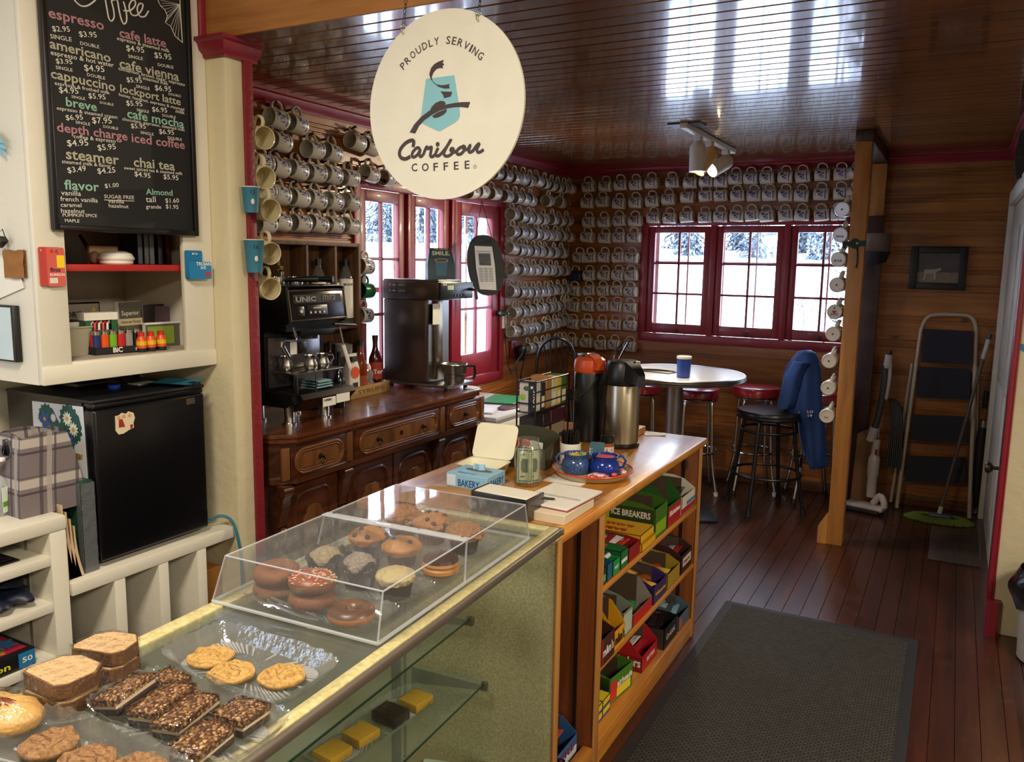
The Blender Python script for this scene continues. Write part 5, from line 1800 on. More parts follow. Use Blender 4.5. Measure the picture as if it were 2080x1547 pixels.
# ---------------------------------------------------------------- coffee brewer
t = thing('coffee_brewer', 'tall stainless coffee brewer with dark side panel and digital head', 'coffee brewer', (-2.53, 3.69, ZSB))
BX0, BX1, BY0_, BY1_ = -2.73, -2.455, 3.57, 3.79
DARK = mat('6c605c', 0.3, 0.9, 0.15, 3)
b = MB()
b.box(BX0, BY0_, 0.955, BX1, BY1_, 1.40, 0.006)
b.obj('body', DARK, t, True)
b = MB()
b.box(BX0 - 0.002, BY0_ - 0.006, 1.40, -2.37, BY1_ + 0.006, 1.5, 0.006)
b.obj('head', DARK, t, True)
b = MB()
b.box(BX0, BY0_, 1.5, -2.375, BY1_, 1.508, 0.003)
b.obj('top_panel', STEEL, t, True)
b = MB()
b.box(-2.37, BY0_ - 0.004, 1.405, -2.355, BY1_ + 0.1, 1.495, 0.006)
hd = b.obj('control_panel', mat('1a1b20', 0.3), t, True)
b = MB()
b.box(-2.355, 3.63, 1.455, -2.3542, 3.69, 1.478)
b.obj('display', mat('8a9a3a', 0.3, emit=0.25), hd, True)
b = MB()
b.text('Bella', (-2.3544, 3.585, 1.478), (-2.3544, 3.622, 1.478), (0, 0, 1), None, 0, shear=0.3)
b.obj('lettering', WHITE, hd, True)
b = MB()
for k in range(4):
 b.cyl((-2.355, 3.70 + 0.03 * k, 1.425), (-2.351, 3.70 + 0.03 * k, 1.425), 0.006, None, 10)
b.obj('button', BLACK, hd, True)
b = MB()
b.tube([(-2.355, 3.85, 1.455), (-2.32, 3.86, 1.45), (-2.315, 3.862, 1.40)], 0.009, 8)
b.obj('faucet', BLACK, t, True)
b = MB()
for x_ in (-2.66, -2.6):
 for z_ in (1.445, 1.475):
  b.box(x_ - 0.022, BY0_ - 0.010, z_ - 0.005, x_ + 0.018, BY0_ - 0.005, z_ + 0.005, 0.002)
b.obj('vent', mat('c9c6c2', 0.2, 1.0), t, True)
b = MB()
b.box(BX1, BY0_ + 0.012, 0.965, BX1 + 0.012, BY1_ - 0.012, 1.40)
b.obj('spine', STEEL, t, True)
b = MB()
b.box(BX1 + 0.012, BY0_ + 0.06, 0.97, BX1 + 0.026, BY0_ + 0.13, 1.40, 0.004)
b.obj('chute', mat('8a7a68', 0.25, 0.9), t, True)
b = MB()
b.box(BX1 + 0.026, BY0_ + 0.03, 1.27, BX1 + 0.027, BY0_ + 0.1, 1.38)
b.obj('notice', PAPER, t, True)
b = MB()
b.box(BX0, BY0_ - 0.004, 0.94, -2.31, BY1_ + 0.04, 0.955, 0.003)
b.obj('base_plate', STEEL, t, True)
for x_, y_ in ((-2.34, BY0_ + 0.03), (-2.34, BY1_), (-2.7, BY0_ + 0.03), (-2.7, BY1_)):
 b = MB()
 b.cyl((x_, y_, ZSB), (x_, y_, 0.94), 0.012)
 b.obj('foot', BLACK, t, True)
t = thing('brew_funnel', 'steel brew funnel with black handle on the brewer base plate', 'brew funnel', (-2.342, 3.68, 0.9555))
b = MB()
b.lathe([(0, 0), (0.052, 0), (0.056, 0.02), (0.057, 0.05), (0.064, 0.055), (0.07, 0.1), (0.074, 0.102), (0.073, 0.106), (0.068, 0.1), (0.06, 0.056), (0.05, 0.008), (0, 0.006)], 28)
b.obj('bowl', STEEL, t)
b = MB()
b.tube([(0.05, 0.045, 0.092), (0.082, 0.075, 0.09), (0.084, 0.078, 0.05), (0.078, 0.07, 0.02)], 0.008, 8)
b.obj('handle', BLACK, t)
b = MB()
b.box(0.053, -0.037, 0.075, 0.056, 0.005, 0.092, M=RZ(-0.2))
b.obj('badge', mat('d8d2c4', 0.4), t)
t = thing('table_tent', 'folded teal card reading SMILE with a coffee cup picture, on the brewer', 'table card', (-2.45, 3.70, 1.5085), -0.7)
b = MB()
b.loft([[(0.03, -0.075, 0), (0.03, 0.075, 0), (-0.03, 0.075, 0), (-0.03, -0.075, 0)], [(0.026, -0.075, 0.08), (0.026, 0.075, 0.08), (-0.026, 0.075, 0.08), (-0.026, -0.075, 0.08)], [(0.006, -0.06, 0.165), (0.006, 0.06, 0.165), (0.0, 0.06, 0.165), (0.0, -0.06, 0.165)]])
b.obj('card', mat('173c4c', 0.4), t)
b = MB()
b.text('SMILE.', (0.0165, -0.05, 0.128), (0.0165, 0.05, 0.128), (-0.2, 0, 1), 0.022, 0.03)
b.text('THE SAVOR', (0.0105, -0.04, 0.155), (0.0105, 0.04, 0.155), (-0.2, 0, 1), 0.01)
b.obj('lettering', WHITE, t)
b = MB(frame((0.0285, 0, 0.02), (0, 1, 0), (-0.04, 0, 1), (1, 0, 0)))
b.prism([(-0.026, 0), (0.026, 0), (0.036, 0.08), (-0.036, 0.08)], 0.001)
b.obj('cup_picture', mat('2f6f94', 0.4), t)
b = MB(frame((0.026, 0, 0.1), (0, 1, 0), (-0.04, 0, 1), (1, 0, 0)))
b.prism([(0.038 * math.cos(a_), 0.01 * math.sin(a_)) for a_ in (2 * PI * k / 20 for k in range(20))], 0.0014)
b.obj('cup_rim_picture', mat('cfc6b4', 0.4), t)
b = MB(frame((0.026, 0, 0.1), (0, 1, 0), (-0.04, 0, 1), (1, 0, 0)))
b.prism([(0.033 * math.cos(a_), 0.0075 * math.sin(a_)) for a_ in (2 * PI * k / 20 for k in range(20))], 0.002)
b.obj('coffee_picture', mat('3a2014', 0.4), t)
P = Vector((-2.33, 3.79, ZSB))
b = MB()
b.box(-2.31, 3.74, ZSB + 0.0005, -2.26, 3.82, ZSB + 0.003)
solo(b, 'paper_napkin', PAPER, 'white paper napkin lying at the far end of the sideboard top', 'napkin')
# ---------------------------------------------------------------- hanging black oval with a newspaper clipping
Q = Vector((-2.62, 4.50, 0))
dirn = Vector((0.62, -0.78, 0)).normalized()
side = Vector((0.78, 0.62, 0)).normalized()
zt, zb = at(978, 476, 'X', -2.62).z, at(990, 600, 'X', -2.62).z
HH = zt - zb
cz = (zt + zb) / 2
CC = at(986, 540, 'X', -2.62)
cy_ = CC.y
HWd = 0.115
F_ = frame((-2.62, cy_, cz), side, (-side * 0.1 + Vector((0, 0, 1))).normalized(), dirn)
t = thing('griddle_plaque', 'black oval griddle hung on a cord before the window with a newspaper clipping', 'hanging plaque', (-2.62, cy_, cz - HH / 2))
b = MB(F_)
b.prism([(HWd * math.copysign(abs(math.cos(a_)) ** 0.8, math.cos(a_)), HH / 2 * math.copysign(abs(math.sin(a_)) ** 0.9, math.sin(a_))) for a_ in (2 * PI * k / 40 for k in range(40))], 0.012)
b.box(HWd * 0.85, -0.08, 0, HWd + 0.02, -0.03, 0.01, 0.004)
b.obj('plate', mat('1d2023', 0.5), t, True)
b = MB(F_)
b.prism([(-0.06, 0.12), (-0.062, -0.02), (-0.05, -0.15), (0.055, -0.155), (0.058, 0.0), (0.05, 0.118)], 0.0015, TR(0, 0, 0.012))
b.obj('newspaper', mat('c9c6c0', 0.8), t, True)
b = MB(F_)
b.box(-0.04, 0.0, 0.0136, 0.035, 0.075, 0.0142)
b.obj('photo_print', mat('4a4a4a', 0.8, 0, 0.7, 60), t, True)
b = MB(F_)
b.box(-0.05, -0.115, 0.0134, -0.0495, 0.088, 0.0136)
for k in range(9):
 for c_ in range(3):
  b.box(-0.046 + 0.031 * c_, -0.02 - 0.01 * k, 0.0136, -0.02 + 0.031 * c_, -0.016 - 0.01 * k, 0.0141)
b.box(-0.052, 0.084, 0.0136, 0.04, 0.088, 0.0141)
b.obj('print_lines', mat('6a6a6a', 0.8), t, True)
b = MB()
hk = at(980, 408, 'X', -2.74)
for sx in (-0.05, 0.055):
 e = F_ @ Vector((sx, HH / 2 * 0.86, 0.012))
 b.tube([Vector((-2.745, hk.y, hk.z)), e], 0.0025, 6)
b.obj('cord', BLACKM, t, True)
b = MB(F_)
for sx in (-0.05, 0.055):
 b.cyl((sx, HH / 2 * 0.82, 0.012), (sx, HH / 2 * 0.82, 0.022), 0.012, None, 12)
b.obj('cord_knot', BLACK, t, True)
# small fittings on the mug wall
a = at(1026, 645, 'X', XL + 0.02)
b = MB()
b.box(XL + 0.001, a.y - 0.035, a.z - 0.075, XL + 0.02, a.y + 0.02, a.z + 0.045, 0.003)
solo(b, 'white_switch_box', WHITE, 'white cable box on the red frame edge right of the tall windows', 'switch box')
a = at(1022, 636, 'X', XL + 0.05)
t = thing('green_bottle_light', 'small dark green bottle shaped lamp sticking out by the white cable box', 'lamp', a)
b = MB()
b.lathe([(0, 0), (0.018, 0), (0.02, 0.01), (0.02, 0.05), (0.01, 0.07), (0.008, 0.09), (0, 0.09)], 14, RY(PI / 2) @ TR(0, 0, -0.045))
b.obj('body', mat('1c3020', 0.2), t)
a = at(1048, 706, 'X', XL + 0.02)
t = thing('red_outlet', 'red painted wall outlet below the mugs, right of the tall windows', 'outlet', (XL + 0.001, a.y, a.z - 0.06))
b = MB()
b.box(XL + 0.001, a.y - 0.07, a.z - 0.06, XL + 0.022, a.y + 0.06, a.z + 0.055, 0.004)
b.obj('plate', mat('6a2020', 0.4), t, True)
b = MB()
for dz in (-0.03, 0.015):
 b.box(XL + 0.022, a.y - 0.045, a.z + dz, XL + 0.025, a.y - 0.02, a.z + dz + 0.03, 0.002)
b.obj('socket', mat('4a1818', 0.4), t, True)
a = at(1057, 716, 'X', XL + 0.05)
t = thing('power_adapter', 'black power adapter plugged into the red outlet', 'adapter', (XL + 0.024, a.y, a.z - 0.05))
b = MB()
b.box(XL + 0.026, a.y - 0.035, a.z - 0.055, XL + 0.085, a.y + 0.03, a.z + 0.05, 0.008)
b.obj('body', BLACK, t, True)
b = MB()
pth = [at(1068, 712, 'X', XL + 0.09), at(1064, 735, 'X', XL + 0.09), at(1058, 762, 'X', XL + 0.08), at(1056, 800, 'X', XL + 0.06), at(1053, 850, 'X', XL + 0.06)]
b.tube(smooth_path(pth, 5), 0.005, 6)
b.obj('cord', BLACKM, t, True)
b = MB()
pth = [at(1027, 560, 'X', XL + 0.03), at(1025, 600, 'X', XL + 0.03), at(1027, 690, 'X', XL + 0.03), at(1032, 740, 'X', XL + 0.03), at(1040, 760, 'X', XL + 0.04), at(1034, 748, 'X', XL + 0.04), at(1042, 752, 'X', XL + 0.04), at(1050, 745, 'X', XL + 0.04)]
b.tube(smooth_path(pth, 6), 0.003, 6)
solo(b, 'thin_cord', BLACKM, 'thin black cord running down the red window frame to a tangle', 'cord')
# ---------------------------------------------------------------- white cabinet with magazines
t = thing('white_cabinet', 'low white cabinet with magazines on top beyond the sideboard', 'cabinet', (-2.48, 4.25, 0))
b = MB()
b.box(-2.76, 3.895, 0, -2.215, 4.62, 0.72, 0.004)
b.obj('carcass', mat('c9c6c4', 0.4), t, True)
b = MB()
b.box(-2.77, 3.885, 0.72, -2.195, 4.63, 0.745, 0.005)
b.obj('top', mat('c4c4cc', 0.35), t, True)
for ya, yb in ((3.91, 4.25), (4.27, 4.61)):
 b = MB()
 b.box(-2.215, ya, 0.55, -2.2, yb, 0.7, 0.003)
 d_ = b.obj('drawer', mat('cfccc8', 0.4), t, True)
 b = MB()
 b.box(-2.215, ya, 0.06, -2.2, yb, 0.535, 0.003)
 b.obj('door', mat('cfccc8', 0.4), t, True)
for i, (x_, y_, w, d_, rz, cl, lab) in enumerate(((-2.42, 4.38, 0.3, 0.22, 0.2, '2f7a4e', 'green covered magazine at the back of the white cabinet top'), (-2.36, 4.27, 0.3, 0.24, -0.15, '5a3a4a', 'purple magazine spread under the green one on the white cabinet'), (-2.4, 4.06, 0.26, 0.2, 0.3, 'c9cad2', 'open pale newspaper at the near end of the white cabinet'))):
 b = MB(TR(x_, y_, 0.7455 + (0.011 if i == 0 else 0.001)) @ RZ(rz))
 b.box(-d_ / 2, -w / 2, 0, d_ / 2, w / 2, 0.009, 0.002, 1)
 b.grid(lambda u, v: ((u - .5) * d_, (v - .5) * w, 0.0095 + 0.006 * abs(math.sin(v * PI * 1))), 4, 9) if i == 2 else None
 solo(b, 'magazine', mat(cl, 0.35, 0, 0.4, 30), lab, 'magazine', 'magazines on the white cabinet')
# ---------------------------------------------------------------- the hanging round sign
SY = 2.0
E_ = 1326 / 360.0
def sp(x, y, off=0.0):
 return at(720 + x / E_, y / E_, 'Y', SY - off)
c0 = sp(678, 787)
SR = ((sp(1242, 720) - sp(108, 830)).length + (sp(720, 62) - sp(640, 1512)).length) / 4
SC = (sp(1242, 700) + sp(108, 850) + sp(725, 62) + sp(640, 1512)) / 4
t = thing('hanging_sign', 'large round cream sign reading PROUDLY SERVING Caribou COFFEE hung on chains', 'sign', (SC.x, SY, SC.z - SR))
b = MB(frame((SC.x, SY, SC.z), (1, 0, 0), (0, 0, 1), (0, -1, 0)))
b.prism([(SR * math.cos(a_), SR * math.sin(a_)) for a_ in (2 * PI * k / 90 for k in range(90))], 0.008, TR(0, 0, -0.008))
b.obj('disc', mat('d9d5c3', 0.45), t, True)
def splat(m, pts, h=0.0008):
 P_ = [sp(x, y) for x, y in pts]
 m.prism([(p.x, p.z) for p in P_], h, frame((0, SY, 0), (1, 0, 0), (0, 0, 1), (0, -1, 0)))
BLUE = mat('7db4be', 0.5)
BROWN = mat('3b2a28', 0.5)
b = MB()
splat(b, [(537, 590), (748, 562), (790, 835), (790, 865), (778, 895), (755, 915), (640, 982), (620, 978), (512, 925), (498, 900), (497, 880)])
b.obj('blue_shape', BLUE, t, True)
b = MB()
splat(b, [(668, 448), (660, 470), (672, 482), (660, 492), (662, 512), (640, 507), (612, 518), (590, 545), (578, 580), (588, 608), (612, 630), (650, 638), (690, 634), (713, 628), (708, 645), (716, 660), (680, 664), (635, 652), (598, 625), (572, 592), (562, 555), (575, 510), (600, 480), (630, 462)], 0.0016)
splat(b, [(645, 684), (733, 687), (722, 722), (672, 735), (665, 710)], 0.0016)
splat(b, [(415, 990), (450, 930), (500, 875), (560, 830), (620, 800), (675, 785), (740, 772), (805, 764), (866, 763), (852, 806), (800, 800), (750, 802), (690, 812), (635, 830), (580, 860), (525, 900), (485, 940), (455, 998)], 0.0016)
splat(b, [(565, 835), (580, 800), (610, 770), (645, 755), (672, 757), (684, 775), (670, 792), (620, 802), (585, 822)], 0.0019)
splat(b, [(582, 868), (630, 838), (692, 815), (690, 835), (668, 858), (630, 878), (600, 883)], 0.0019)
b.obj('brown_emblem', BROWN, t, True)
# arched words: one letter at a time
b = MB()
arcpts = [(370, 515), (398, 478), (438, 430), (478, 388), (522, 355), (565, 335), (600, 322), (0, 0), (665, 318), (710, 318), (755, 327), (800, 345), (842, 368), (866, 385), (908, 420)]
arcend = [(395, 490), (425, 450), (472, 403), (512, 366), (556, 343), (592, 328), (640, 318), (0, 0), (695, 318), (742, 325), (790, 345), (832, 368), (850, 383), (890, 410), (940, 450)]
word = 'PROUDLY SERVING'
base = [(378, 520), (408, 478), (447, 432), (490, 392), (537, 362), (573, 345), (604, 336)]
ctr = Vector((sp(650, 640).x, 0, sp(650, 640).z))
path = smooth_path([sp(*p) for p in ((368, 525), (420, 460), (480, 405), (545, 362), (620, 335), (690, 328), (760, 338), (830, 368), (890, 408), (945, 455))], 12)
cum = [0.0]
for p_, q_ in zip(path, path[1:]):
 cum.append(cum[-1] + (q_ - p_).length)
def on_path(s_):
 s_ = max(0, min(cum[-1] - 1e-5, s_))
 i = max(k for k in range(len(cum)) if cum[k] <= s_)
 i = min(i, len(path) - 2)
 f_ = (s_ - cum[i]) / (cum[i + 1] - cum[i])
 return path[i].lerp(path[i + 1], f_)
wd = {'I': 0.32, ' ': 0.75, 'L': 0.78, 'E': 0.8, 'S': 0.82, 'P': 0.85, 'Y': 0.95, 'V': 1.0}
tot = sum(wd.get(c_, 1.0) + 0.3 for c_ in word) - 0.3
s_ = 0.0
for ch in word:
 w_ = wd.get(ch, 1.0)
 k_ = cum[-1] / tot
 if ch != ' ':
  p0_, p1_ = on_path(s_ * k_), on_path((s_ + w_) * k_)
  d_ = (p1_ - p0_)
  b.text(ch, p0_ + Vector((0, -0.0004, 0)), p1_ + Vector((0, -0.0004, 0)), Vector((-d_.z, 0, d_.x)), 0.0215, 0.004, 0.0008)
 s_ += w_ + 0.3
for ch, x0_, x1_, y_ in (('C', 428, 470, 1282), ('O', 505, 556, 1280), ('F', 592, 626, 1278), ('F', 668, 702, 1274), ('E', 745, 780, 1269), ('E', 826, 862, 1262)):
 b.text(ch, sp(x0_, y_, 0.0004), sp(x1_, y_ - 3, 0.0004), (0, 0, 1), (sp(0, 1200) - sp(0, 1258)).length, 0.012, 0.0006)
b.torus(0.0042, 0.0005, TR(*sp(902, 1246, 0.001)) @ RX(PI / 2), 20, 5)
b.obj('lettering', BROWN, t, True)
# script word drawn with a pen stroke
b = MB()
strokes = [([(440, 1100), (445, 1058), (425, 1050), (385, 1070), (350, 1110), (338, 1150), (352, 1180), (385, 1188), (420, 1170)], 11),
           ([(492, 1112), (470, 1105), (440, 1135), (432, 1165), (448, 1175), (478, 1150), (495, 1112), (488, 1150), (495, 1172), (515, 1160)], 9),
           ([(515, 1160), (535, 1110), (545, 1098), (552, 1112), (578, 1100), (572, 1140), (570, 1165), (585, 1172), (610, 1150)], 9),
           ([(628, 1105), (612, 1140), (612, 1162), (630, 1165), (655, 1145)], 9),
           ([(655, 1145), (690, 1100), (715, 1060), (724, 1042), (700, 1085), (672, 1140), (680, 1165), (708, 1165), (738, 1140), (742, 1115), (728, 1110), (722, 1125), (740, 1138), (775, 1128)], 9),
           ([(820, 1095), (790, 1105), (768, 1130), (772, 1152), (795, 1152), (820, 1128), (828, 1102), (815, 1092), (820, 1115), (850, 1118)], 9),
           ([(850, 1118), (868, 1085), (858, 1120), (862, 1138), (885, 1130), (915, 1090), (935, 1075), (918, 1115), (925, 1138), (945, 1135), (968, 1118)], 9)]
for pts, w_ in strokes:
 P_ = smooth_path([sp(x, y, 0.0) for x, y in pts], 6)
 rr = (sp(w_, 0) - sp(0, 0)).length
 n_ = len(P_)
 b.tube([p + Vector((0, 0.0, 0)) for p in P_], rr * 0.95, 8)
b.ball(sp(624, 1079), (sp(13, 0) - sp(0, 0)).length, (1, 1, 1), 14)
for v in b.bm.verts:
 v.co.y = SY - 0.0016 + (v.co.y - SY) * 0.06
b.obj('script_lettering', BROWN, t, True)
for hx, hy, sx, sy in ((368, 245, 300, -30), (928, 150, 968, -30)):
 h_ = sp(hx, hy, 0.0)
 top = at(720 + sx / E_, -6, 'Y', SY + 0.06)
 b = MB()
 b.torus(0.008, 0.0016, TR(h_.x, SY - 0.004, h_.z + 0.005) @ RY(PI / 2), 14, 6)
 b.torus(0.008, 0.0016, TR(h_.x - 0.001, SY, h_.z + 0.018) @ RX(PI / 2), 14, 6)
 b.obj('ring', CHROME, t, True)
 b = MB()
 a_ = Vector((h_.x, SY, h_.z + 0.026))
 e_ = a_ + Vector((-0.012 if sx < 600 else 0.012, 0.085, 0)) + Vector((0, 0, 0.36 if sx < 600 else 0.3))
 n_ = 26
 for k in range(n_):
  c_ = a_.lerp(e_, (k + .5) / n_)
  d_ = (e_ - a_).normalized()
  q_ = d_.to_track_quat('X', 'Z').to_matrix().to_4x4()
  b.torus(0.0052, 0.0011, Matrix.Translation(c_) @ q_ @ RX(k % 2 * PI / 2) @ Matrix.Diagonal((1.5, 0.8, 1, 1)), 10, 5)
 b.obj('chain', mat('3a3634', 0.4, 0.8), t, True)
# ---------------------------------------------------------------- the mug collection
MUGW = mat('c9c2b4', 0.22, 0, 0.03, 10, 0, 0.2)
MUGC = mat('d2c59c', 0.22, 0, 0.03, 10, 0, 0.2)
BLUEP = mat('1e2f6e', 0.4)
MR, MHT = 0.0425, 0.098
m = MB()
m.lathe([(0, 0.002), (MR * 0.78, 0.002), (MR * 0.8, 0.0), (MR * 0.9, 0.0), (MR * 0.985, 0.005), (MR, 0.011), (MR, MHT - 0.003), (MR - 0.0015, MHT), (MR - 0.004, MHT - 0.002), (MR - 0.0045, 0.014), (MR - 0.012, 0.007), (0, 0.006)], 28)
ME_BODY = m.mesh('body')
ME_BODY.materials.append(MUGW)
m = MB()
m.lathe([(0, 0.002), (MR * 0.78, 0.002), (MR * 0.8, 0.0), (MR * 0.9, 0.0), (MR * 0.985, 0.005), (MR, 0.011), (MR, MHT - 0.003), (MR - 0.0015, MHT), (MR - 0.004, MHT - 0.002), (MR - 0.0045, 0.014), (MR - 0.012, 0.007), (0, 0.006)], 28)
ME_BODYC = m.mesh('body')
ME_BODYC.materials.append(MUGC)
def handle_mesh(mt):
 m = MB()
 pts = smooth_path([(MR - 0.002, 0, 0.078), (MR + 0.014, 0, 0.083), (MR + 0.03, 0, 0.072), (MR + 0.034, 0, 0.05), (MR + 0.026, 0, 0.03), (MR + 0.01, 0, 0.02), (MR - 0.002, 0, 0.022)], 4)
 m.tube(pts, 0.0052, 8)
 for v in m.bm.verts:
  v.co.y *= 1.45
 me = m.mesh('handle')
 me.materials.append(mt)
 return me
ME_H, ME_HC = handle_mesh(MUGW), handle_mesh(MUGC)
def wrap(m, x0, z0, x1, z1, cen=-PI / 2, n=4):
 """a printed bar on the mug wall; x runs round the mug, z along it"""
 r_ = MR + 0.0004
 for k in range(n):
  a, c = x0 + (x1 - x0) * k / n, x0 + (x1 - x0) * (k + 1) / n
  m.sheet([(r_ * math.cos(cen + a / r_), r_ * math.sin(cen + a / r_), z0), (r_ * math.cos(cen + c / r_), r_ * math.sin(cen + c / r_), z0), (r_ * math.cos(cen + c / r_), r_ * math.sin(cen + c / r_), z1), (r_ * math.cos(cen + a / r_), r_ * math.sin(cen + a / r_), z1)])
def print_mesh(kind):
 m = MB()
 if kind == 0:      # walking moose above a line of print
  for x0, z0, x1, z1 in ((-0.012, 0.052, 0.012, 0.063), (-0.013, 0.04, -0.008, 0.054), (-0.005, 0.04, -0.001, 0.054), (0.004, 0.04, 0.008, 0.054), (0.009, 0.04, 0.013, 0.054), (0.009, 0.06, 0.017, 0.07), (0.015, 0.059, 0.023, 0.065), (0.006, 0.068, 0.022, 0.074), (0.019, 0.07, 0.023, 0.08), (-0.006, 0.063, 0.002, 0.066)):
   wrap(m, x0 * 1.3, 0.055 + (z0 - 0.055) * 1.3, x1 * 1.3, 0.055 + (z1 - 0.055) * 1.3, n=2)
  for k in range(8):
   wrap(m, -0.03 + 0.0077 * k, 0.018, -0.0234 + 0.0077 * k, 0.027, n=1)
 elif kind == 1:    # scrawled name
  for k in range(6):
   wrap(m, -0.02 + 0.0062 * k, 0.083 - 0.001 * (k % 2), -0.0185 + 0.0062 * k, 0.091, n=1)
   wrap(m, -0.02 + 0.0062 * k, 0.0865, -0.0155 + 0.0062 * k, 0.0882, n=1)
 elif kind == 2:    # small heart-like blot and dashes
  wrap(m, 0.018, 0.012, 0.026, 0.02, n=2)
  for k in range(5):
   wrap(m, -0.022 + 0.007 * k, 0.011, -0.0172 + 0.007 * k, 0.016, n=1)
 me = m.mesh('print')
 return me
ME_P = print_mesh(0)
ME_P.materials.append(BLUEP)
LET = []
for kd, cc in ((1, '8c1f24'), (1, '1c1a1c'), (2, '9a2430'), (2, '22202a'), (1, '2f6a3a'), (1, '3a2a7a')):
 me = print_mesh(kd)
 me.materials.append(mat(cc, 0.4))
 LET.append(me)
def child(name, me, parent):
 o = bpy.data.objects.new(name, me)
 COL.objects.link(o)
 o.parent = parent
 return o
def mug(center, zdir, xdir, label, group, cream=False, print_=True, letter=None, tilt=0.0, roll=0.0):
 """zdir = where the mouth points, xdir = where the handle points"""
 z_ = Vector(zdir).normalized()
 x_ = Vector(xdir)
 x_ = (x_ - z_ * x_.dot(z_)).normalized()
 y_ = z_.cross(x_)
 Rm = frame((0, 0, 0), x_, y_, z_).to_3x3() @ Matrix.Rotation(roll, 3, 'Z')
 t = thing('mug', label, 'mug', (0, 0, 0), 0, group)
 t.rotation_euler = Rm.to_euler()
 t.location = Vector(center) - (Rm @ Vector((0, 0, MHT / 2)))
 child('body', ME_BODYC if cream else ME_BODY, t)
 child('handle', ME_HC if cream else ME_H, t)
 if print_:
  child('print', ME_P, t)
 if letter is not None:
  child('lettering', LET[letter], t)
 return t
ORD = ('first', 'second', 'third', 'fourth', 'fifth', 'sixth', 'seventh', 'eighth', 'ninth', 'tenth', 'eleventh', 'twelfth', 'thirteenth', 'fourteenth', 'fifteenth', 'sixteenth', 'seventeenth', 'eighteenth', 'nineteenth', 'twentieth')
k1 = 400 / 1473.0
def z1p(l):
 return [(1000 + x * k1, 300 + y * k1) for x, y in l]
LEFT_FAR = [
 z1p([(-38, 180), (28, 190), (98, 208), (168, 222), (222, 230), (275, 248), (335, 246), (388, 265), (438, 282), (488, 294), (535, 300), (578, 303)]),
 [(958, 390), (978, 389), (1003, 393), (1028, 398), (1049, 401), (1063, 404), (1077, 406), (1112, 408), (1138, 411)],
 z1p([(152, 495), (218, 512), (268, 525), (318, 530), (375, 535), (450, 535), (508, 548), (560, 547)]),
 z1p([(152, 625), (215, 632), (265, 640), (325, 645), (372, 650), (418, 655), (465, 657), (520, 660), (572, 665)]),
 z1p([(145, 752), (205, 762), (250, 768), (302, 772), (350, 776), (405, 780), (455, 784), (520, 785)]),
 z1p([(150, 905), (218, 908), (265, 912), (315, 915), (375, 915), (430, 915), (482, 920), (540, 918)]),
 z1p([(150, 1072), (212, 1078), (258, 1080), (310, 1080), (358, 1075), (402, 1074), (450, 1066), (500, 1060), (545, 1054)]),
 z1p([(165, 1230), (220, 1228), (270, 1220), (320, 1207), (368, 1200), (428, 1194), (475, 1188), (522, 1175), (556, 1165)]),
 z1p([(155, 1375), (220, 1362), (268, 1354), (315, 1350), (375, 1338), (428, 1325), (472, 1315), (515, 1300), (552, 1280)]),
 z1p([(275, 1500), (332, 1490), (380, 1480), (422, 1468), (470, 1460), (512, 1450), (548, 1445)])]
ROWS_ = ('top', 'second', 'third', 'fourth', 'fifth', 'sixth', 'seventh', 'eighth', 'ninth', 'bottom')
mr = random.Random(5)
XM = XL + MR + 0.006
for ri, row in enumerate(LEFT_FAR):
 for ci, (x, y) in enumerate(row):
  P = at(x, y, 'X', XM)
  if P.y > YB - 0.06:
   P.y = YB - 0.06
  lab = 'white moose print mug on the far side wall, %s row, %s from the left' % (ROWS_[ri], ORD[ci])
  mug(P, (mr.uniform(-0.02, 0.1), -1, mr.uniform(-0.1, 0.12)), (0, 0, 1), lab, 'mugs on the side wall past the windows', letter=mr.choice([None, None, 0, 1, 2, 3, 4, 5]), roll=mr.uniform(-0.15, 0.3))
k2 = 500 / 1579.0
def z2p(l):
 return [(1280 + x * k2, 230 + y * k2) for x, y in l]
BACK = [
 z1p([(725, 283), (850, 280), (965, 270), (1080, 268), (1195, 255), (1352, 252)]) + z2p([(390, 438), (492, 430), (588, 432), (680, 412), (778, 410), (882, 408), (1000, 402), (1112, 398), (1235, 388), (1358, 384), (1455, 378)]),
 z1p([(716, 406), (830, 396), (952, 410), (1075, 402), (1200, 392), (1322, 378)]) + z2p([(372, 532), (490, 525), (585, 522), (693, 523), (798, 522), (898, 518), (1000, 520), (1102, 522), (1228, 512), (1356, 507), (1455, 505)]),
 z1p([(728, 547), (842, 547), (958, 538), (1073, 541), (1210, 515), (1330, 517)]) + z2p([(367, 658), (485, 660), (583, 656), (688, 652), (785, 648), (880, 652), (1000, 648), (1105, 645), (1230, 646), (1340, 642)]),
 z1p([(714, 662), (848, 668), (955, 664), (1064, 664)]),
 z1p([(655, 812), (742, 812), (842, 812), (948, 812), (1046, 814)]),
 z1p([(628, 948), (730, 946), (842, 947), (945, 945), (1042, 947)]),
 z1p([(618, 1064), (732, 1058), (836, 1062), (938, 1060), (1038, 1068)]),
 z1p([(616, 1184), (725, 1178), (834, 1178), (934, 1182), (1032, 1192)]),
 z1p([(608, 1310), (716, 1306), (826, 1316), (927, 1316), (1032, 1322)]),
 z1p([(600, 1445), (710, 1450), (818, 1465), (918, 1465), (1030, 1478)])]
YM = YB - MR - 0.006
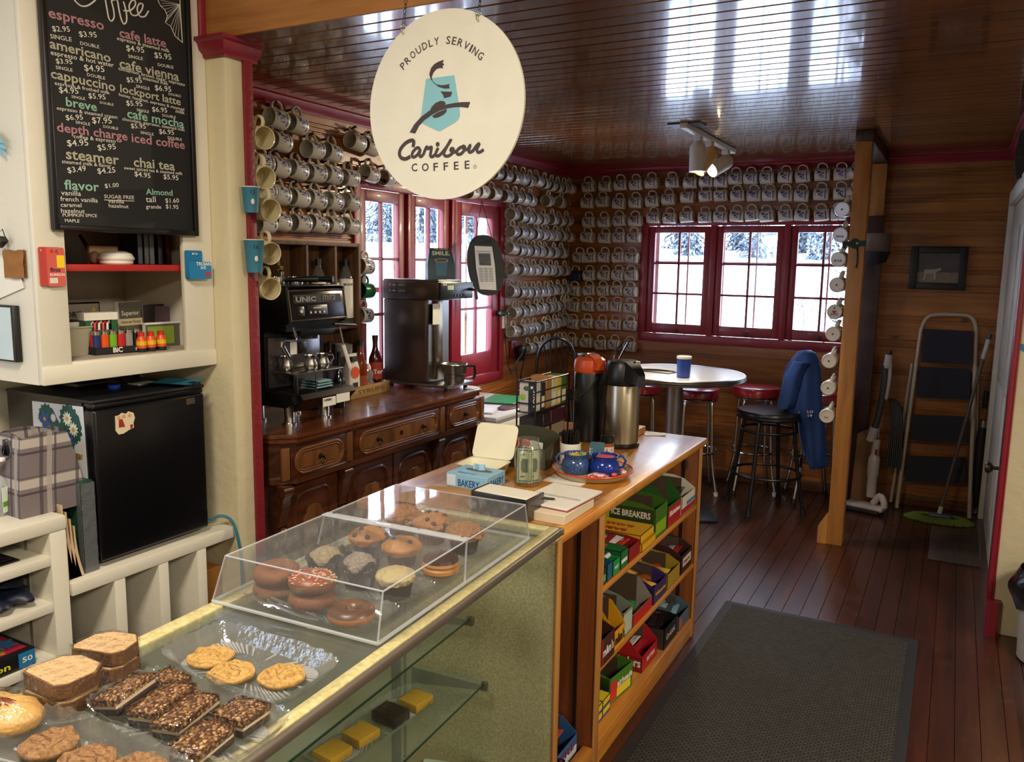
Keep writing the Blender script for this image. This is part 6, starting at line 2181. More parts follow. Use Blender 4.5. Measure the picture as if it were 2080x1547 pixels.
for ri, row in enumerate(BACK):
 for ci, (x, y) in enumerate(row):
  P = at(x, y + 2, 'Y', YM)
  lab = 'white moose print mug on the back wall, %s row, %s from the left' % (ROWS_[ri], ORD[ci])
  special = None
  if (ri, ci) == (5, 0):
   lab = 'dark blue green mug hanging tilted in the corner of the back wall'
  t = mug(P, (-1, mr.uniform(-0.06, 0.03), mr.uniform(-0.1, 0.08)), (0, 0, 1), lab, 'mugs on the back wall', letter=mr.choice([None, 0, 1, 2, 3, 4, 5]), roll=mr.uniform(-0.12, 0.12))
  if (ri, ci) == (5, 0):
   o = [c for c in bpy.data.objects if c.parent == t and c.name.startswith('body')][0]
   o.data = ME_BODY.copy()
   o.data.materials[0] = mat('22384a', 0.25, 0, 0.3, 30)
k3 = 400 / 2063.0
def z3p(l):
 return [(500 + x * k3, 180 + y * k3) for x, y in l]
NEAR = [
 z3p([(318, 318), (525, 375), (1145, 560), (1290, 612)]),
 z3p([(350, 560), (702, 640), (892, 672)]),
 z3p([(160, 780), (330, 825), (528, 855), (722, 885), (893, 905), (1075, 935), (1290, 895), (1480, 940)]),
 z3p([(190, 1080), (342, 1112), (542, 1145), (722, 1165), (905, 1180), (1090, 1190)]),
 z3p([(190, 1415), (345, 1395), (560, 1412), (740, 1420), (908, 1428), (1085, 1440)])]
for ri, row in enumerate(NEAR):
 for ci, (x, y) in enumerate(row):
  P = at(x, y, 'X', XM)
  if P.y < YP1 + 0.07:
   continue
  lab = 'white moose print mug hanging above the wooden hutch, %s row, %s from the left' % (ROWS_[ri], ORD[ci])
  mug(P, (mr.uniform(0.0, 0.12), -1, mr.uniform(-0.02, 0.14)), (0, 0, 1), lab, 'mugs above the hutch', letter=mr.choice([None, 0, 1, 2, 3, 4, 5]), roll=mr.uniform(-0.1, 0.35))
  # a turned peg carries each of these
  m = MB()
  hp = Vector((XL + 0.001, P.y - 0.01, P.z + MR + 0.02))
  m.tube([hp, hp + Vector((0.03, 0, 0.004)), hp + Vector((0.06, 0, 0.012))], [0.006, 0.005, 0.007], 8)
  solo(m, 'wall_peg', mat('2a1812', 0.4), 'short dark wooden peg above the hutch, %s row, %s from the left' % (ROWS_[ri], ORD[ci]), 'peg', 'pegs above the hutch')
# plain cream mugs on the back of the wing wall
for i, (x, y) in enumerate(((538, 277), (540, 357), (551, 424), (551, 511), (551, 584))):
 P = at(x, y, 'Y', YP1 + 0.055) - Vector((0.046, -0.012, 0))
 lab = 'plain cream mug at the wing wall edge facing the till, %s from the top' % ORD[i]
 mug(P, (0.94, -0.25, -0.1 - 0.05 * (i % 2)), (-0.1, 0, 1), lab, 'cream mugs on the wing wall', cream=True, print_=False)
# three cups peeking out at the right end of the hutch
for i, (x, y, cream, lab) in enumerate(((740, 541, False, 'white mug at the right end of the hutch, uppermost of three'), (741, 590, True, 'green mug at the right end of the hutch, middle of three'), (738, 640, False, 'white mug with blue print at the hutch end, lowest of three'))):
 P = at(x, y, 'X', XM + 0.02)
 t = mug((XM + 0.02, max(P.y, 3.27), P.z), (0.1, -1, 0.05), (0, 0, 1), lab, 'mugs on the tall window frame', cream=cream, print_=not cream)
 if cream:
  for o in [c for c in bpy.data.objects if c.parent == t]:
   o.data = o.data.copy()
   o.data.materials[0] = mat('1f6a3e', 0.25)
# ---------------------------------------------------------------- pine counter with candy shelves
PINE_C = wood('a0601c', 'd0923e', 'Y', 0.28, 0.4, 0.9, 'X', 0.14, 0.9, '6a3a18', bump=0.03)
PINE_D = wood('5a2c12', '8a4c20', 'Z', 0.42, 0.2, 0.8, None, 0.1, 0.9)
PINE_E = wood('a0621f', 'cc8c3c', 'Y', 0.4, 0.2, 0.8, None, 0.1, 0.9)
ZK, KX0, KX1, KY0, KY1 = 0.88, -1.56, -0.878, 1.895, 3.385
t = thing('pine_counter', 'varnished pine counter with open candy shelves below its top', 'counter', (-1.2, 2.64, 0))
b = MB()
b.box(KX0, KY0, ZK - 0.03, KX1, KY1, ZK, 0.008, 3)
b.obj('top', PINE_C, t, True)
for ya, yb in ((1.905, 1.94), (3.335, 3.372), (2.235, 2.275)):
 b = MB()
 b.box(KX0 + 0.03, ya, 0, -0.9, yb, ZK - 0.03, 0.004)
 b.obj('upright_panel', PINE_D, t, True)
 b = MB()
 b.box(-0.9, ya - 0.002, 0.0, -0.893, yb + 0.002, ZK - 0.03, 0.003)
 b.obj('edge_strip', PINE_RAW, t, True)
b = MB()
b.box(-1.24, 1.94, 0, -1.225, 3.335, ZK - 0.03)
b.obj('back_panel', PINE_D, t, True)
ZSH1, ZSH2, ZSH0, ZBAY = 0.597, 0.335, 0.088, 0.05
for z_ in (ZSH1, ZSH2):
 b = MB()
 b.box(-1.225, 2.275, z_ - 0.02, -0.898, 3.335, z_, 0.004)
 b.obj('shelf', PINE_E, t, True)
b = MB()
b.box(-1.225, 2.275, ZSH0 - 0.02, -0.893, 3.335, ZSH0, 0.006)
b.box(-0.915, 2.275, 0.0, -0.896, 3.335, ZSH0 - 0.02, 0.003)
b.obj('base_board', PINE_E, t, True)
b = MB()
b.box(-1.225, 1.94, ZBAY - 0.02, -0.9, 2.235, ZBAY, 0.003)
b.box(-0.93, 1.94, 0.0, -0.894, 2.235, 0.085, 0.006)
b.obj('bay_board', PINE_E, t, True)
TRK = mat('2a211c', 0.5, 0.5)
for yy in (3.329, 2.229):
 for xx in (-0.96, -1.17):
  b = MB()
  b.box(xx - 0.005, yy, 0.12, xx + 0.005, yy + 0.006, 0.8)
  b.obj('shelf_track', TRK, t, True)
# ---- candy boxes; front faces the customer side (+X)
INNER = mat('4a3a2a', 0.7)
def candy(label, y0, y1, z, h_back, h_front, col, side_col=None, depth=0.24, xf=-0.905, texts=(), contents=None, stripes=(), rz=0.0, name='candy_box', group='candy boxes on the counter shelves', slope=True, closed=False):
 t = thing(name, label, 'box', (xf, (y0 + y1) / 2, z + 0.0004), rz, group)
 w = y1 - y0
 xb = -depth
 m = MB()
 e = 0.0018
 m.box(xb, -w / 2, 0, 0, w / 2, e)
 # sides slope from the high back to the low front
 for ya in (-w / 2, w / 2 - e):
  pr = [(xb, 0), (0, 0), (0, h_front), (-0.05 if slope else 0, h_front if not slope else h_front + (h_back - h_front) * 0.75), (xb * 0.5, h_back), (xb, h_back)]
  if h_back - h_front < 0.004:
   pr = [(xb, 0), (0, 0), (0, h_front), (xb, h_back)]
  m.prism(pr, e, frame((0, ya + e, 0), (1, 0, 0), (0, 0, 1), (0, -1, 0)))
 m.box(xb, -w / 2, 0, xb + e, w / 2, h_back)
 m.box(-e, -w / 2, 0, 0, w / 2, h_front)
 if closed:
  m.box(xb, -w / 2, h_front - e, 0, w / 2, h_front)
 m.obj('carton', mat(col, 0.38, 0, 0.06, 10), t)
 if not closed:
  m = MB()
  m.box(xb + e, -w / 2 + e, e, xb + 2 * e, w / 2 - e, h_back - 0.002)
  m.box(xb + 2 * e, w / 2 - 1.6 * e, e, -0.06, w / 2 - e, h_back * 0.9)
  m.obj('cardboard_lining', INNER, t)
 if side_col:
  m = MB()
  m.box(xb + 0.004, -w / 2 - 0.0005, 0.002, -0.004, -w / 2 - 0.0001, min(h_front, h_back) - 0.002)
  m.obj('end_print', mat(side_col, 0.4), t)
 for nm, cc, a0, b0, a1, b1, face in stripes:
  m = MB()
  if face == 'F':
   m.box(0.0, -w / 2 + a0 * w, b0 * h_front, 0.0006, -w / 2 + a1 * w, b1 * h_front)
  elif face == 'T':
   m.box(xb + a0 * depth, -w / 2 + b0 * w, h_front, xb + a1 * depth, -w / 2 + b1 * w, h_front + 0.0006)
  else:
   m.box(xb + a0 * depth, -w / 2 - 0.0009, b0 * h_front, xb + a1 * depth, -w / 2 - 0.0004, b1 * h_front)
  m.obj(nm, mat(cc, 0.4), t)
 for body, cc, a0, b0, a1, face, hh in texts:
  m = MB()
  if face == 'F':
   m.text(body, (0.0009, -w / 2 + a0 * w, b0 * h_front), (0.0009, -w / 2 + a1 * w, b0 * h_front), (0, 0, 1), hh, 0.03)
  elif face == 'S':
   m.text(body, (xb + a0 * depth, -w / 2 - 0.0012, b0 * h_front), (xb + a1 * depth, -w / 2 - 0.0012, b0 * h_front), (0, 0, 1), hh, 0.03)
  elif face == 'T':     # on the top, upside down to the viewer
   m.text(body, (xb + a1 * depth, -w / 2 + b0 * w, h_front + 0.0008), (xb + a0 * depth, -w / 2 + b0 * w, h_front + 0.0008), (0, -1, 0), hh, 0.03)
  m.obj('lettering', mat(cc, 0.4), t)
 if contents:
  kind, cols, n, lab = contents
  zc = h_front * 0.92 if h_front > 0.03 else 0.02
  for k in range(n):
   u = (k + 0.5) / n
   m = MB()
   c1 = cols[k % len(cols)]
   if kind == 'bar':
    M_ = TR(xf, (y0 + y1) / 2, z) @ RZ(rz) @ TR(xb * (0.12 + 0.76 * u), 0, zc) @ RZ(rnd.uniform(-.15, .15)) @ RX(rnd.uniform(-.1, .1)) @ RY(rnd.uniform(-0.2, 0.2))
    m.M = M_
    m.loft([[(-0.011, y_, 0.0), (0.011, y_, 0.0), (0.012, y_, 0.008), (-0.012, y_, 0.008)] if abs(y_) < w * 0.36 else [(-0.013, y_, 0.002), (0.013, y_, 0.002), (0.013, y_, 0.004), (-0.013, y_, 0.004)] for y_ in (-w * 0.43, -w * 0.35, w * 0.35, w * 0.43)])
   elif kind == 'roll':
    M_ = TR(xf, (y0 + y1) / 2, z) @ RZ(rz) @ TR(xb * (0.1 + 0.8 * u), 0, zc)
    m.M = M_
    m.cyl((0, -w * 0.42, 0.004), (0, w * 0.42, 0.004), 0.0085, None, 10)
   else:
    M_ = TR(xf, (y0 + y1) / 2, z) @ RZ(rz) @ TR(xb * (0.12 + 0.76 * u), rnd.uniform(-.25, .25) * w, zc)
    m.M = M_ @ RZ(rnd.uniform(0, 3))
    m.grid(lambda a, c: ((a - .5) * 0.07, (c - .5) * 0.05, 0.012 * math.sin(PI * a) * math.sin(PI * c) + 0.002 * math.sin(9 * a + k)), 9, 7)
    m.grid(lambda a, c: ((a - .5) * 0.07, (c - .5) * 0.05, -0.01 * math.sin(PI * a) * math.sin(PI * c)), 9, 7)
   solo(m, {'bar': 'candy_bar', 'roll': 'candy_roll', 'bag': 'candy_bag'}[kind], mat(c1, 0.25, 0, 0.25, 60), lab, 'candy', 'several alike: ' + lab)
 return t
Z1, Z2, Z0 = ZSH1, ZSH2, ZSH0
candy('white candy box with red and blue waves at the far end of the upper shelf', 3.14, 3.325, Z1, 0.12, 0.075, 'cfc8ba', 'c8c0b0', 0.2, stripes=[('red_wave', 'a02028', .0, .05, .98, .35, 'F'), ('blue_wave', '3a78a0', .35, .4, .98, .6, 'F')], contents=('bar', ['3a2420', '2c2020'], 4, 'dark wrapped candy bar in the white box at the far upper shelf end'))
candy('red and green box lettered Skittles on the upper shelf', 2.955, 3.125, Z1, 0.175, 0.085, '2f5a24', '2f5a24', 0.26, stripes=[('red_front', 'a81c24', .02, .02, .98, .9, 'F')], texts=[('Skittles', 'f0ece4', .08, .5, .9, 'F', .02)])
candy('green mint box lettered ICE BREAKERS on the upper shelf', 2.80, 2.945, Z1, 0.135, 0.115, '3f6a20', '243f1e', 0.22, texts=[('ICE BREAKERS', 'd9d4cc', .22, .66, .92, 'S', .024)], stripes=[('lime_flash', '9ab828', .02, .1, .18, .9, 'S'), ('lime_front', '86a828', .1, .1, .9, .5, 'F')])
candy('yellow box lettered SUGAR BABIES upside down, topmost of the yellow pair', 2.645, 2.79, Z1 + 0.032, 0.03, 0.03, 'd8a41c', 'd8a41c', 0.25, texts=[('SUGAR', 'a8241c', .34, .66, .78, 'T', .026), ('BABIES', 'a8241c', .26, .3, .74, 'T', .026)], closed=True)
candy('yellow candy box under the SUGAR BABIES box', 2.65, 2.8, Z1, 0.03, 0.03, 'd8a41c', 'c8941a', 0.25, xf=-0.9, closed=True)
candy('red box of white and red wrapped bars left of the yellow boxes', 2.53, 2.64, Z1, 0.062, 0.05, '8c1c20', '5a1418', 0.27, contents=('bar', ['c03a30', 'd8d0c8', '9c2a28', 'c8a888'], 8, 'red and white wrapped bar in the red box on the upper shelf'))
candy('green carton of gum packs left of the red box of bars', 2.455, 2.522, Z1, 0.062, 0.062, '1f6a3a', '1c5a32', 0.25, stripes=[('pink_dot', 'c8485a', .1 + .18 * k, .3, .2 + .18 * k, .7, 'T') for k in range(4)] + [('white_line', 'd8e0d8', .1, .3, .9, .5, 'F')], closed=True)
candy('bright green box of clear wrapped mint rolls on the upper shelf', 2.385, 2.448, Z1, 0.05, 0.05, '1f8a44', '1c7a3c', 0.25, texts=[('MINT', 'e0e8e0', .2, .4, .8, 'F', .012)], contents=('roll', ['c8d4c8', '9ab8a0'], 7, 'clear and green mint roll in the bright green box'))
candy('teal and blue candy box next to the black mint box, upper shelf', 2.335, 2.38, Z1, 0.075, 0.055, '1f5a78', '14445c', 0.26)
candy('black and green mint box at the near end of the upper shelf', 2.285, 2.33, Z1, 0.07, 0.055, '1c3a2a', '16241c', 0.25, stripes=[('green_flash', '5fa070', .2, .2, .8, .6, 'F')])
candy('dark brown box with a white label at the far end of the middle shelf', 3.17, 3.32, Z2, 0.12, 0.08, '3a2420', '2c1a18', 0.26, stripes=[('white_label', 'd0c8c0', .15, .35, .9, .8, 'F')], texts=[('SNICK', '8c2028', .2, .48, .8, 'F', .014)], contents=('bar', ['a02a34', 'd8d0cc', '3a3a5a'], 7, 'red and white wrapped bar in the dark brown box, middle shelf'))
candy('gold yellow box of foil wrapped candy on the middle shelf', 2.99, 3.15, Z2, 0.1, 0.062, 'a08428', '7a6420', 0.27, contents=('bag', ['c8a83a', 'a03028', 'd8cc90', '7a8a3a'], 7, 'gold and red foil candy in the yellow box, middle shelf'))
candy('purple box of gold wrapped bars on the middle shelf', 2.82, 2.975, Z2, 0.1, 0.07, '3a2a5c', '2a2440', 0.26, texts=[('Whatcha', 'd8a43a', .1, .4, .9, 'F', .016)], contents=('bag', ['d89c48', '8a4a1c', 'e0b068'], 6, 'gold wrapped bar in the purple box, middle shelf'))
candy('red and white box with V notch holding green bags, middle shelf', 2.60, 2.80, Z2, 0.13, 0.045, '8c847c', '544a44', 0.27, stripes=[('red_front', 'b42420', .0, .0, 1.0, 1.0, 'F')], contents=('bag', ['1f7a3a', 'b8c8b0', '2a6a40'], 5, 'green candy bag in the red notched box, middle shelf'))
candy('empty grey box with white flower print on the middle shelf', 2.50, 2.59, Z2, 0.125, 0.09, '7c8474', '5a5244', 0.27, stripes=[('floral_front', 'b0b8a4', .05, .1, .95, .9, 'F')])
candy('yellow chocolate box lettered M&Ms, almost empty, middle shelf', 2.395, 2.49, Z2, 0.16, 0.07, 'd8981c', 'a8741c', 0.27, xf=-0.895, texts=[("m&m's", '2c1a14', .06, .3, .96, 'F', .034)])
candy('brown and red chocolate box lettered M&Ms at the near end, middle shelf', 2.28, 2.388, Z2, 0.12, 0.09, '4a2420', '8c1c22', 0.27, xf=-0.893, texts=[("m&m's", 'e4dcd0', .1, .32, .92, 'F', .03)], stripes=[('red_edge', 'a01c24', .0, .0, .1, 1.0, 'F')])
candy('grey blue box of teal wrapped bars at the far end of the bottom shelf', 3.17, 3.325, Z0, 0.1, 0.06, '4a5f6c', '3a4a54', 0.25, stripes=[('candy_cane_print', 'b84a50', .1, .1, .3, .8, 'F')], contents=('bar', ['7fa8b4', '3a4a58', 'a8c4cc'], 8, 'teal wrapped bar in the grey blue box, bottom shelf'))
candy('black chocolate box second from the far end of the bottom shelf', 2.98, 3.15, Z0, 0.09, 0.085, '1c1618', '3a3430', 0.26, texts=[('DARK', 'b0a8a0', .15, .4, .85, 'F', .022)], contents=('bar', ['241a1c', '302428'], 7, 'black wrapped bar in the black box, bottom shelf'))
candy('red candy box with scooped front lettered ers, bottom shelf', 2.76, 2.94, Z0, 0.13, 0.062, 'a81c26', '7c1822', 0.22, xf=-0.92, texts=[('Twizzlers', 'e8ddd2', .35, .35, .98, 'S', .034), ('BITES', 'e8ddd2', .3, .4, .8, 'F', .016)], contents=('bar', ['b02430', 'd8ccc4', '3a1c1c'], 5, 'red and white wrapped candy in the scooped red box'))
candy('green and yellow airheads box with smiling balloon, bottom shelf', 2.49, 2.66, Z0, 0.1, 0.095, '4a7a24', '1f3a1c', 0.2, xf=-0.93, rz=-0.12, texts=[('airheads', 'f0e8e0', .3, .5, .96, 'F', .022), ('heads', 'c8c4bc', .5, .25, .95, 'S', .026)], stripes=[('red_balloon', 'c8302c', .02, .1, .3, .8, 'F'), ('yellow_patch', 'e0c83a', .3, .1, .9, .45, 'F')])
for i, (y_, zz, wh) in enumerate(((2.435, 0.0, 'far one below'), (2.365, 0.0, 'near one below'), (2.435, 0.031, 'far one on top'), (2.365, 0.031, 'near one on top'))):
 candy('flat yellow lemon candy box on the bottom shelf, ' + wh, y_ - 0.033, y_ + 0.033, Z0 + zz, 0.03, 0.03, 'd8c028', 'c8b020', 0.2, xf=-0.93, closed=True, stripes=[('blue_edge', '3a4a7a', .0, .0, 1.0, .3, 'F'), ('white_swirl', 'e0dcc0', .2, .3, .45, .7, 'T'), ('lemon_swirl', 'b09c1c', .55, .3, .85, .7, 'T')], group='lemon candy boxes')
candy('red and yellow box of orange bars at the near end of the bottom shelf', 2.285, 2.325, Z0, 0.12, 0.085, 'c8921c', '8c2018', 0.2, xf=-0.915, stripes=[('red_front', 'a8241c', .1, .3, .95, .95, 'F')], contents=('bar', ['c85a24', 'b8281c'], 4, 'orange wrapped bar in the near red and yellow box'))
candy('blue and white candy box lettered NESTLE with a candy cane in the side bay', 1.965, 2.225, ZBAY, 0.13, 0.075, '2f5a8c', '1c2a4a', 0.26, xf=-0.945, stripes=[('white_front', 'c8d0d8', .3, .05, .98, .55, 'F'), ('pink_patch', 'c8788a', .02, .1, .22, .6, 'F')], texts=[('NESTLE', '8c2a34', .3, .5, .9, 'F', .024)], contents=('bar', ['b84a3c', 'c8c4bc', '2a3a5a', '8a3a2a'], 6, 'red and silver wrapped bar in the blue box in the side bay'))
candy('purple candy box with green print, nearest in the side bay', 1.945, 2.06, 0.087, 0.05, 0.04, '4a2258', '6a5a54', 0.025, xf=-0.898, stripes=[('green_dot', '7aa838', .6, .1, .75, .5, 'F'), ('pink_dot', 'c878a8', .8, .2, .95, .8, 'F')])
# ---------------------------------------------------------------- things on the counter
# tray with enamel pots
TC = Vector((-1.055, 2.548, ZK))
b = MB()
b.box(-1.17, 2.39, ZK + 0.0003, -1.03, 2.55, ZK + 0.0012)
solo(b, 'paper_sheet', PAPER, 'white paper sheet lying under the red rimmed tray', 'paper')
TC.z = ZK + 0.0014
t = thing('enamel_tray', 'round cream enamel tray with a red rim under the blue pots', 'tray', TC)
b = MB()
b.lathe([(0, 0), (0.115, 0), (0.122, 0.003), (0.138, 0.023), (0.136, 0.024), (0.119, 0.0055), (0, 0.004)], 48)
b.obj('dish', mat('b8a880', 0.25), t)
b = MB()
b.torus(0.1385, 0.0032, TR(0, 0, 0.024), 60, 8)
b.obj('red_rim', mat('c23a24', 0.3), t)
ENAM = speckle('10204e', '4a6494', 300, 0.15, 0.9)
zt_ = TC.z + 0.0045
def pot(name, label, x, y, r, col, rz):
 t = thing(name, label, 'pot', (x, y, zt_), rz, 'blue enamel pots')
 m = MB()
 m.lathe([(0, 0), (r * 0.8, 0), (r * 0.98, 0.012), (r, 0.03), (r * 0.92, 0.045), (r * 0.8, 0.053), (r * 0.84, 0.066), (r * 0.9, 0.07), (r * 0.86, 0.07), (r * 0.77, 0.053), (r * 0.9, 0.03), (0, 0.006)], 28)
 m.obj('body', col, t)
 m = MB()
 m.tube([(r * 0.86, 0, 0.064), (r * 1.15, 0, 0.066), (r * 1.38, 0, 0.05), (r * 1.2, 0, 0.028), (r * 0.97, 0, 0.026)], 0.0042, 8)
 m.obj('handle', col, t)
 return t
pot('enamel_pot', 'speckled blue enamel pot with yellow and green packets, left on the tray', -1.108, 2.525, 0.05, ENAM, 3.5)
pot('enamel_pot', 'bright blue enamel pot with a pink packet, right on the tray', -1.012, 2.553, 0.052, mat('16307e', 0.15), 0.5)
for k in range(7):
 b = MB(TR(-1.108 + rnd.uniform(-.02, .02), 2.525 + rnd.uniform(-.02, .02), zt_ + 0.04) @ RZ(rnd.uniform(0, 3)) @ RX(rnd.uniform(-.5, .5)))
 b.box(-0.012, -0.0008, -0.02, 0.012, 0.0008, 0.032, 0.0006, 1)
 solo(b, 'sweetener_packet', mat(('c8b848', 'd8d4b0', '7a8a3a')[k % 3], 0.5), ('yellow', 'cream', 'green')[k % 3] + ' sweetener packet standing in the speckled blue pot', 'packet', 'packets in the speckled pot, ' + ('yellow', 'cream', 'green')[k % 3])
b = MB(TR(-1.012, 2.55, zt_ + 0.0605) @ RX(0.15))
b.box(-0.03, -0.022, 0, 0.03, 0.022, 0.004, 0.002)
solo(b, 'pink_packet', mat('c8586a', 0.5), 'pink sweetener packet lying in the bright blue pot', 'packet')
t = thing('stirrer_cup', 'white cup crammed with black coffee stirrers at the tray edge', 'cup', (-1.165, 2.605, zt_))
b = MB()
b.lathe([(0, 0), (0.036, 0), (0.037, 0.002), (0.037, 0.085), (0.0345, 0.085), (0.0345, 0.004), (0, 0.004)], 28)
b.obj('cup', mat('ded8c8', 0.35), t)
b = MB()
sr = random.Random(3)
for k in range(90):
 a_, r_ = sr.uniform(0, 2 * PI), 0.031 * math.sqrt(sr.random())
 x_, y_ = r_ * math.cos(a_), r_ * math.sin(a_)
 b.tube([(x_ * 0.9, y_ * 0.9, 0.006), (x_ * 1.12, y_ * 1.12, 0.125 + sr.uniform(-.008, .006))], 0.0019, 4)
o = b.obj('stirrers', BLACK, t)
o['kind'] = 'stuff'
t = thing('sugar_cup', 'dark blue cup of grey blue sugar packets behind the pots', 'cup', (-1.075, 2.632, zt_), 0.2)
b = MB()
b.lathe([(0, 0), (0.028, 0), (0.03, 0.05), (0.027, 0.05), (0.026, 0.004), (0, 0.004)], 20)
b.obj('cup', ENAM, t)
b = MB()
for k in range(6):
 b.box(-0.024, -0.014 + 0.005 * k, 0.006, 0.024, -0.0115 + 0.005 * k, 0.086 + 0.002 * (k % 3), 0.0008, 1)
b.obj('packets', mat('3f6270', 0.6), t)
b = MB()
b.text('LETT', (-0.012, -0.0146, 0.04), (-0.012, -0.0146, 0.074), (-1, 0, 0), 0.012, 0.01)
b.obj('lettering', mat('c8d0d0', 0.5), t)
t = thing('spice_shaker', 'cinnamon shaker with black lid and red lettered label behind the tray', 'shaker', (-1.075, 2.73, ZK))
b = MB()
b.lathe([(0, 0), (0.024, 0), (0.025, 0.004), (0.025, 0.075), (0.02, 0.08)], 20)
b.obj('body', mat('8a4a2a', 0.3), t)
b = MB()
b.lathe([(0.0254, 0.012), (0.0254, 0.066)], 20, caps=(False, False))
b.obj('label', mat('c8b8a8', 0.5), t)
b = MB()
b.lathe([(0.025, 0.08), (0.025, 0.103), (0.022, 0.106), (0, 0.106)], 20)
b.obj('lid', BLACK, t)
b = MB()
b.text('SALT', (0.007, -0.0252, 0.05), (0.024, -0.011, 0.05), (0, 0, 1), 0.01, 0.04)
b.obj('lettering', mat('8c1f1c', 0.5), t)
for k in range(46):
 a_, r_ = rnd.uniform(-1.3, 1.5), rnd.uniform(0.075, 0.112)
 x_, y_, layer = TC.x + r_ * math.cos(a_), TC.y + r_ * math.sin(a_), k % 2
 if (Vector((x_, y_)) - Vector((-1.012, 2.553))).length < 0.063 or (Vector((x_, y_)) - Vector((-1.075, 2.632))).length < 0.05:
  continue
 b = MB(TR(x_, y_, zt_ + 0.0005 + layer * 0.011) @ RZ(rnd.uniform(0, 3)))
 b.lathe([(0, 0), (0.008, 0.001), (0.0105, 0.0055), (0.008, 0.01), (0, 0.011)], 12)
 for s_ in (-1, 1):
  b.prism([(s_ * 0.009, -0.002), (s_ * 0.019, -0.007), (s_ * 0.019, 0.007), (s_ * 0.009, 0.002)][::s_], 0.001, TR(0, 0, 0.005))
 solo(b, 'peppermint', mat('d8b0a8' if k % 3 else 'c0544c', 0.25, 0, 0.4, 90), 'wrapped pink and white peppermint lying on the right of the enamel tray', 'candy', 'peppermints on the enamel tray')
# air pots
t = thing('steel_airpot', 'brushed steel airpot with black pump head on the pine counter', 'airpot', (-1.14, 3.04, ZK), 0.0)
b = MB()
b.lathe([(0, 0), (0.072, 0), (0.075, 0.004), (0.075, 0.018), (0.0705, 0.02)], 40)
b.obj('base', BLACK, t)
b = MB()
b.lathe([(0.0705, 0.02), (0.0705, 0.25), (0.068, 0.256)], 48)
b.obj('body', mat('a49a88', 0.28, 1.0, 0.04), t)
DS = Vector((0.8, -0.6, 0))
PS = Vector((0.6, 0.8, 0))
b = MB()
b.lathe([(0.071, 0.25), (0.073, 0.254), (0.073, 0.292), (0.071, 0.3), (0.069, 0.33), (0.06, 0.345), (0.0, 0.348)], 40)
# pouring spout: a beak that runs out over the body
rings = []
for s_, zt2, zb2, hw in ((0.03, 0.348, 0.29, 0.04), (0.065, 0.345, 0.275, 0.036), (0.1, 0.325, 0.268, 0.028), (0.13, 0.305, 0.262, 0.02), (0.136, 0.295, 0.255, 0.016)):
 c_ = DS * s_
 rings.append([c_ + PS * hw + Vector((0, 0, zb2)), c_ + PS * hw * 0.8 + Vector((0, 0, zt2)), c_ - PS * hw * 0.8 + Vector((0, 0, zt2)), c_ - PS * hw + Vector((0, 0, zb2))])
b.loft(rings)
b.obj('pump_head', BLACK, t)
b = MB()
for s_ in (-1, 1):
 b.tube([DS * 0.0 + PS * s_ * 0.022 + Vector((-0.045, 0.02, 0.345)), PS * s_ * 0.018 + Vector((-0.02, 0.01, 0.385)), PS * s_ * 0.012 + Vector((0.012, -0.008, 0.425))], 0.004, 8)
b.tube([PS * -0.013 + Vector((0.012, -0.008, 0.425)), PS * 0.013 + Vector((0.012, -0.008, 0.425))], 0.005, 8)
b.tube([Vector((-0.05, 0.02, 0.345)), Vector((-0.05, 0.02, 0.375))], 0.004, 8)
b.obj('lever', CHROME, t)
b = MB()
b.tube([PS * -0.072 + Vector((0, 0, 0.28)), PS * -0.078 - DS * 0.03 + Vector((0, 0, 0.24)), PS * -0.07 - DS * 0.055 + Vector((0, 0, 0.19))], 0.008, 8)
b.obj('carry_handle', BLACK, t)
b = MB()
b.tube([DS * 0.075 + Vector((0, 0, 0.345)), DS * 0.09 + Vector((0, 0, 0.352)), DS * 0.1 + PS * 0.012 + Vector((0, 0, 0.35))], 0.004, 6)
b.obj('latch', CHROME, t)
t = thing('orange_airpot', 'black airpot with an orange pump head behind the tea rack', 'airpot', (-1.298, 3.075, ZK))
b = MB()
b.lathe([(0, 0), (0.06, 0), (0.063, 0.01), (0.063, 0.28), (0.06, 0.288)], 36)
b.obj('body', BLACK, t)
b = MB()
b.lathe([(0.063, 0.285), (0.066, 0.29), (0.066, 0.315), (0.062, 0.335), (0.05, 0.345), (0, 0.348)], 36)
rings = []
for s_, zt2, zb2, hw in ((0.0, 0.36, 0.3, 0.03), (0.03, 0.358, 0.3, 0.028), (0.06, 0.345, 0.3, 0.024), (0.085, 0.325, 0.3, 0.018)):
 rings.append([DS * s_ + PS * hw + Vector((0, 0, zb2)), DS * s_ + PS * hw * 0.8 + Vector((0, 0, zt2)), DS * s_ - PS * hw * 0.8 + Vector((0, 0, zt2)), DS * s_ - PS * hw + Vector((0, 0, zb2))])
b.loft(rings)
b.obj('pump_head', mat('c24a1e', 0.35), t)
b = MB(frame((-0.02, 0.012, 0.348), DS, PS, (0, 0, 1)))
b.box(-0.045, -0.02, 0, 0.035, 0.02, 0.012, 0.003, M=RY(-0.15))
b.obj('press_bar', STEEL, t)
b = MB()
b.tube([DS * 0.064 + Vector((0, 0, 0.27)), DS * 0.06 + PS * -0.03 + Vector((0, 0, 0.22)), DS * 0.03 - PS * 0.066 + Vector((0, 0, 0.19))], 0.004, 6)
b.obj('carry_handle', BLACKM, t)
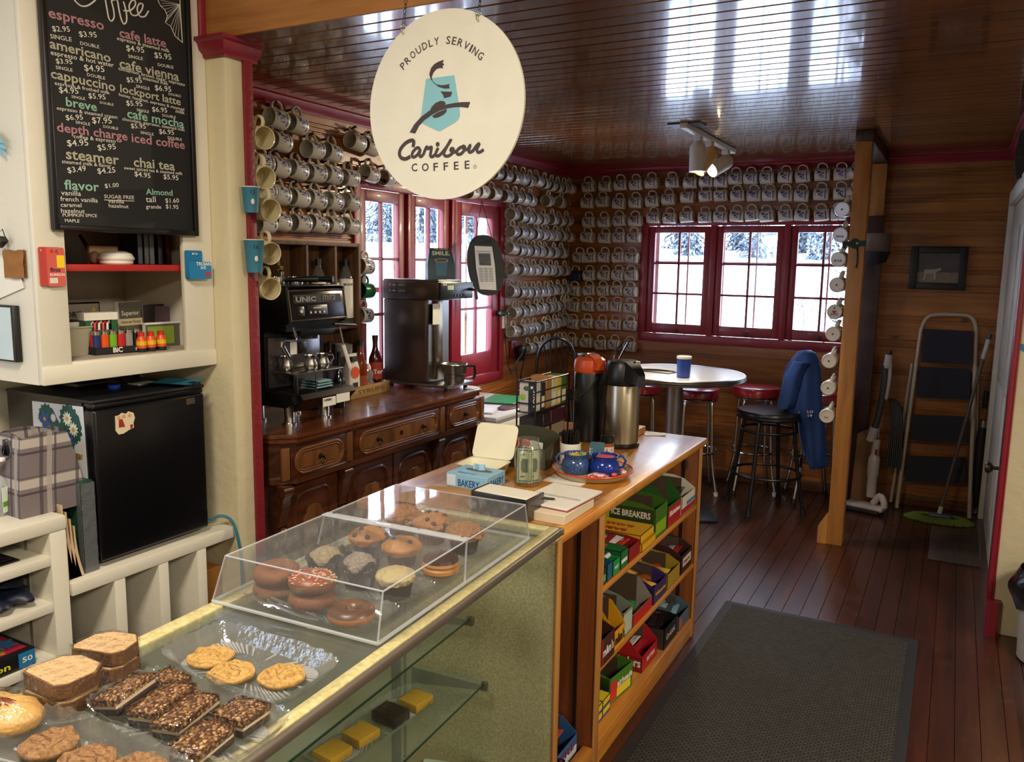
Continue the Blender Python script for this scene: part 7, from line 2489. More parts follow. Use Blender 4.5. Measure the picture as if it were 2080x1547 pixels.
# stacks of paper cups
for i, (x_, y_, wh) in enumerate(((-1.285, 3.225, 'between the two airpots'), (-1.24, 3.31, 'behind, between the airpots'))):
 t = thing('paper_cup_stack', 'upside stack of teal paper cups ' + wh, 'cups', (x_, y_, ZK + 0.0005), 0, 'teal cup stacks')
 for k in range(9):
  b = MB()
  z0_ = 0.012 * k
  b.lathe([(0.028, z0_), (0.039, z0_ + 0.1), (0.0405, z0_ + 0.103), (0.0385, z0_ + 0.103), (0.027, z0_ + 0.003)], 22)
  b.obj('cup', mat('2f6c78' if k > 0 else '2f6c78', 0.45), t)
# tea rack
RX0, RX1, RY0_, RY1_ = -1.465, -1.385, 2.755, 3.06
t = thing('tea_rack', 'black wire rack holding two tiers of boxed teas', 'rack', ((RX0 + RX1) / 2, (RY0_ + RY1_) / 2, ZK))
b = MB()
wr = 0.0028
for x_ in (RX0, RX1):
 for z_ in (0.90, 0.965, 1.03, 1.065, 1.11, 1.15):
  b.tube([(x_, RY0_, z_), (x_, RY1_, z_)], wr, 6)
 for y_ in (RY0_, RY1_):
  b.tube([(x_, y_, ZK), (x_, y_, 1.155)], wr * 1.4, 6)
for y_ in (RY0_, RY1_):
 for z_ in (0.90, 1.03, 1.065, 1.15):
  b.tube([(RX0, y_, z_), (RX1, y_, z_)], wr, 6)
for z_ in (0.90, 1.03):
 for k in range(1, 6):
  yy = RY0_ + (RY1_ - RY0_) * k / 6
  b.tube([(RX0, yy, z_), (RX1, yy, z_)], wr * 0.8, 6)
b.tube(smooth_path([(RX0, RY0_, 1.15), (RX0, RY0_ - 0.005, 1.22), (RX0 + 0.02, RY0_ + 0.01, 1.26)], 5), wr, 6)
b.obj('wire_frame', BLACK, t, True)
teas = [(2.762, 2.81, 'grey and green', 'b8b4b0', 1.033, 0.115, 'STASH tea box with green fruit, nearest in the top tier'), (2.815, 2.852, 'black', '28262a', 1.033, 0.108, 'black and white tea box, second in the top tier'), (2.86, 2.905, 'tan', '9a6a3a', 1.033, 0.128, 'tan kraft tea box leaning, third in the top tier'), (2.915, 2.957, 'white', 'b8b090', 1.033, 0.118, 'white and black tea box, fourth in the top tier'), (2.96, 2.998, 'yellow', 'c8a428', 1.033, 0.115, 'yellow tea box, fifth in the top tier'), (3.004, 3.05, 'green', '3a5a2c', 1.033, 0.116, 'green tea box at the far end of the top tier'), (2.765, 2.83, 'black low', '1c1a1c', 0.903, 0.105, 'black tea box nearest in the lower tier'), (2.84, 2.9, 'dark brown', '2a1c18', 0.903, 0.11, 'dark brown tea box in the middle of the lower tier'), (2.91, 3.04, 'maroon', '3f1820', 0.903, 0.115, 'maroon tea box at the far end of the lower tier')]
for ya, yb, nm, cl, z_, h_, lab in teas:
 t = thing('tea_box', lab + ' of the wire rack', 'tea box', ((RX0 + RX1) / 2, (ya + yb) / 2, z_), 0, 'tea boxes in the rack')
 b = MB()
 b.box(RX0 + 0.006, ya, z_, RX1 - 0.006, yb, z_ + h_, 0.0015, 1)
 b.obj('carton', mat(cl, 0.4), t, True)
 b = MB()
 b.box(RX1 - 0.006, ya + 0.006, z_ + 0.01, RX1 - 0.0055, yb - 0.006, z_ + h_ * 0.5)
 b.obj('front_panel', mat('cfc8b4' if nm not in ('tan', 'black low', 'dark brown', 'maroon') else '8a7a60', 0.4), t, True)
 if nm == 'grey and green':
  b = MB()
  b.box(RX1 - 0.034, ya - 0.0008, z_, RX1 - 0.006, ya - 0.0002, z_ + h_)
  b.obj('black_stripe', mat('18181a', 0.4), t, True)
  b = MB()
  b.text('STASH', (RX1 - 0.012, ya - 0.0014, z_ + 0.085), (RX1 - 0.012, ya - 0.0014, z_ + 0.02), (1, 0, 0), 0.013, 0.03)
  b.box(RX1 - 0.024, ya - 0.0014, z_ + 0.09, RX1 - 0.014, ya - 0.0009, z_ + 0.1, M=None)
  b.obj('lettering', WHITE, t, True)
  b = MB()
  b.ball((RX0 + 0.022, ya - 0.0005, z_ + 0.055), 0.013, (1, 0.06, 1), 14)
  b.obj('lime_picture', mat('8aa838', 0.5), t, True)
  b = MB()
  b.ball((RX1 - 0.042, ya - 0.0005, z_ + 0.09), 0.012, (1.2, 0.06, 0.8), 14)
  b.obj('leaf_picture', mat('3a5a34', 0.5), t, True)
# packets in front of the rack
for i, (x_, y_, cl, lab) in enumerate(((-1.32, 2.74, '6a8a34', 'green and yellow packet box at the rack foot'), (-1.41, 2.72, 'cfc6a8', 'cream open tea box at the rack foot'))):
 b = MB(TR(x_, y_, ZK + 0.0005) @ RZ(0.3 * i))
 b.box(-0.035, -0.02, 0, 0.035, -0.018, 0.075 - 0.01 * i)
 b.box(-0.035, 0.018, 0, 0.035, 0.02, 0.085)
 b.box(-0.035, -0.02, 0, -0.033, 0.02, 0.08)
 b.box(0.033, -0.02, 0, 0.035, 0.02, 0.07)
 b.box(-0.035, -0.02, 0, 0.035, 0.02, 0.002)
 solo(b, 'packet_box', mat(cl, 0.5, 0, 0.3, 40), lab, 'box')
# olive tin with upright back
t = thing('olive_tin', 'olive green metal bin with rounded back holding blue and orange packets', 'bin', (-1.335, 2.575, ZK), 0.08)
b = MB()
TW, TD, TH = 0.22, 0.14, 0.075
b.box(-TW / 2, -TD / 2, 0, TW / 2, TD / 2, 0.003)
b.box(-TW / 2, -TD / 2, 0, TW / 2, -TD / 2 + 0.003, TH)
for s_ in (-1, 1):
 b.prism([(-TD / 2, 0), (TD / 2, 0), (TD / 2, TH + 0.02), (-TD / 2, TH)], 0.003, frame((s_ * TW / 2 - (0.003 if s_ > 0 else 0), 0, 0), (0, 1, 0), (0, 0, 1), (1, 0, 0)))
bp = [(-TW / 2, 0), (TW / 2, 0), (TW / 2, TH + 0.02)] + [(TW / 2 * math.cos(a_), TH + 0.02 + 0.032 * math.sin(a_)) for a_ in (PI * k / 14 for k in range(1, 14))] + [(-TW / 2, TH + 0.02)]
b.prism(bp, 0.004, frame((0, TD / 2, 0), (1, 0, 0), (0, 0, 1), (0, -1, 0)))
b.obj('tin', mat('4a4a38', 0.42, 0.3, 0.2, 10), t)
b = MB()
for y_ in (-0.03, 0.02):
 for k in range(3):
  b.ball((TW / 2 + 0.0003, y_ + 0.012 * k, 0.02 + 0.016 * k), 0.01, (0.05, 0.5, 1.4), 10, RX(-0.5))
b.obj('leaf_print', mat('6a6a50', 0.5), t)
for i, (x_, cl, lab) in enumerate(((-0.08, '3a8ab0', 'blue tea packet leftmost in the olive tin'), (-0.05, '4a9abc', 'lighter blue tea packet in the olive tin'), (-0.02, 'd8502c', 'orange tea packet in the olive tin'), (0.01, 'd86038', 'second orange tea packet in the olive tin'), (0.05, 'cfc6b8', 'white tea packet at the right of the olive tin'))):
 b = MB(TR(-1.335 + x_, 2.575 - 0.01, ZK + 0.012) @ RX(-0.3 + 0.1 * i) @ RY(0.1))
 b.box(-0.025, -0.002, 0, 0.025, 0.002, 0.078, 0.001, 1)
 solo(b, 'tea_packet', mat(cl, 0.5), lab, 'packet', 'tea packets in the olive tin')
# foam clamshell, bakery tissue box, jar, bag
t = thing('foam_box', 'cream foam takeaway box standing open behind the bakery carton', 'takeaway box', (-1.385, 2.37, ZK), 0.1)
b = MB()
b.loft([[(p[0], p[1] - 0.0, z) for p in rrect(w, d_, 0.02, 4)] for w, d_, z in ((0.13, 0.1, 0), (0.155, 0.125, 0.035), (0.16, 0.13, 0.037), (0.15, 0.12, 0.035), (0.125, 0.095, 0.004))])
b.obj('base', mat('ddd6b8', 0.55), t)
b = MB(TR(0, 0.066, 0.037) @ RX(-0.45))
b.loft([[(p[0], z, p[1] + 0.064) for p in rrect(w, d_, 0.02, 4)] for w, d_, z in ((0.16, 0.128, 0.0), (0.15, 0.118, 0.006), (0.115, 0.085, 0.03), (0.11, 0.08, 0.034), (0.12, 0.09, 0.03), (0.158, 0.126, -0.002))])
b.obj('lid', mat('e0d9bc', 0.5), t)
t = thing('bakery_carton', 'pale blue bakery tissue carton with oval opening', 'carton', (-1.334, 2.2565, ZK))
b = MB()
b.box(-1.41, 2.172, ZK, -1.258, 2.292, ZK + 0.045, 0.001, 1)
b.obj('carton', mat('86b4cc', 0.45, 0, 0.08, 6), t, True)
b = MB()
b.text('BAKERY', (-1.365, 2.1714, ZK + 0.006), (-1.285, 2.1714, ZK + 0.006), (0, 0, 1), 0.024, 0.01)
b.text('BAKERY', (-1.2574, 2.195, ZK + 0.008), (-1.2574, 2.28, ZK + 0.008), (0, 0, 1), 0.024, 0.01)
b.text('Bakery', (-1.38, 2.187, ZK + 0.0456), (-1.31, 2.187, ZK + 0.0456), (0, 1, 0), 0.014, 0, shear=0.3)
b.obj('lettering', mat('244a7c', 0.5), t, True)
b = MB()
b.box(-1.408, 2.1712, ZK + 0.004, -1.375, 2.1718, ZK + 0.04)
b.box(-1.408, 2.1708, ZK + 0.03, -1.378, 2.1713, ZK + 0.036)
b.obj('white_panel', mat('c8d4dc', 0.5), t, True)
b = MB()
b.prism([(0.05 * math.cos(a_), 0.016 * math.sin(a_)) for a_ in (2 * PI * k / 20 for k in range(20))], 0.0008, TR(-1.33, 2.245, ZK + 0.045))
b.obj('opening', mat('5f5244', 0.7), t, True)
b = MB()
b.grid(lambda u, v: (-1.33 + 0.045 * (u - .5), 2.245 + 0.004 * math.sin(u * 9), ZK + 0.046 + 0.02 * v), 8, 3)
b.obj('tissue', mat('9cc4d8', 0.7), t, True)
t = thing('tip_jar', 'clear glass mason jar with dollar bills inside', 'jar', (-1.19, 2.325, ZK))
b = MB()
b.lathe([(0, 0), (0.04, 0), (0.045, 0.005), (0.046, 0.012), (0.046, 0.1), (0.044, 0.115), (0.034, 0.132), (0.033, 0.136), (0.0345, 0.138), (0.0345, 0.155), (0.032, 0.156), (0.0315, 0.136), (0.042, 0.113), (0.0435, 0.1), (0.0435, 0.012), (0, 0.006)], 32)
b.obj('glass', clear((0.93, 0.95, 0.94), 0.35, 0.02, 0.02), t)
for i, (rz, x_, y_, lab) in enumerate(((0.45, -0.004, -0.016, 'green dollar bill standing flat at the front of the jar'), (1.25, 0.018, 0.006, 'folded pale dollar bill on the right inside the jar'), (-0.3, -0.006, 0.016, 'dollar bill behind the front one in the jar'))):
 t = thing('dollar_bill', lab, 'banknote', (-1.19 + x_, 2.325 + y_, ZK + 0.0075), rz, 'bills in the jar')
 def bill(u, v, off=0.0):
  return ((u - .5) * 0.05, 0.003 * math.sin(u * 4 + i) - off, v * 0.115)
 b = MB()
 b.grid(lambda u, v: bill(u, v), 8, 10)
 b.grid(lambda u, v: bill(u, v, -0.0008), 8, 10)
 b.obj('note', mat('b9b894', 0.8, 0, 0.1, 40), t)
 b = MB()
 for u0, v0, u1, v1 in ((.06, .03, .94, .07), (.06, .93, .94, .97), (.06, .07, .11, .93), (.89, .07, .94, .93), (.24, .36, .76, .64), (.3, .64, .7, .7), (.3, .3, .7, .36), (.2, .8, .5, .84), (.2, .16, .5, .2)):
  b.grid(lambda u, v: bill(u0 + (u1 - u0) * u, v0 + (v1 - v0) * v, 0.0006), 5, 5)
 b.obj('print', mat('4f5f42', 0.8, 0, 0.3, 200), t)
b = MB()
b.grid(lambda u, v: (-1.49 + 0.32 * u + 0.05 * v, 1.915 + 0.22 * v, ZK + 0.002 + 0.012 * math.exp(-((u - .45) * 3) ** 2) + 0.004 * nz3((u * 3, v * 3, 0))), 18, 12)
b.grid(lambda u, v: (-1.49 + 0.32 * u + 0.05 * v, 1.915 + 0.22 * v, ZK + 0.0004), 18, 12)
solo(b, 'kraft_bag', mat('a57c4c', 0.75, 0, 0.1, 14, 0.2), 'flat brown kraft paper bag lying behind the pastry cover', 'paper bag')
# napkin box and notebooks
t = thing('napkin_holder', 'black and chrome napkin holder filled with white napkins', 'napkin holder', (-1.09, 2.01, ZK), -0.03)
b = MB()
for y_ in (-0.048, 0.043):
 b.box(-0.095, y_, 0, 0.085, y_ + 0.005, 0.066, 0.003)
b.box(-0.095, -0.048, 0, 0.085, 0.048, 0.004, 0.001)
b.obj('black_side', mat('1f1e20', 0.3), t)
b = MB()
b.box(0.083, -0.05, 0, 0.09, 0.05, 0.068, 0.003)
b.obj('chrome_end', mat('6a6868', 0.25, 0.9), t)
b = MB()
b.box(-0.1, -0.05, 0, -0.093, 0.05, 0.068, 0.003)
b.obj('chrome_end', mat('6a6868', 0.25, 0.9), t)
b = MB()
for k in range(7):
 b.box(-0.092, -0.042, 0.005 + 0.009 * k, 0.082, 0.042, 0.0135 + 0.009 * k, 0.002, 1)
b.obj('napkins', mat('d8d2c2', 0.8), t)
for i, (z_, w, d_, rz, cl, lab) in enumerate(((0.0, 0.16, 0.21, 0.0, 'cdbfa2', 'thick notepad with yellowed page edges under the spiral notebook'), (0.028, 0.17, 0.23, -0.06, 'd8d2c6', 'open spiral notebook with blank white pages on the counter corner'))):
 t = thing('notepad' if i == 0 else 'spiral_notebook', lab, 'notebook', (-0.985 if i == 0 else -0.992, 2.10 if i == 0 else 2.15, ZK + z_ + 0.0003), rz)
 b = MB()
 b.box(-w / 2, -d_ / 2, 0, w / 2, d_ / 2, 0.027 if i == 0 else 0.008, 0.001, 1)
 b.obj('pages', mat(cl, 0.8), t)
 if i:
  b = MB()
  b.box(-w / 2 - 0.001, -d_ / 2 - 0.001, -0.0001, w / 2 + 0.003, d_ / 2 + 0.002, 0.003)
  b.obj('cover', mat('8a3a4a', 0.5), t)
  b = MB()
  for k in range(20):
   b.torus(0.004, 0.0007, TR(-w / 2 + 0.008 + 0.008 * k, -0.02, 0.008) @ RY(PI / 2) @ RX(0.2), 10, 5)
  b.obj('spiral_binding', STEEL, t)
b = MB()
P = Vector((-1.035, 2.08, ZK + 0.041))
b.tube([P + Vector((-0.03, -0.005, 0)), P + Vector((0.028, 0.006, 0))], 0.0038, 8)
b.tube([P + Vector((0.028, 0.006, 0)), P + Vector((0.05, 0.01, 0)), P + Vector((0.056, 0.011, 0))], [0.0035, 0.0032, 0.001], 8)
solo(b, 'ballpoint_pen', mat('2a2a30', 0.3), 'dark ballpoint pen lying on the spiral notebook', 'pen')
b = MB()
b.box(-1.2, 3.24, ZK + 0.0003, -1.14, 3.34, ZK + 0.03, 0.002)
solo(b, 'small_wood_box', PINE_RAW, 'small flat wooden box behind the steel airpot', 'box')
b = MB(TR(-1.09, 3.32, ZK + 0.0004) @ RZ(0.5))
b.grid(lambda u, v: ((u - .5) * 0.09, (v - .5) * 0.05, 0.001 + 0.006 * (u - .3) ** 2), 6, 3)
b.grid(lambda u, v: ((u - .5) * 0.09, (v - .5) * 0.05, 0.0 + 0.006 * (u - .3) ** 2), 6, 3)
solo(b, 'paper_slip', PAPER, 'curled paper slip at the far counter end beside the airpot', 'paper')
# ---------------------------------------------------------------- glass pastry case
CO, CA = Vector((-0.857, 1.84, 0)), 0.045
MC = Matrix.Translation(CO) @ RZ(CA)
ZCT = 0.918
LAM = speckle('c8c09c', 'aaa27e', 160, 0.35, 0.8)
LAMR = speckle('c9be8c', 'b0a470', 90, 0.3, 0.8)
RAILM = mat('a89e94', 0.42, 0.9, 0.1)
t = thing('pastry_case', 'glass topped pastry display case with speckled end wall and glass shelves', 'display case', CO, CA)
NL = -1.75
b = MB()
b.box(-0.03, NL, ZCT - 0.022, -0.004, 0.03, ZCT, 0.003)
b.box(-0.44, NL, ZCT - 0.022, -0.405, 0.03, ZCT, 0.003)
b.box(-0.405, 0.0, ZCT - 0.022, -0.03, 0.03, ZCT, 0.003)
b.obj('top_frame', LAMR, t)
b = MB()
b.box(-0.004, NL, ZCT - 0.02, 0.006, 0.032, ZCT - 0.001, 0.003)
b.box(-0.44, 0.03, ZCT - 0.02, 0.008, 0.038, ZCT - 0.001, 0.003)
b.obj('metal_edge', RAILM, t)
b = MB()
b.box(-0.405, NL, ZCT - 0.009, -0.03, 0.0, ZCT - 0.003)
b.obj('glass_top', clear((0.9, 0.93, 0.9), 0.1, 0.02, 0.03), t)
b = MB()
b.box(-0.44, 0.005, 0.0, -0.002, 0.03, ZCT - 0.022)
b.obj('end_panel', LAM, t)
b = MB()
b.box(-0.002, 0.003, 0.0, 0.006, 0.034, ZCT - 0.03, 0.002)
b.obj('corner_strip', PINE_RAW, t)
b = MB()
b.box(-0.44, NL, 0.0, -0.43, -0.06, ZCT - 0.022)
b.box(-0.432, -0.06, 0.2, -0.42, 0.005, ZCT - 0.022)
b.obj('back_panel', mat('8f8866', 0.5), t)
b = MB()
b.box(-0.428, -0.12, 0.2, -0.412, -0.1, ZCT - 0.022)
b.box(-0.428, -0.95, 0.2, -0.412, -0.93, ZCT - 0.022)
b.obj('shelf_standard', STEEL, t)
b = MB()
b.box(-0.012, NL, 0.2, -0.007, 0.0, ZCT - 0.03)
b.obj('front_glass', clear((0.94, 0.96, 0.94), 0.03, 0.02), t)
b = MB()
b.box(-0.43, NL, 0.17, -0.004, 0.005, 0.19)
b.obj('deck', mat('8c8468', 0.5), t)
b = MB()
b.box(-0.43, NL, 0.0, -0.002, 0.005, 0.17)
b.obj('plinth', mat('4a3a28', 0.6), t)
GSH = clear((0.86, 0.92, 0.88), 0.12, 0.02, 0.05)
ZA, ZBB = 0.64, 0.462
for z_, xf in ((ZA, -0.235), (ZBB, -0.19)):
 b = MB()
 b.box(-0.425, NL, z_ - 0.003, xf, -0.02, z_ + 0.003)
 s_ = b.obj('glass_shelf', GSH, t)
 b = MB()
 b.box(xf, NL, z_ - 0.003, xf + 0.0012, -0.02, z_ + 0.003)
 b.obj('green_edge', mat('1f3f30', 0.2), s_)
 for y_ in (-0.03, -0.95):
  b = MB()
  b.prism([(-0.42, -0.05), (-0.42, -0.004), (xf + 0.01, -0.004), (xf + 0.01, -0.014)], 0.004, frame((0, y_, z_), (1, 0, 0), (0, 0, 1), (0, -1, 0)))
  b.box(xf - 0.005, y_ - 0.008, z_ - 0.016, xf + 0.012, y_ + 0.006, z_ + 0.008, 0.002)
  b.obj('bracket', STEEL, s_)
GT = clear((0.975, 0.98, 0.98), 0.5, 0.05, 0.03, 0.3, 70)
def glass_tray(label, c, w, d, h, rz=0.0, scal=26, group='clear trays', round_=False):
 t = thing('glass_tray', label, 'tray', c, rz, group)
 n = 120
 def ring(kw, kd, z, amp=0.0, zamp=0.0):
  out = []
  for k in range(n):
   a_ = 2 * PI * k / n
   e = 0.42 if not round_ else 1.0
   ca, sa = math.cos(a_), math.sin(a_)
   x = math.copysign(abs(ca) ** e, ca) * w / 2 * kw
   y = math.copysign(abs(sa) ** e, sa) * d / 2 * kd
   s_ = math.sin(a_ * scal / 1.0)
   out.append((x * (1 + amp * s_), y * (1 + amp * s_), z + zamp * s_))
  return out
 m = MB()
 m.loft([ring(0.80, 0.76, 0.0), ring(0.84, 0.81, 0.003), ring(0.9, 0.88, h * 0.45, 0.004), ring(0.985, 0.98, h * 0.92, 0.008, 0.0018), ring(1.0, 1.0, h, 0.009, 0.002), ring(0.985, 0.98, h, 0.009, 0.002), ring(0.88, 0.86, h * 0.42, 0.004), ring(0.82, 0.79, 0.0045)], caps=(True, True))
 m.obj('tray', GT, t)
 m = MB()
 for k in range(44):
  a_ = 2 * PI * k / 44
  ca, sa = math.cos(a_), math.sin(a_)
  e = 0.42 if not round_ else 1.0
  p1 = Vector((math.copysign(abs(ca) ** e, ca) * w / 2 * 0.79, math.copysign(abs(sa) ** e, sa) * d / 2 * 0.76, 0.005))
  m.tube([p1 * 0.6 + Vector((0, 0, 0.0019)), p1], [0.001, 0.0024], 4)
 m.obj('cut_ribs', clear((0.97, 0.98, 0.98), 1.6, 0.06, 0.16), t)
 return t
# ---- baked goods
CR = {}
def crumb(c1, c2, c3, scale=120, bump=0.5, rough=0.7, chunks=False):
 """baked surface: grainy noise, or nut chunks set in a dark ground"""
 key = (c1, c2, c3, scale, bump, rough, chunks)
 if key in CR:
  return CR[key]
 m, nt, bs = new_mat('crumb_%s' % c2)
 tc = N(nt, 'ShaderNodeTexCoord')
 nz = N(nt, 'ShaderNodeTexNoise', Scale=scale, Detail=6.0, Roughness=0.7)
 n2 = N(nt, 'ShaderNodeTexNoise', Scale=scale * 0.22, Detail=3.0)
 L(nt, tc.outputs['Object'], nz.inputs['Vector'])
 L(nt, tc.outputs['Object'], n2.inputs['Vector'])
 rp = N(nt, 'ShaderNodeValToRGB')
 e = rp.color_ramp.elements
 e[0].color, e[1].color = (*lin(c1), 1), (*lin(c3), 1)
 e[0].position, e[1].position = (0.3, 0.7) if not chunks else (0.0, 1.0)
 k = e.new(0.5)
 k.color = (*lin(c2), 1)
 bp = N(nt, 'ShaderNodeBump', Strength=bump, Distance=0.004)
 if chunks:
  vo = N(nt, 'ShaderNodeTexVoronoi', Scale=scale)
  ad = N(nt, 'ShaderNodeVectorMath', operation='MULTIPLY_ADD')
  L(nt, nz.outputs['Color'], ad.inputs[0])
  ad.inputs[1].default_value = (0.006, 0.006, 0.006)
  L(nt, tc.outputs['Object'], ad.inputs[2])
  L(nt, ad.outputs[0], vo.inputs['Vector'])
  sp_ = N(nt, 'ShaderNodeSeparateColor')
  L(nt, vo.outputs['Color'], sp_.inputs[0])
  L(nt, sp_.outputs[0], rp.inputs['Fac'])
  mr = N(nt, 'ShaderNodeMapRange')
  mr.inputs['From Min'].default_value, mr.inputs['From Max'].default_value = 0.38, 0.6
  L(nt, vo.outputs['Distance'], mr.inputs['Value'])
  L(nt, mixc(nt, mr.outputs[0], rp.outputs['Color'], lin('4a2a18')), bs.inputs['Base Color'])
  iv = N(nt, 'ShaderNodeMath', operation='SUBTRACT')
  iv.inputs[0].default_value = 1.0
  L(nt, vo.outputs['Distance'], iv.inputs[1])
  L(nt, iv.outputs[0], bp.inputs['Height'])
 else:
  L(nt, nz.outputs['Fac'], rp.inputs['Fac'])
  L(nt, mixc(nt, 0.35, rp.outputs['Color'], mixc(nt, n2.outputs['Fac'], lin(c1), lin(c3))), bs.inputs['Base Color'])
  L(nt, nz.outputs['Fac'], bp.inputs['Height'])
 bs.inputs['Roughness'].default_value = rough
 L(nt, bp.outputs['Normal'], bs.inputs['Normal'])
 CR[key] = m
 return m
FILM = clear((0.98, 0.98, 0.98), 0.35, 0.08, 0.0, 0.9, 55)
def cookie(label, x, y, z, r, h, material, seed, group=None, lift=0.0):
 def fn(u, v):
  a_ = 2 * PI * u
  q = min(1, v / 0.75)
  rr = r * (q if v <= 0.75 else 1.0) * (1 + 0.12 * nz3((math.cos(a_) * 2, math.sin(a_) * 2, seed)))
  if v <= 0.75:
   zz = h * (1 - 0.35 * q ** 4) + 0.0045 * nz3((rr * 60 * math.cos(a_), rr * 60 * math.sin(a_), seed)) - 0.005 * max(0, 0.12 - abs(nz3((rr * 55 * math.cos(a_), rr * 85 * math.sin(a_), seed + 4)))) / 0.12
  else:
   s_ = (v - 0.75) / 0.25
   rr *= 1 + 0.03 * math.sin(PI * s_) - 0.12 * s_ * s_
   zz = h * 0.65 * (1 - s_)
  return (x + rr * math.cos(a_), y + rr * math.sin(a_), z + zz)
 m = MB()
 m.grid(fn, 72, 34, True)
 o = solo(m, 'cookie', material, label, 'cookie', group)
 if lift:
  o.rotation_euler = (lift, 0.1, 0)
 return o
COOK1 = crumb('94682c', 'c0954c', 'dcb874', 150, 1.0)
COOK2 = crumb('5c3a20', '94683e', 'b48e60', 150, 1.0)
ZT_ = ZCT
glass_tray('clear scalloped tray of golden cookies next to the pastry cover', (-0.985, 0.918, ZT_ + 0.0002), 0.30, 0.158, 0.03, CA - 0.06)
for i, (x, y, lab) in enumerate(((-1.062, 0.905, 'golden cookie leftmost on the middle glass tray'), (-0.99, 0.885, 'golden cookie in the middle of the three'), (-0.912, 0.918, 'golden cookie rightmost, lying apart'))):
 cookie(lab, x, y, ZT_ + 0.006, 0.037, 0.014, COOK1, i + 1, 'golden cookies')
glass_tray('clear tray of nut bars wrapped in film, in front of the golden cookies', (-0.935, 0.752, ZT_ + 0.0002), 0.31, 0.15, 0.034, CA - 0.03)
NUT = crumb('80502a', 'b07e4a', 'd8b07a', 190, 1.0, 0.5, True)
CREAMY = mat('cfc0a0', 0.6)
def nutbar(label, x, y, z, rz, tx, ty, w=0.05, d=0.06, h=0.026):
 t = thing('nut_bar', label, 'bar', (x, y, z), rz, 'nut bars')
 M_ = RX(tx) @ RY(ty)
 m = MB(M_)
 def top(u, v):
  return ((u - .5) * w, (v - .5) * d, h + 0.004 * nz3((u * 7, v * 7, x * 50)) - 0.004 * abs(2 * u - 1) ** 6 - 0.004 * abs(2 * v - 1) ** 6)
 m.grid(top, 14, 14)
 for k in range(4):
  def wall(u, v, k=k):
   s_ = u - .5
   q = [(s_ * w, -d / 2), (w / 2, s_ * d), (-s_ * w, d / 2), (-w / 2, -s_ * d)][k]
   return (q[0] * (1 + .02 * nz3((u * 8, v * 8, k))), q[1], h * (0.62 + 0.38 * v))
  m.grid(wall, 8, 4)
 m.obj('nut_topping', NUT, t, sharp=60)
 m = MB(M_)
 m.box(-w / 2 + 0.001, -d / 2 + 0.001, h * 0.42, w / 2 - 0.001, d / 2 - 0.001, h * 0.66)
 m.obj('cream_layer', CREAMY, t)
 m = MB(M_)
 m.box(-w / 2, -d / 2, 0, w / 2, d / 2, h * 0.42, 0.002)
 m.obj('chocolate_base', crumb('160b08', '2a1610', '3a2218', 160, 0.5), t)
 m = MB(M_)
 m.box(-w / 2 - 0.003, -d / 2 - 0.003, -0.0005, w / 2 + 0.003, d / 2 + 0.003, h + 0.0035, 0.005)
 m.obj('film_wrap', FILM, t)
 return t
zz = ZT_ + 0.0075
nutbar('nut bar leaning at the left end of the tray', -1.045, 0.735, zz + 0.012, 0.1, 0.1, -0.25, 0.05, 0.075)
nutbar('nut bar at the back left of the tray', -1.035, 0.802, zz, -0.1, 0, 0, 0.055, 0.04)
nutbar('large nut bar, left one of the middle pair', -0.985, 0.752, zz + 0.004, 0.15, 0.05, -0.12, 0.055, 0.085)
nutbar('large nut bar, right one of the middle pair', -0.93, 0.748, zz + 0.004, 0.15, 0.05, -0.1, 0.05, 0.085)
nutbar('nut bar at the front right of the tray, closest to the case edge', -0.862, 0.715, zz, 0.1, 0.06, 0.05, 0.052, 0.07)
nutbar('nut bar at the right back of the tray below the golden cookies', -0.868, 0.79, zz, 0.1, -0.04, 0, 0.06, 0.06)
glass_tray('clear tray of dark ginger cookies at the near corner of the case', (-0.965, 0.598, ZT_ + 0.0002), 0.33, 0.15, 0.034, CA - 0.02)
for i, (x, y, lab) in enumerate(((-1.052, 0.618, 'brown ginger cookie leftmost on the nearest tray'), (-0.972, 0.617, 'brown ginger cookie in the middle of the nearest tray'), (-0.9, 0.638, 'brown ginger cookie at the bottom photo edge'))):
 cookie(lab, x, y, ZT_ + 0.006, 0.037, 0.015, COOK2, i + 11, 'ginger cookies')
BREAD = crumb('a07c50', 'c4a272', 'd4b68a', 300, 0.3)
CRUST = crumb('2e180c', '5e381c', '9a6a3c', 120, 0.8, 0.5)
def slice_(label, x, y, z, rz, w=0.1, d=0.085, h=0.021):
 t = thing('bread_slice', label, 'bread slice', (x, y, z), rz, 'wrapped bread slices')
 pts = [(-w / 2, -d / 2 + .008), (-w / 2 + .008, -d / 2), (w / 2 - .012, -d / 2 + .004), (w / 2, -d / 2 + .02), (w / 2 - .004, d / 2 - .02), (w / 4, d / 2), (-w / 4, d / 2 - .004), (-w / 2 + .004, d / 2 - .024)]
 m = MB()
 m.prism(pts, h)
 m.obj('crust', CRUST, t)
 m = MB()
 m.prism([(p[0] * 0.94, p[1] * 0.93) for p in pts], 0.0008, TR(0, 0, h - 0.0001))
 m.obj('crumb_face', BREAD, t)
 m = MB()
 m.loft([[(p[0] * 1.06, p[1] * 1.06, z_) for p in pts] for z_ in (0.0005, h + 0.003)])
 m.obj('film_wrap', FILM, t)
 return t
b = MB()
b.lathe([(0, 0), (0.08, 0), (0.1, 0.008), (0.099, 0.0095), (0.079, 0.002), (0, 0.002)], 40, TR(-1.165, 0.73, ZT_ + 0.0003))
solo(b, 'clear_plate', GT, 'clear round plate under the wrapped bread slices', 'plate')
slice_('wrapped bread slice on top of the rear pair beside the white shelf', -1.18, 0.802, ZT_ + 0.033, 0.2, 0.095, 0.075)
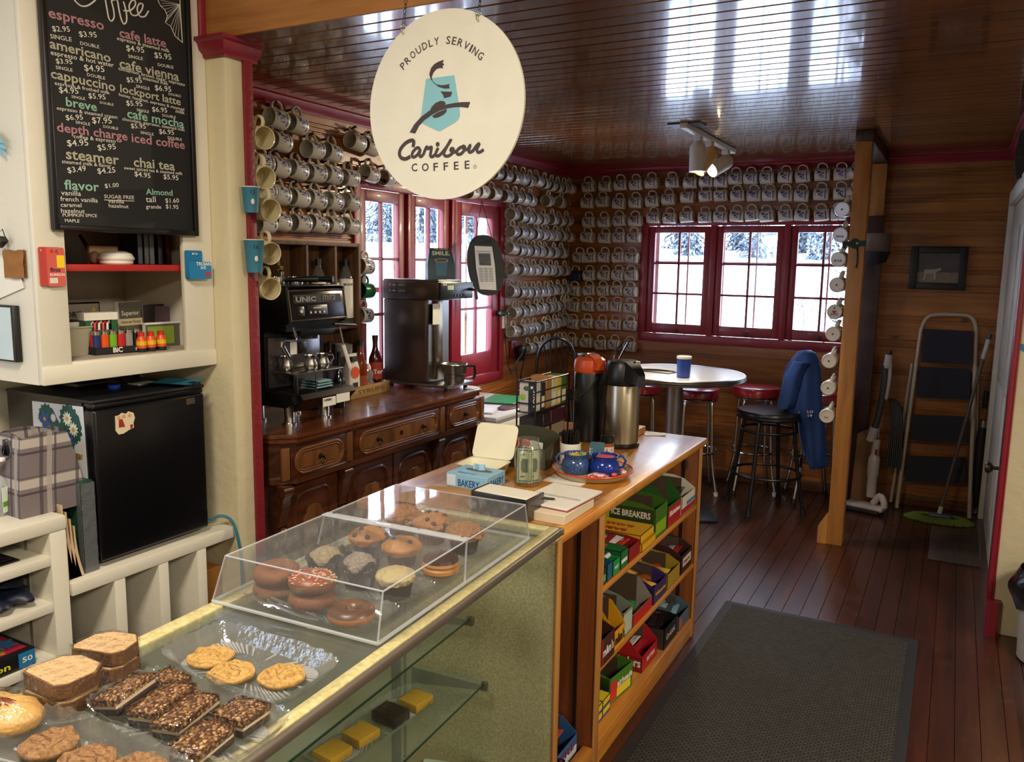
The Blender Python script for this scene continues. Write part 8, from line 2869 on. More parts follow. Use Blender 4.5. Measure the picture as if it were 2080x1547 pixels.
slice_('wrapped bread slice under the rear top slice', -1.176, 0.8, ZT_ + 0.008, 0.1, 0.095, 0.075)
slice_('wrapped bread slice on top of the front pair, palest face', -1.15, 0.708, ZT_ + 0.036, -0.1)
slice_('wrapped bread slice under the front top slice', -1.146, 0.705, ZT_ + 0.009, 0.0)
t = thing('filled_bun', 'glossy golden bun with dark filling in film at the left photo edge', 'bun', (-1.165, 0.618, ZT_ + 0.001), 0.2)
b = MB()
b.grid(lambda u, v: (0.066 * math.cos(2 * PI * u) * math.sin(PI * v) * (1 + 0.12 * nz3((math.cos(2 * PI * u) * 2, math.sin(2 * PI * u) * 2, v * 3))), 0.046 * math.sin(2 * PI * u) * math.sin(PI * v) * (1 + 0.1 * nz3((math.cos(2 * PI * u) * 3, v * 4, 2))), (0.022 - 0.022 * math.cos(PI * v)) * (1 + 0.15 * nz3((math.cos(2 * PI * u) * 3, math.sin(2 * PI * u) * 3, v * 2)))), 30, 16, True)
b.obj('dough', mat('c09656', 0.45, 0, 0.3, 24, 0.3), t)
b = MB()
b.grid(lambda u, v: (0.042 * math.cos(2 * PI * u) * v * (1 + 0.3 * math.sin(14 * PI * u)), 0.02 * math.sin(2 * PI * u) * v, 0.047 - 0.012 * v * v + 0.002 * nz3((u * 9, v * 5, 0))), 20, 6, True)
b.obj('filling', mat('6a3418', 0.25, 0, 0.3, 60), t)
b = MB()
b.ball((0, 0, 0.027), 0.03, (2.15, 1.55, 0.95), 20)
b.obj('film_wrap', FILM, t)
# ---- clear pastry cover over four trays
BX = [(-0.435, -0.738), (-0.036, -0.738), (-0.036, -0.09), (-0.435, -0.09)]
HC = 0.098
t = thing('pastry_cover', 'clear acrylic hinged cover over the muffins and doughnuts', 'cover', MC @ Vector((-0.235, -0.42, ZCT + 0.0003)), CA)
ACR = clear((0.975, 0.98, 0.985), 0.3, 0.03, 0.03, 0.04, 6)
def lid_half(ya, yb, near):
 m = MB()
 cx = 0.235
 x0b, x1b, x0t, x1t = -0.435 + cx, -0.036 + cx, -0.408 + cx, -0.032 + cx
 ya, yb = ya + 0.42, yb + 0.42
 yta, ytb = (ya + 0.012, yb) if near else (ya, yb - 0.035)
 th = 0.0022
 def q(a, c, d_, e):
  n_ = (Vector(c) - Vector(a)).cross(Vector(e) - Vector(a)).normalized() * th
  m.loft([[Vector(p) for p in (a, c, d_, e)], [Vector(p) + n_ for p in (a, c, d_, e)]])
 q((x0t, yta, HC), (x1t, yta, HC), (x1t, ytb, HC), (x0t, ytb, HC))
 q((x1b, ya, 0), (x1b, yb, 0), (x1t, ytb, HC), (x1t, yta, HC))
 q((x0b, yb, 0), (x0b, ya, 0), (x0t, yta, HC), (x0t, ytb, HC))
 if near:
  q((x0b, ya, 0), (x1b, ya, 0), (x1t, yta, HC), (x0t, yta, HC))
 else:
  q((x1b, yb, 0), (x0b, yb, 0), (x0t, ytb, HC), (x1t, ytb, HC))
 o = m.obj('lid_near' if near else 'lid_far', ACR, t)
 e_ = MB()
 top = [(x0t, yta, HC), (x1t, yta, HC), (x1t, ytb, HC), (x0t, ytb, HC)]
 bot = [(x0b, ya, 0.003), (x1b, ya, 0.003), (x1b, yb, 0.003), (x0b, yb, 0.003)]
 for a, c in zip(top, bot):
  e_.tube([a, c], 0.0019, 5)
 ends = [(0, 1), (1, 2), (3, 0)] if near else [(1, 2), (2, 3), (3, 0)]
 for i, j in ends:
  e_.tube([top[i], top[j]], 0.0019, 5)
  e_.tube([bot[i], bot[j]], 0.0038, 6)
 e_.obj('polished_edge', clear((0.9, 0.92, 0.93), 1.2, 0.05, 0.3), o)
 return o
lid_half(-0.738, -0.42, True)
lid_half(-0.418, -0.09, False)
b = MB()
b.box(-0.408 + 0.235, -0.012, HC, -0.03 + 0.235, 0.012, HC + 0.004, 0.0015)
b.obj('hinge', clear((0.85, 0.88, 0.9), 1.0, 0.08, 0.3, 0.3), t)
b = MB()
for x_ in (-0.15, -0.05, 0.08, 0.19):
 b.cyl((x_, 0.006, HC + 0.004), (x_, 0.006, HC + 0.0055), 0.003, None, 8)
b.obj('rivet', CHROME, t)
for i, (y_, lab) in enumerate(((-0.668, 'clear tray of doughnuts under the cover, nearest of four'), (-0.535, 'clear tray of cupcakes under the cover, second of four'), (-0.385, 'clear tray of blueberry muffins under the cover, third of four'), (-0.23, 'clear tray of crumb muffins under the cover, farthest of four'))):
 P = MC @ Vector((-0.225, y_, ZCT + 0.0004))
 glass_tray(lab, P, 0.335, 0.118, 0.024, CA)
ZM = ZCT + 0.0068
def donut(label, x, y, z, mt, tilt=0.0, topping=None, r=0.027, rr=0.0175):
 t = thing('doughnut', label, 'doughnut', (x, y, z), 0, 'doughnuts')
 m = MB(TR(0, 0, rr * 0.86) @ RX(tilt))
 m.torus(r, rr, None, 34, 16, 0.86)
 m.obj('dough', mt, t)
 if topping:
  m = MB(TR(0, 0, rr * 0.86) @ RX(tilt))
  m.grid(lambda u, v: ((r + (rr + 0.0008) * math.cos(PI * (0.12 + 0.76 * v))) * math.cos(2 * PI * u), (r + (rr + 0.0008) * math.cos(PI * (0.12 + 0.76 * v))) * math.sin(2 * PI * u), (rr * 0.86 + 0.0008) * math.sin(PI * (0.12 + 0.76 * v)) + 0.0006 * nz3((u * 20, v * 5, 1))), 34, 10, True)
  m.obj('icing', topping[0], t)
  if len(topping) > 1:
   for ci, cc in enumerate(topping[1]):
    m = MB(TR(0, 0, rr * 0.86) @ RX(tilt))
    sr = random.Random(ci + 3)
    for k in range(46):
     a_, b_ = sr.uniform(0, 2 * PI), PI * sr.uniform(0.12, 0.9)
     c_ = Vector(((r + (rr + 0.0014) * math.cos(b_)) * math.cos(a_), (r + (rr + 0.0014) * math.cos(b_)) * math.sin(a_), (rr * 0.86 + 0.0014) * math.sin(b_)))
     d_ = Vector((sr.uniform(-1, 1), sr.uniform(-1, 1), sr.uniform(-.3, .3))).normalized() * 0.003
     m.tube([c_ - d_, c_ + d_], 0.0011, 4)
    o = m.obj('sprinkles', mat(cc, 0.4), t)
    o['kind'] = 'stuff'
 return t
CAKE = crumb('4e2814', '7c4420', '935a2e', 260, 0.5, 0.55)
CHOC = mat('3a1f14', 0.25, 0, 0.2, 40, 0.1)
donut('plain brown doughnut under another, left on the nearest tray', -1.165, 1.165, ZM, CAKE, 0, None, 0.028, 0.019)
donut('plain brown doughnut on top of another, left on the nearest tray', -1.162, 1.163, ZM + 0.0325, CAKE, 0.08, None, 0.028, 0.019)
donut('plain brown doughnut under the sprinkled one', -1.066, 1.16, ZM, CAKE, 0, None, 0.028, 0.019)
donut('iced doughnut with red and yellow sprinkles on top of a plain one', -1.066, 1.162, ZM + 0.0325, CAKE, -0.06, (mat('8a4a28', 0.4), ['c83a34', 'd8b03c', 'e0c8a8', 'd06a58']), 0.028, 0.019)
donut('chocolate iced doughnut at the near right corner of the cover', -0.955, 1.145, ZM, crumb('8a4f1c', 'a86a28', 'b87c34', 300, 0.2), 0, (mat('5a3418', 0.35, 0, 0.2, 30),), 0.027, 0.018)
t = thing('cream_doughnut', 'round doughnut split with yellow filling and chocolate top, right on the third tray', 'doughnut', (-0.942, 1.43, ZM))
b = MB()
b.lathe([(0, 0), (0.03, 0), (0.042, 0.01), (0.042, 0.017), (0.038, 0.021), (0.041, 0.026), (0.038, 0.036), (0.02, 0.043), (0, 0.044)], 32)
b.obj('dough', mat('b87f36', 0.5, 0, 0.15, 40, 0.1), t)
b = MB()
b.lathe([(0.0395, 0.032), (0.037, 0.039), (0.02, 0.0455), (0, 0.047)], 32)
b.obj('icing', CHOC, t)
def muffin(label, x, y, cupc, topc, r=0.03, h=0.036, dome=0.028, crumbs=0.0, flare=1.28, petals=False, berries=None, z=None):
 r, h, dome = r * 1.1, h * 1.06, dome * 1.06
 t = thing('muffin', label, 'muffin', (x, y, ZM if z is None else z), rnd.uniform(0, 3), 'muffins under the cover')
 m = MB()
 n = 56
 hh = h * (1.2 if petals else 1.0)
 def cup(u, v):
  a_ = 2 * PI * u
  k = 1 + 0.035 * math.cos(28 * a_)
  rr = r * (0.78 + 0.24 * v) * k
  zz = v * hh * (1 + (0.2 * math.cos(4 * a_) * v * v if petals else 0))
  if petals:
   rr *= 1 + 0.12 * v * v
  return (rr * math.cos(a_), rr * math.sin(a_), zz)
 m.grid(cup, n * 2, 6, True)
 m.lathe([(0, 0.0), (r * 0.78, 0.0)], 24, caps=(False, False))
 m.obj('paper_cup', mat(cupc, 0.55), t)
 m = MB()
 def top(u, v):
  a_ = 2 * PI * u
  b_ = PI / 2 * v
  rr = r * (flare if not petals else 0.98) * math.cos(b_) if v < 1 else 0
  zz = h - 0.004 + dome * math.sin(b_)
  if v < 0.18 and not petals:
   zz -= 0.006 * (0.18 - v) / 0.18
   rr *= 1 - 0.14 * (0.18 - v) / 0.18
  n_ = nz3((rr * 90 * math.cos(a_) + x * 40, rr * 90 * math.sin(a_), zz * 90))
  n2 = nz3((rr * 190 * math.cos(a_) + x * 40, rr * 190 * math.sin(a_), zz * 190))
  k = 1 + (0.06 + crumbs) * n_ + (0.02 + crumbs * 1.6) * n2
  return (rr * k * math.cos(a_), rr * k * math.sin(a_), h + (zz - h) * k)
 m.grid(top, 60, 26, True)
 m.obj('crown', topc, t, sharp=70)
 if berries:
  m = MB()
  sr = random.Random(int(x * 1000))
  for k in range(7):
   a_, b_ = sr.uniform(0, 2 * PI), sr.uniform(0.3, 1.3)
   m.ball((r * flare * 0.97 * math.cos(b_) * math.cos(a_), r * flare * 0.97 * math.cos(b_) * math.sin(a_), h - 0.004 + dome * math.sin(b_)), 0.0065, (1, 1, 0.8), 10)
  m.obj('blueberries', mat(berries, 0.3, 0, 0.3, 60), t)
 return t
CRUMBY = crumb('7a4820', 'b07840', 'd0a060', 190, 1.0)
BLUEB = crumb('a8662a', 'b87c3c', 'c49048', 260, 0.3, 0.5)
DKCUP = '2a1a12'
muffin('crumb muffin at the far left under the cover', -1.172, 1.605, '5a4a48', CRUMBY, 0.034, 0.042, 0.03, 0.1)
muffin('blueberry muffin with dark cup, middle of the far row', -1.075, 1.592, '4a3c3c', crumb('7a4a20', 'b07a38', 'c09048', 120, 0.6), 0.034, 0.042, 0.03, 0.04, berries='2a2030')
muffin('crumb muffin with dark pleated cup at the far right', -0.972, 1.575, DKCUP, CRUMBY, 0.033, 0.042, 0.028, 0.1)
muffin('blueberry muffin, left in the third row', -1.158, 1.452, '4a4448', BLUEB, 0.033, 0.036, 0.026, 0.0, 1.32, berries='2c1c24')
muffin('blueberry muffin, middle of the third row', -1.052, 1.437, '3c3234', BLUEB, 0.033, 0.036, 0.026, 0.0, 1.32, berries='2c1c24')
muffin('pale topped cupcake in a tall tulip paper, left in the second row', -1.14, 1.285, '2e2420', crumb('5a4a34', 'a08c68', 'c4b088', 200, 0.6), 0.034, 0.042, 0.026, 0.03, petals=True)
muffin('chocolate cupcake with coconut in a dark tulip paper, middle of second row', -1.052, 1.288, '2a1c1c', crumb('3a2a24', '8a7a6c', 'c8bca8', 240, 0.6), 0.034, 0.042, 0.028, 0.03, petals=True)
muffin('cupcake with cream coloured frosting in a dark pleated cup, second row right', -0.955, 1.283, DKCUP, crumb('9c8a54', 'c0ae78', 'cfc08c', 150, 0.3), 0.033, 0.04, 0.02, 0.02, 1.16)
# tongs in the near tray
t = thing('serving_tongs', 'shiny steel serving tongs lying under the cover among doughnuts', 'tongs', (-1.08, 1.115, ZM))
b = MB()
for s_ in (-1, 1):
 b.tube(smooth_path([(-0.055, 0.004 * s_, 0.016), (-0.03, 0.008 * s_, 0.012), (0.03, 0.01 * s_, 0.006), (0.075, 0.004 * s_, 0.005)], 5), 0.0032, 6)
b.obj('arms', CHROME, t)
# ---- inside the case
P = Vector((-1.165, 1.475, ZBB + 0.0035))
glass_tray('long clear tray of lemon squares on the lower glass shelf', P + Vector((0.0, 0, 0.0002)), 0.13, 0.39, 0.02, CA - 0.12)
def square(label, x, y, col, rz, w=0.062, d=0.068, h=0.022, group='squares on the lower shelf'):
 t = thing('dessert_square', label, 'square', (x, y, ZBB + 0.011), rz, group)
 m = MB()
 m.box(-w / 2, -d / 2, 0, w / 2, d / 2, h, 0.003)
 m.obj('cake', col, t)
 m = MB()
 m.box(-w / 2 - 0.002, -d / 2 - 0.002, -0.0005, w / 2 + 0.002, d / 2 + 0.002, h + 0.002, 0.004)
 m.obj('film_wrap', FILM, t)
 return t
LEM = mat('c8992c', 0.45, 0, 0.1, 30, 0.1)
square('lemon square at the far end of the case tray', -1.135, 1.61, LEM, -0.1)
square('dark chocolate brownie between the lemon squares', -1.148, 1.52, mat('24140e', 0.3, 0, 0.2, 60, 0.3), -0.05, 0.075, 0.06, 0.028)
square('lemon square third from the far end of the case tray', -1.16, 1.42, LEM, -0.15)
square('lemon square at the near end of the case tray', -1.17, 1.33, LEM, -0.12)
ZD = 0.19
P = at(1018, 1540, 'Z', 0.2)
t = thing('red_mug', 'white mug with red inside standing on the case floor', 'mug', (-0.985, 1.70, ZD + 0.0004))
b = MB()
b.lathe([(0, 0.001), (0.036, 0), (0.04, 0.006), (0.041, 0.09), (0.0405, 0.093)], 28)
b.obj('body', mat('d8d4cc', 0.3), t)
b = MB()
b.lathe([(0.0412, 0.091), (0.0405, 0.095), (0.038, 0.093), (0.037, 0.012), (0, 0.01)], 28)
b.obj('inside', mat('7a1f24', 0.3), t)
b = MB()
b.tube([(0.039, 0, 0.075), (0.062, 0.006, 0.07), (0.064, 0.006, 0.04), (0.039, 0, 0.024)], 0.005, 8)
b.obj('handle', mat('d8d4cc', 0.3), t)
b = MB()
b.box(0.02, -0.0375, 0.02, 0.03, -0.034, 0.05, M=RZ(0.1))
b.obj('print', BLUEP, t)
b = MB(TR(-1.08, 1.66, ZD + 0.0004) @ RZ(0.3))
b.grid(lambda u, v: ((u - .5) * 0.2, (v - .5) * 0.3, 0.002 + 0.01 * (v > 0.93) + 0.003 * nz3((u * 3, v * 3, 0))), 10, 16)
b.grid(lambda u, v: ((u - .5) * 0.2, (v - .5) * 0.3, 0.0), 10, 16)
solo(b, 'white_shirt', mat('b8c4b8', 0.8), 'folded pale cloth spread on the floor of the case beside the mug', 'cloth')
t = thing('snowflake_cloth', 'dark blue cloth with white snowflake print on the case floor', 'cloth', (-1.03, 1.43, ZD + 0.0004), 0.2)
b = MB()
b.box(-0.13, -0.1, 0, 0.08, 0.09, 0.022, 0.008)
b.obj('cloth', mat('1c3a5c', 0.8, 0, 0.2, 12), t)
sr = random.Random(4)
b = MB()
for k in range(9):
 c_ = Vector((sr.uniform(-.1, .06), sr.uniform(-.08, .07), 0.0225))
 for j in range(3):
  d_ = Vector((math.cos(j * PI / 3 + k), math.sin(j * PI / 3 + k), 0)) * 0.012
  b.tube([c_ - d_, c_ + d_], 0.0012, 4)
b.obj('snowflakes', WHITE, t)
# ---------------------------------------------------------------- round table and stools by the windows
TP = at(1372, 756, 'Z', 0.92)
t = thing('round_table', 'round pale topped pedestal table with metal rim below the triple window', 'table', (TP.x, TP.y, 0))
b = MB()
b.lathe([(0, 0.9), (0.428, 0.9), (0.432, 0.92), (0, 0.921)], 72)
b.obj('tabletop', mat('d6d2d0', 0.28, 0, 0.06, 6, 0, 0.2), t)
b = MB()
b.lathe([(0.42, 0.888), (0.438, 0.886), (0.444, 0.893), (0.44, 0.899), (0.444, 0.905), (0.44, 0.911), (0.442, 0.918), (0.436, 0.9225), (0.43, 0.9215)], 72, caps=(False, False))
b.obj('metal_rim', STEEL, t)
b = MB()
b.cyl((0, 0, 0.02), (0, 0, 0.9), 0.052, None, 28)
b.obj('column', mat('8a8482', 0.35, 0.85, 0.08), t)
b = MB(RZ(0.5))
b.box(-0.26, -0.26, 0, 0.26, 0.26, 0.022, 0.008)
b.obj('base_plate', mat('25252a', 0.45, 0.3), t)
P = at(1388, 766, 'Z', 0.922)
t = thing('blue_tumbler', 'blue tumbler with white rim standing on the round table', 'tumbler', (P.x, P.y, 0.9225))
b = MB()
b.lathe([(0, 0), (0.036, 0), (0.04, 0.004), (0.044, 0.118)], 24)
b.obj('body', mat('24408c', 0.3), t)
b = MB()
b.lathe([(0.0445, 0.116), (0.0455, 0.122), (0.0455, 0.13), (0.042, 0.132), (0.04, 0.12), (0, 0.118)], 24)
b.obj('rim', WHITE, t)
P = at(1325, 750, 'Z', 0.922)
for i, (dx, rz, lab) in enumerate(((0, 0.3, 'open newspaper lying on the round table behind the airpot'), (0.04, -0.2, 'second newspaper sheet under the open one on the table'))):
 b = MB(TR(P.x + dx, P.y, 0.9228 + (0.006 if i == 0 else 0)) @ RZ(rz))
 b.grid(lambda u, v: ((u - .5) * 0.3, (v - .5) * 0.26, 0.004 + 0.01 * abs(math.sin(u * PI)) * (1 - i)), 12, 6)
 b.grid(lambda u, v: ((u - .5) * 0.3, (v - .5) * 0.26, 0.0005), 12, 6)
 solo(b, 'newspaper', mat('c4c2be', 0.8, 0, 0.25, 50), lab, 'newspaper', 'newspapers on the round table')
def red_stool(label, x, y, h, r=0.165):
 t = thing('red_stool', label, 'bar stool', (x, y, 0), 0.4, 'red vinyl stools')
 m = MB()
 m.lathe([(0, h - 0.075), (r - 0.01, h - 0.075), (r, h - 0.068), (r, h - 0.022), (r - 0.004, h - 0.016), (r + 0.002, h - 0.01), (r - 0.02, h), (0, h + 0.004)], 36)
 m.obj('seat', mat('9c1c26', 0.28, 0, 0.1, 8, 0, 0.3), t)
 for k in range(4):
  a_ = PI / 4 + k * PI / 2
  c_, s_ = math.cos(a_), math.sin(a_)
  m = MB()
  pts = smooth_path([(0.05 * c_, 0.05 * s_, h - 0.085), (0.11 * c_, 0.11 * s_, h - 0.09), (0.135 * c_, 0.135 * s_, h - 0.13), (0.15 * c_, 0.15 * s_, 0.3), (0.165 * c_, 0.165 * s_, 0.18), (0.2 * c_, 0.2 * s_, 0.02)], 4)
  m.tube(pts, 0.0115, 10)
  lg = m.obj('leg', CHROME, t)
  m = MB()
  m.cyl((0.198 * c_, 0.198 * s_, 0.03), (0.203 * c_, 0.203 * s_, 0.0), 0.015, 0.016, 12)
  m.obj('foot_cap', mat('cfc8bc' if k == 3 else '1a1a1c', 0.5), lg)
 m = MB()
 m.torus(0.16, 0.009, TR(0, 0, 0.3), 44, 8)
 m.obj('foot_ring', CHROME, t)
 m = MB()
 m.torus(0.135, 0.007, TR(0, 0, h - 0.09), 36, 8)
 m.obj('seat_ring', CHROME, t)
 return t
red_stool('red vinyl stool tucked at the table left of the black stool', -1.56, 5.66, 0.755, 0.15)
red_stool('red vinyl stool behind the black stool under the window', -1.2, 5.88, 0.77, 0.165)
red_stool('red vinyl stool on the left of the table behind the airpot', -2.02, 5.75, 0.735, 0.15)
red_stool('red vinyl stool behind the blue jacket, by the pine post', -0.79, 5.885, 0.765, 0.16)
BS = Vector((-1.02, 5.47, 0))
t = thing('black_stool', 'black metal stool with round seat and ring braces, jacket on its back', 'bar stool', BS, 0.35)
b = MB()
b.lathe([(0, 0.63), (0.2, 0.63), (0.206, 0.638), (0.206, 0.66), (0.198, 0.672), (0, 0.676)], 44)
b.obj('seat', mat('101014', 0.3, 0, 0.1, 20, 0.05, 0.2), t)
b = MB()
b.torus(0.2, 0.012, TR(0, 0, 0.632), 44, 8)
b.obj('seat_ring', BLACK, t)
ft_ = [(-0.075, -0.215), (0.3, -0.01), (-0.288, 0.04), (0.06, 0.25)]
for k in range(4):
 a_ = -2.1 + k * PI / 2
 c_, s_ = math.cos(a_), math.sin(a_)
 b = MB()
 b.tube(smooth_path([(0.12 * c_, 0.12 * s_, 0.625), (0.165 * c_, 0.165 * s_, 0.6), (0.2 * c_, 0.2 * s_, 0.35), (0.262 * c_, 0.262 * s_, 0.02)], 5), 0.0125, 10)
 lg = b.obj('leg', BLACK, t)
 b = MB()
 b.cyl((0.258 * c_, 0.258 * s_, 0.04), (0.266 * c_, 0.266 * s_, 0.0), 0.017, 0.018, 12)
 b.obj('foot_cap', BLACKM, lg)
for z_, r_ in ((0.54, 0.178), (0.25, 0.222)):
 b = MB()
 b.torus(r_, 0.009, TR(0, 0, z_), 48, 8)
 b.obj('ring_brace', BLACK, t)
b = MB()
b.tube(smooth_path([(0.2, -0.1, 0.12 + 0.2), (0.21, -0.05, 0.36), (0.215, 0.0, 0.37), (0.21, 0.05, 0.36), (0.2, 0.1, 0.32)], 5), 0.009, 8)
b.tube(smooth_path([(0.16, -0.09, 0.66), (0.2, -0.05, 0.9), (0.22, -0.015, 0.99), (0.22, 0.04, 0.99), (0.2, 0.07, 0.9), (0.16, 0.1, 0.66)], 6), 0.0115, 10)
b.obj('back_hoop', BLACK, t)
# jacket over the hoop
t = thing('blue_jacket', 'blue zip jacket hung over the back of the black stool', 'jacket', (-0.8, 5.52, 0.3))
JY = 5.53
rows = [(712, 1630, 1650), (716, 1620, 1658), (728, 1609, 1664), (745, 1598, 1668), (770, 1590, 1671), (795, 1587, 1673), (815, 1583, 1674), (830, 1590, 1675), (845, 1605, 1675), (862, 1615, 1676), (885, 1621, 1676), (905, 1628, 1676), (925, 1640, 1675), (940, 1650, 1673), (950, 1658, 1670)]
ax = Vector((0.88, -0.47, 0)).normalized()
dp = Vector((0.47, 0.88, 0)).normalized()
n = 48
rings = []
for i, (y_, xa, xb) in enumerate(rows):
 A, B = at(xa, y_, 'Y', JY), at(xb, y_, 'Y', JY)
 c_ = (A + B) / 2
 hw = (B - A).length / 2
 dd = 0.03 + 0.075 * math.sin(min(1, i / 5) * PI / 2) * (1 if i < 9 else 0.75)
 ring = []
 for k in range(n):
  a_ = 2 * PI * k / n
  f_ = 1 + 0.1 * math.sin(a_ * 7 + i * 0.25) * min(1, i / 4) + 0.08 * nz3((math.cos(a_) * 2, math.sin(a_) * 2, i * 0.35))
  ring.append(c_ + ax * (hw * math.cos(a_) * (1 + (f_ - 1) * 0.3)) + dp * (dd * math.sin(a_) * f_) + Vector((0, 0, 0.012 * nz3((math.cos(a_) * 2, i, 3)))))
 rings.append(ring)
b = MB()
b.loft(rings)
b.obj('body', mat('1f3f7c', 0.75, 0, 0.12, 14, 0.15), t, True, sharp=80)
b = MB()
sl = []
for (px_, py_, hw, dd) in ((1628, 735, 0.05, 0.05), (1612, 765, 0.06, 0.05), (1603, 795, 0.06, 0.045), (1598, 815, 0.06, 0.04), (1594, 828, 0.055, 0.035)):
 c_ = at(px_, py_, 'Y', JY - 0.085)
 sl.append([c_ + ax * hw * math.cos(2 * PI * k / 20) * (1 + 0.1 * math.sin(5 * 2 * PI * k / 20)) + dp * dd * math.sin(2 * PI * k / 20) for k in range(20)])
b.loft(sl)
b.obj('sleeve', mat('21427f', 0.75, 0, 0.12, 14, 0.15), t, True, sharp=80)
b = MB()
b.tube(smooth_path([at(1626, 818, 'Y', JY - 0.1), at(1622, 850, 'Y', JY - 0.1), at(1625, 890, 'Y', JY - 0.09), at(1634, 925, 'Y', JY - 0.08)], 5), 0.004, 6)
b.obj('zip', mat('8a94a8', 0.4, 0.5), t, True)
b = MB()
for s_, x0_, x1_, y_ in (('LO', 1640, 1652, 838), ('19', 1641, 1650, 846)):
 b.text(s_, at(x0_, y_, 'Y', JY - 0.115), at(x1_, y_, 'Y', JY - 0.115), (0, 0, 1), 0.016, 0.02)
b.obj('lettering', WHITE, t, True)
# bow back bar chair behind the counter things
WC = Vector((-2.42, 5.12, 0))
t = thing('bar_chair', 'black bow backed wooden bar chair in the mug corner', 'chair', WC, 0.45)
BLW = mat('0d0d10', 0.25)
b = MB()
b.lathe([(0, 0.68), (0.18, 0.68), (0.195, 0.69), (0.19, 0.705), (0.15, 0.715), (0, 0.71)], 32)
b.obj('seat', BLW, t)
b = MB()
b.tube(smooth_path([(-0.115, -0.13, 0.71), (-0.135, -0.17, 0.88), (-0.1, -0.2, 1.05), (0.0, -0.215, 1.11), (0.1, -0.2, 1.05), (0.135, -0.17, 0.88), (0.115, -0.13, 0.71)], 7), 0.011, 10)
b.obj('bow', BLW, t)
for x_ in (-0.07, -0.035, 0.0, 0.035, 0.07):
 b = MB()
 zt2 = 1.11 - 0.06 * (abs(x_) / 0.07) ** 2 * 0.9
 b.tube([(x_ * 0.8, -0.14, 0.71), (x_ * 1.15, -0.208, zt2)], 0.0055, 8)
 b.obj('spindle', BLW, t)
for sx in (-1, 1):
 for sy in (-1, 1):
  b = MB()
  b.tube([(sx * 0.1, sy * 0.1, 0.68), (sx * 0.13, sy * 0.13, 0.4), (sx * 0.17, sy * 0.17, 0.0)], [0.013, 0.017, 0.011], 10)
  b.obj('leg', BLW, t)
b = MB()
for sy in (-1, 1):
 b.tube([(-0.14, sy * 0.14, 0.25), (0.14, sy * 0.14, 0.25)], 0.009, 8)
for sx in (-1, 1):
 b.tube([(sx * 0.147, -0.147, 0.2), (sx * 0.147, 0.147, 0.2)], 0.009, 8)
b.obj('stretcher', BLW, t)
# ---------------------------------------------------------------- pine post and its mugs
PX0, PX1, PY0, PY1 = -0.552, -0.468, 4.935, 5.03
t = thing('pine_post', 'raw pine post with base block standing left of the alcove', 'post', ((PX0 + PX1) / 2, PY0, 0))
POST = wood('935f2a', 'b9803f', 'Z', 0.5, 0, 0.85, None, 0.1, 0.7)
b = MB()
b.box(PX0, PY0, 0, PX1, PY1, 2.29, 0.004)
b.obj('shaft', POST, t, True)
b = MB()
b.prism([(PX0 - 0.052, 0), (PX0, 0), (PX0, 0.19), (PX0 - 0.045, 0.11), (PX0 - 0.052, 0.1)], 0.09, frame((0, PY0 + 0.09, 0), (1, 0, 0), (0, 0, 1), (0, -1, 0)))
b.obj('base_block', POST, t, True)
b = MB()
b.box(PX0 - 0.004, PY0 - 0.004, 2.29, PX1 + 0.004, YB - 0.002, ZC - 0.001, 0.004)
solo(b, 'header_beam', wood('2c180e', '4a2a18', 'Y', 0.5), 'dark header beam running from the pine post top to the back wall', 'beam')
b = MB()
b.box(PX0 - 0.005, YB - 0.09, 0, PX1 - 0.0, YB - 0.02, 2.288, 0.003)
solo(b, 'wall_stud', POST, 'pine stud against the back wall behind the post', 'post')
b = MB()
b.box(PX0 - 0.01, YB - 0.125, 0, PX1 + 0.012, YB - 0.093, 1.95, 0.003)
solo(b, 'shade_board', wood('2a120e', '3e1c14', 'Z', 0.5), 'dark red brown sheet put in for the shade on the pine stud', 'board')  # dark sheet stands in for the shadow over the lower stud
# iron latch on the post
t = thing('iron_latch', 'black wrought iron thumb latch fixed across the pine post', 'latch', (-0.55, PY0, 1.75))
lz = at(1735, 495, 'Y', PY0).z
b = MB()
F_ = frame((0, PY0 - 0.0005, 0), (1, 0, 0), (0, 0, 1), (0, -1, 0))
q = [(1711, 492), (1720, 489), (1728, 490), (1733, 484), (1742, 484), (1746, 489), (1760, 488), (1760, 500), (1747, 500), (1740, 506), (1732, 504), (1724, 500), (1718, 506), (1711, 503)]
b.prism([(p.x, p.z) for p in (at(x, y, 'Y', PY0) for x, y in q)], 0.005, F_)
b.obj('plate', mat('14211e', 0.5, 0.3), t, True)
b = MB()
b.tube(smooth_path([at(1741, 503, 'Y', PY0 - 0.005), at(1742, 520, 'Y', PY0 - 0.02), at(1741, 533, 'Y', PY0 - 0.02), at(1739, 544, 'Y', PY0 - 0.006)], 5), 0.005, 8)
b.obj('pull', mat('14211e', 0.5, 0.3), t, True)
b = MB()
for x_, y_ in ((1741, 494), (1721, 501)):
 P = at(x_, y_, 'Y', PY0 - 0.005)
 b.cyl(P, P + Vector((0, -0.003, 0)), 0.004, None, 10)
b.obj('screw', CHROME, t, True)
POSTM = [(1717, 424), (1713, 476), (1709, 526), (1706, 578), (1701, 633), (1698, 678), (1690, 733), (1688, 788), (1685, 845)]
BASETXT = {1: 'Sandy', 2: 'BOB', 4: 'JOHN', 8: 'Liv'}
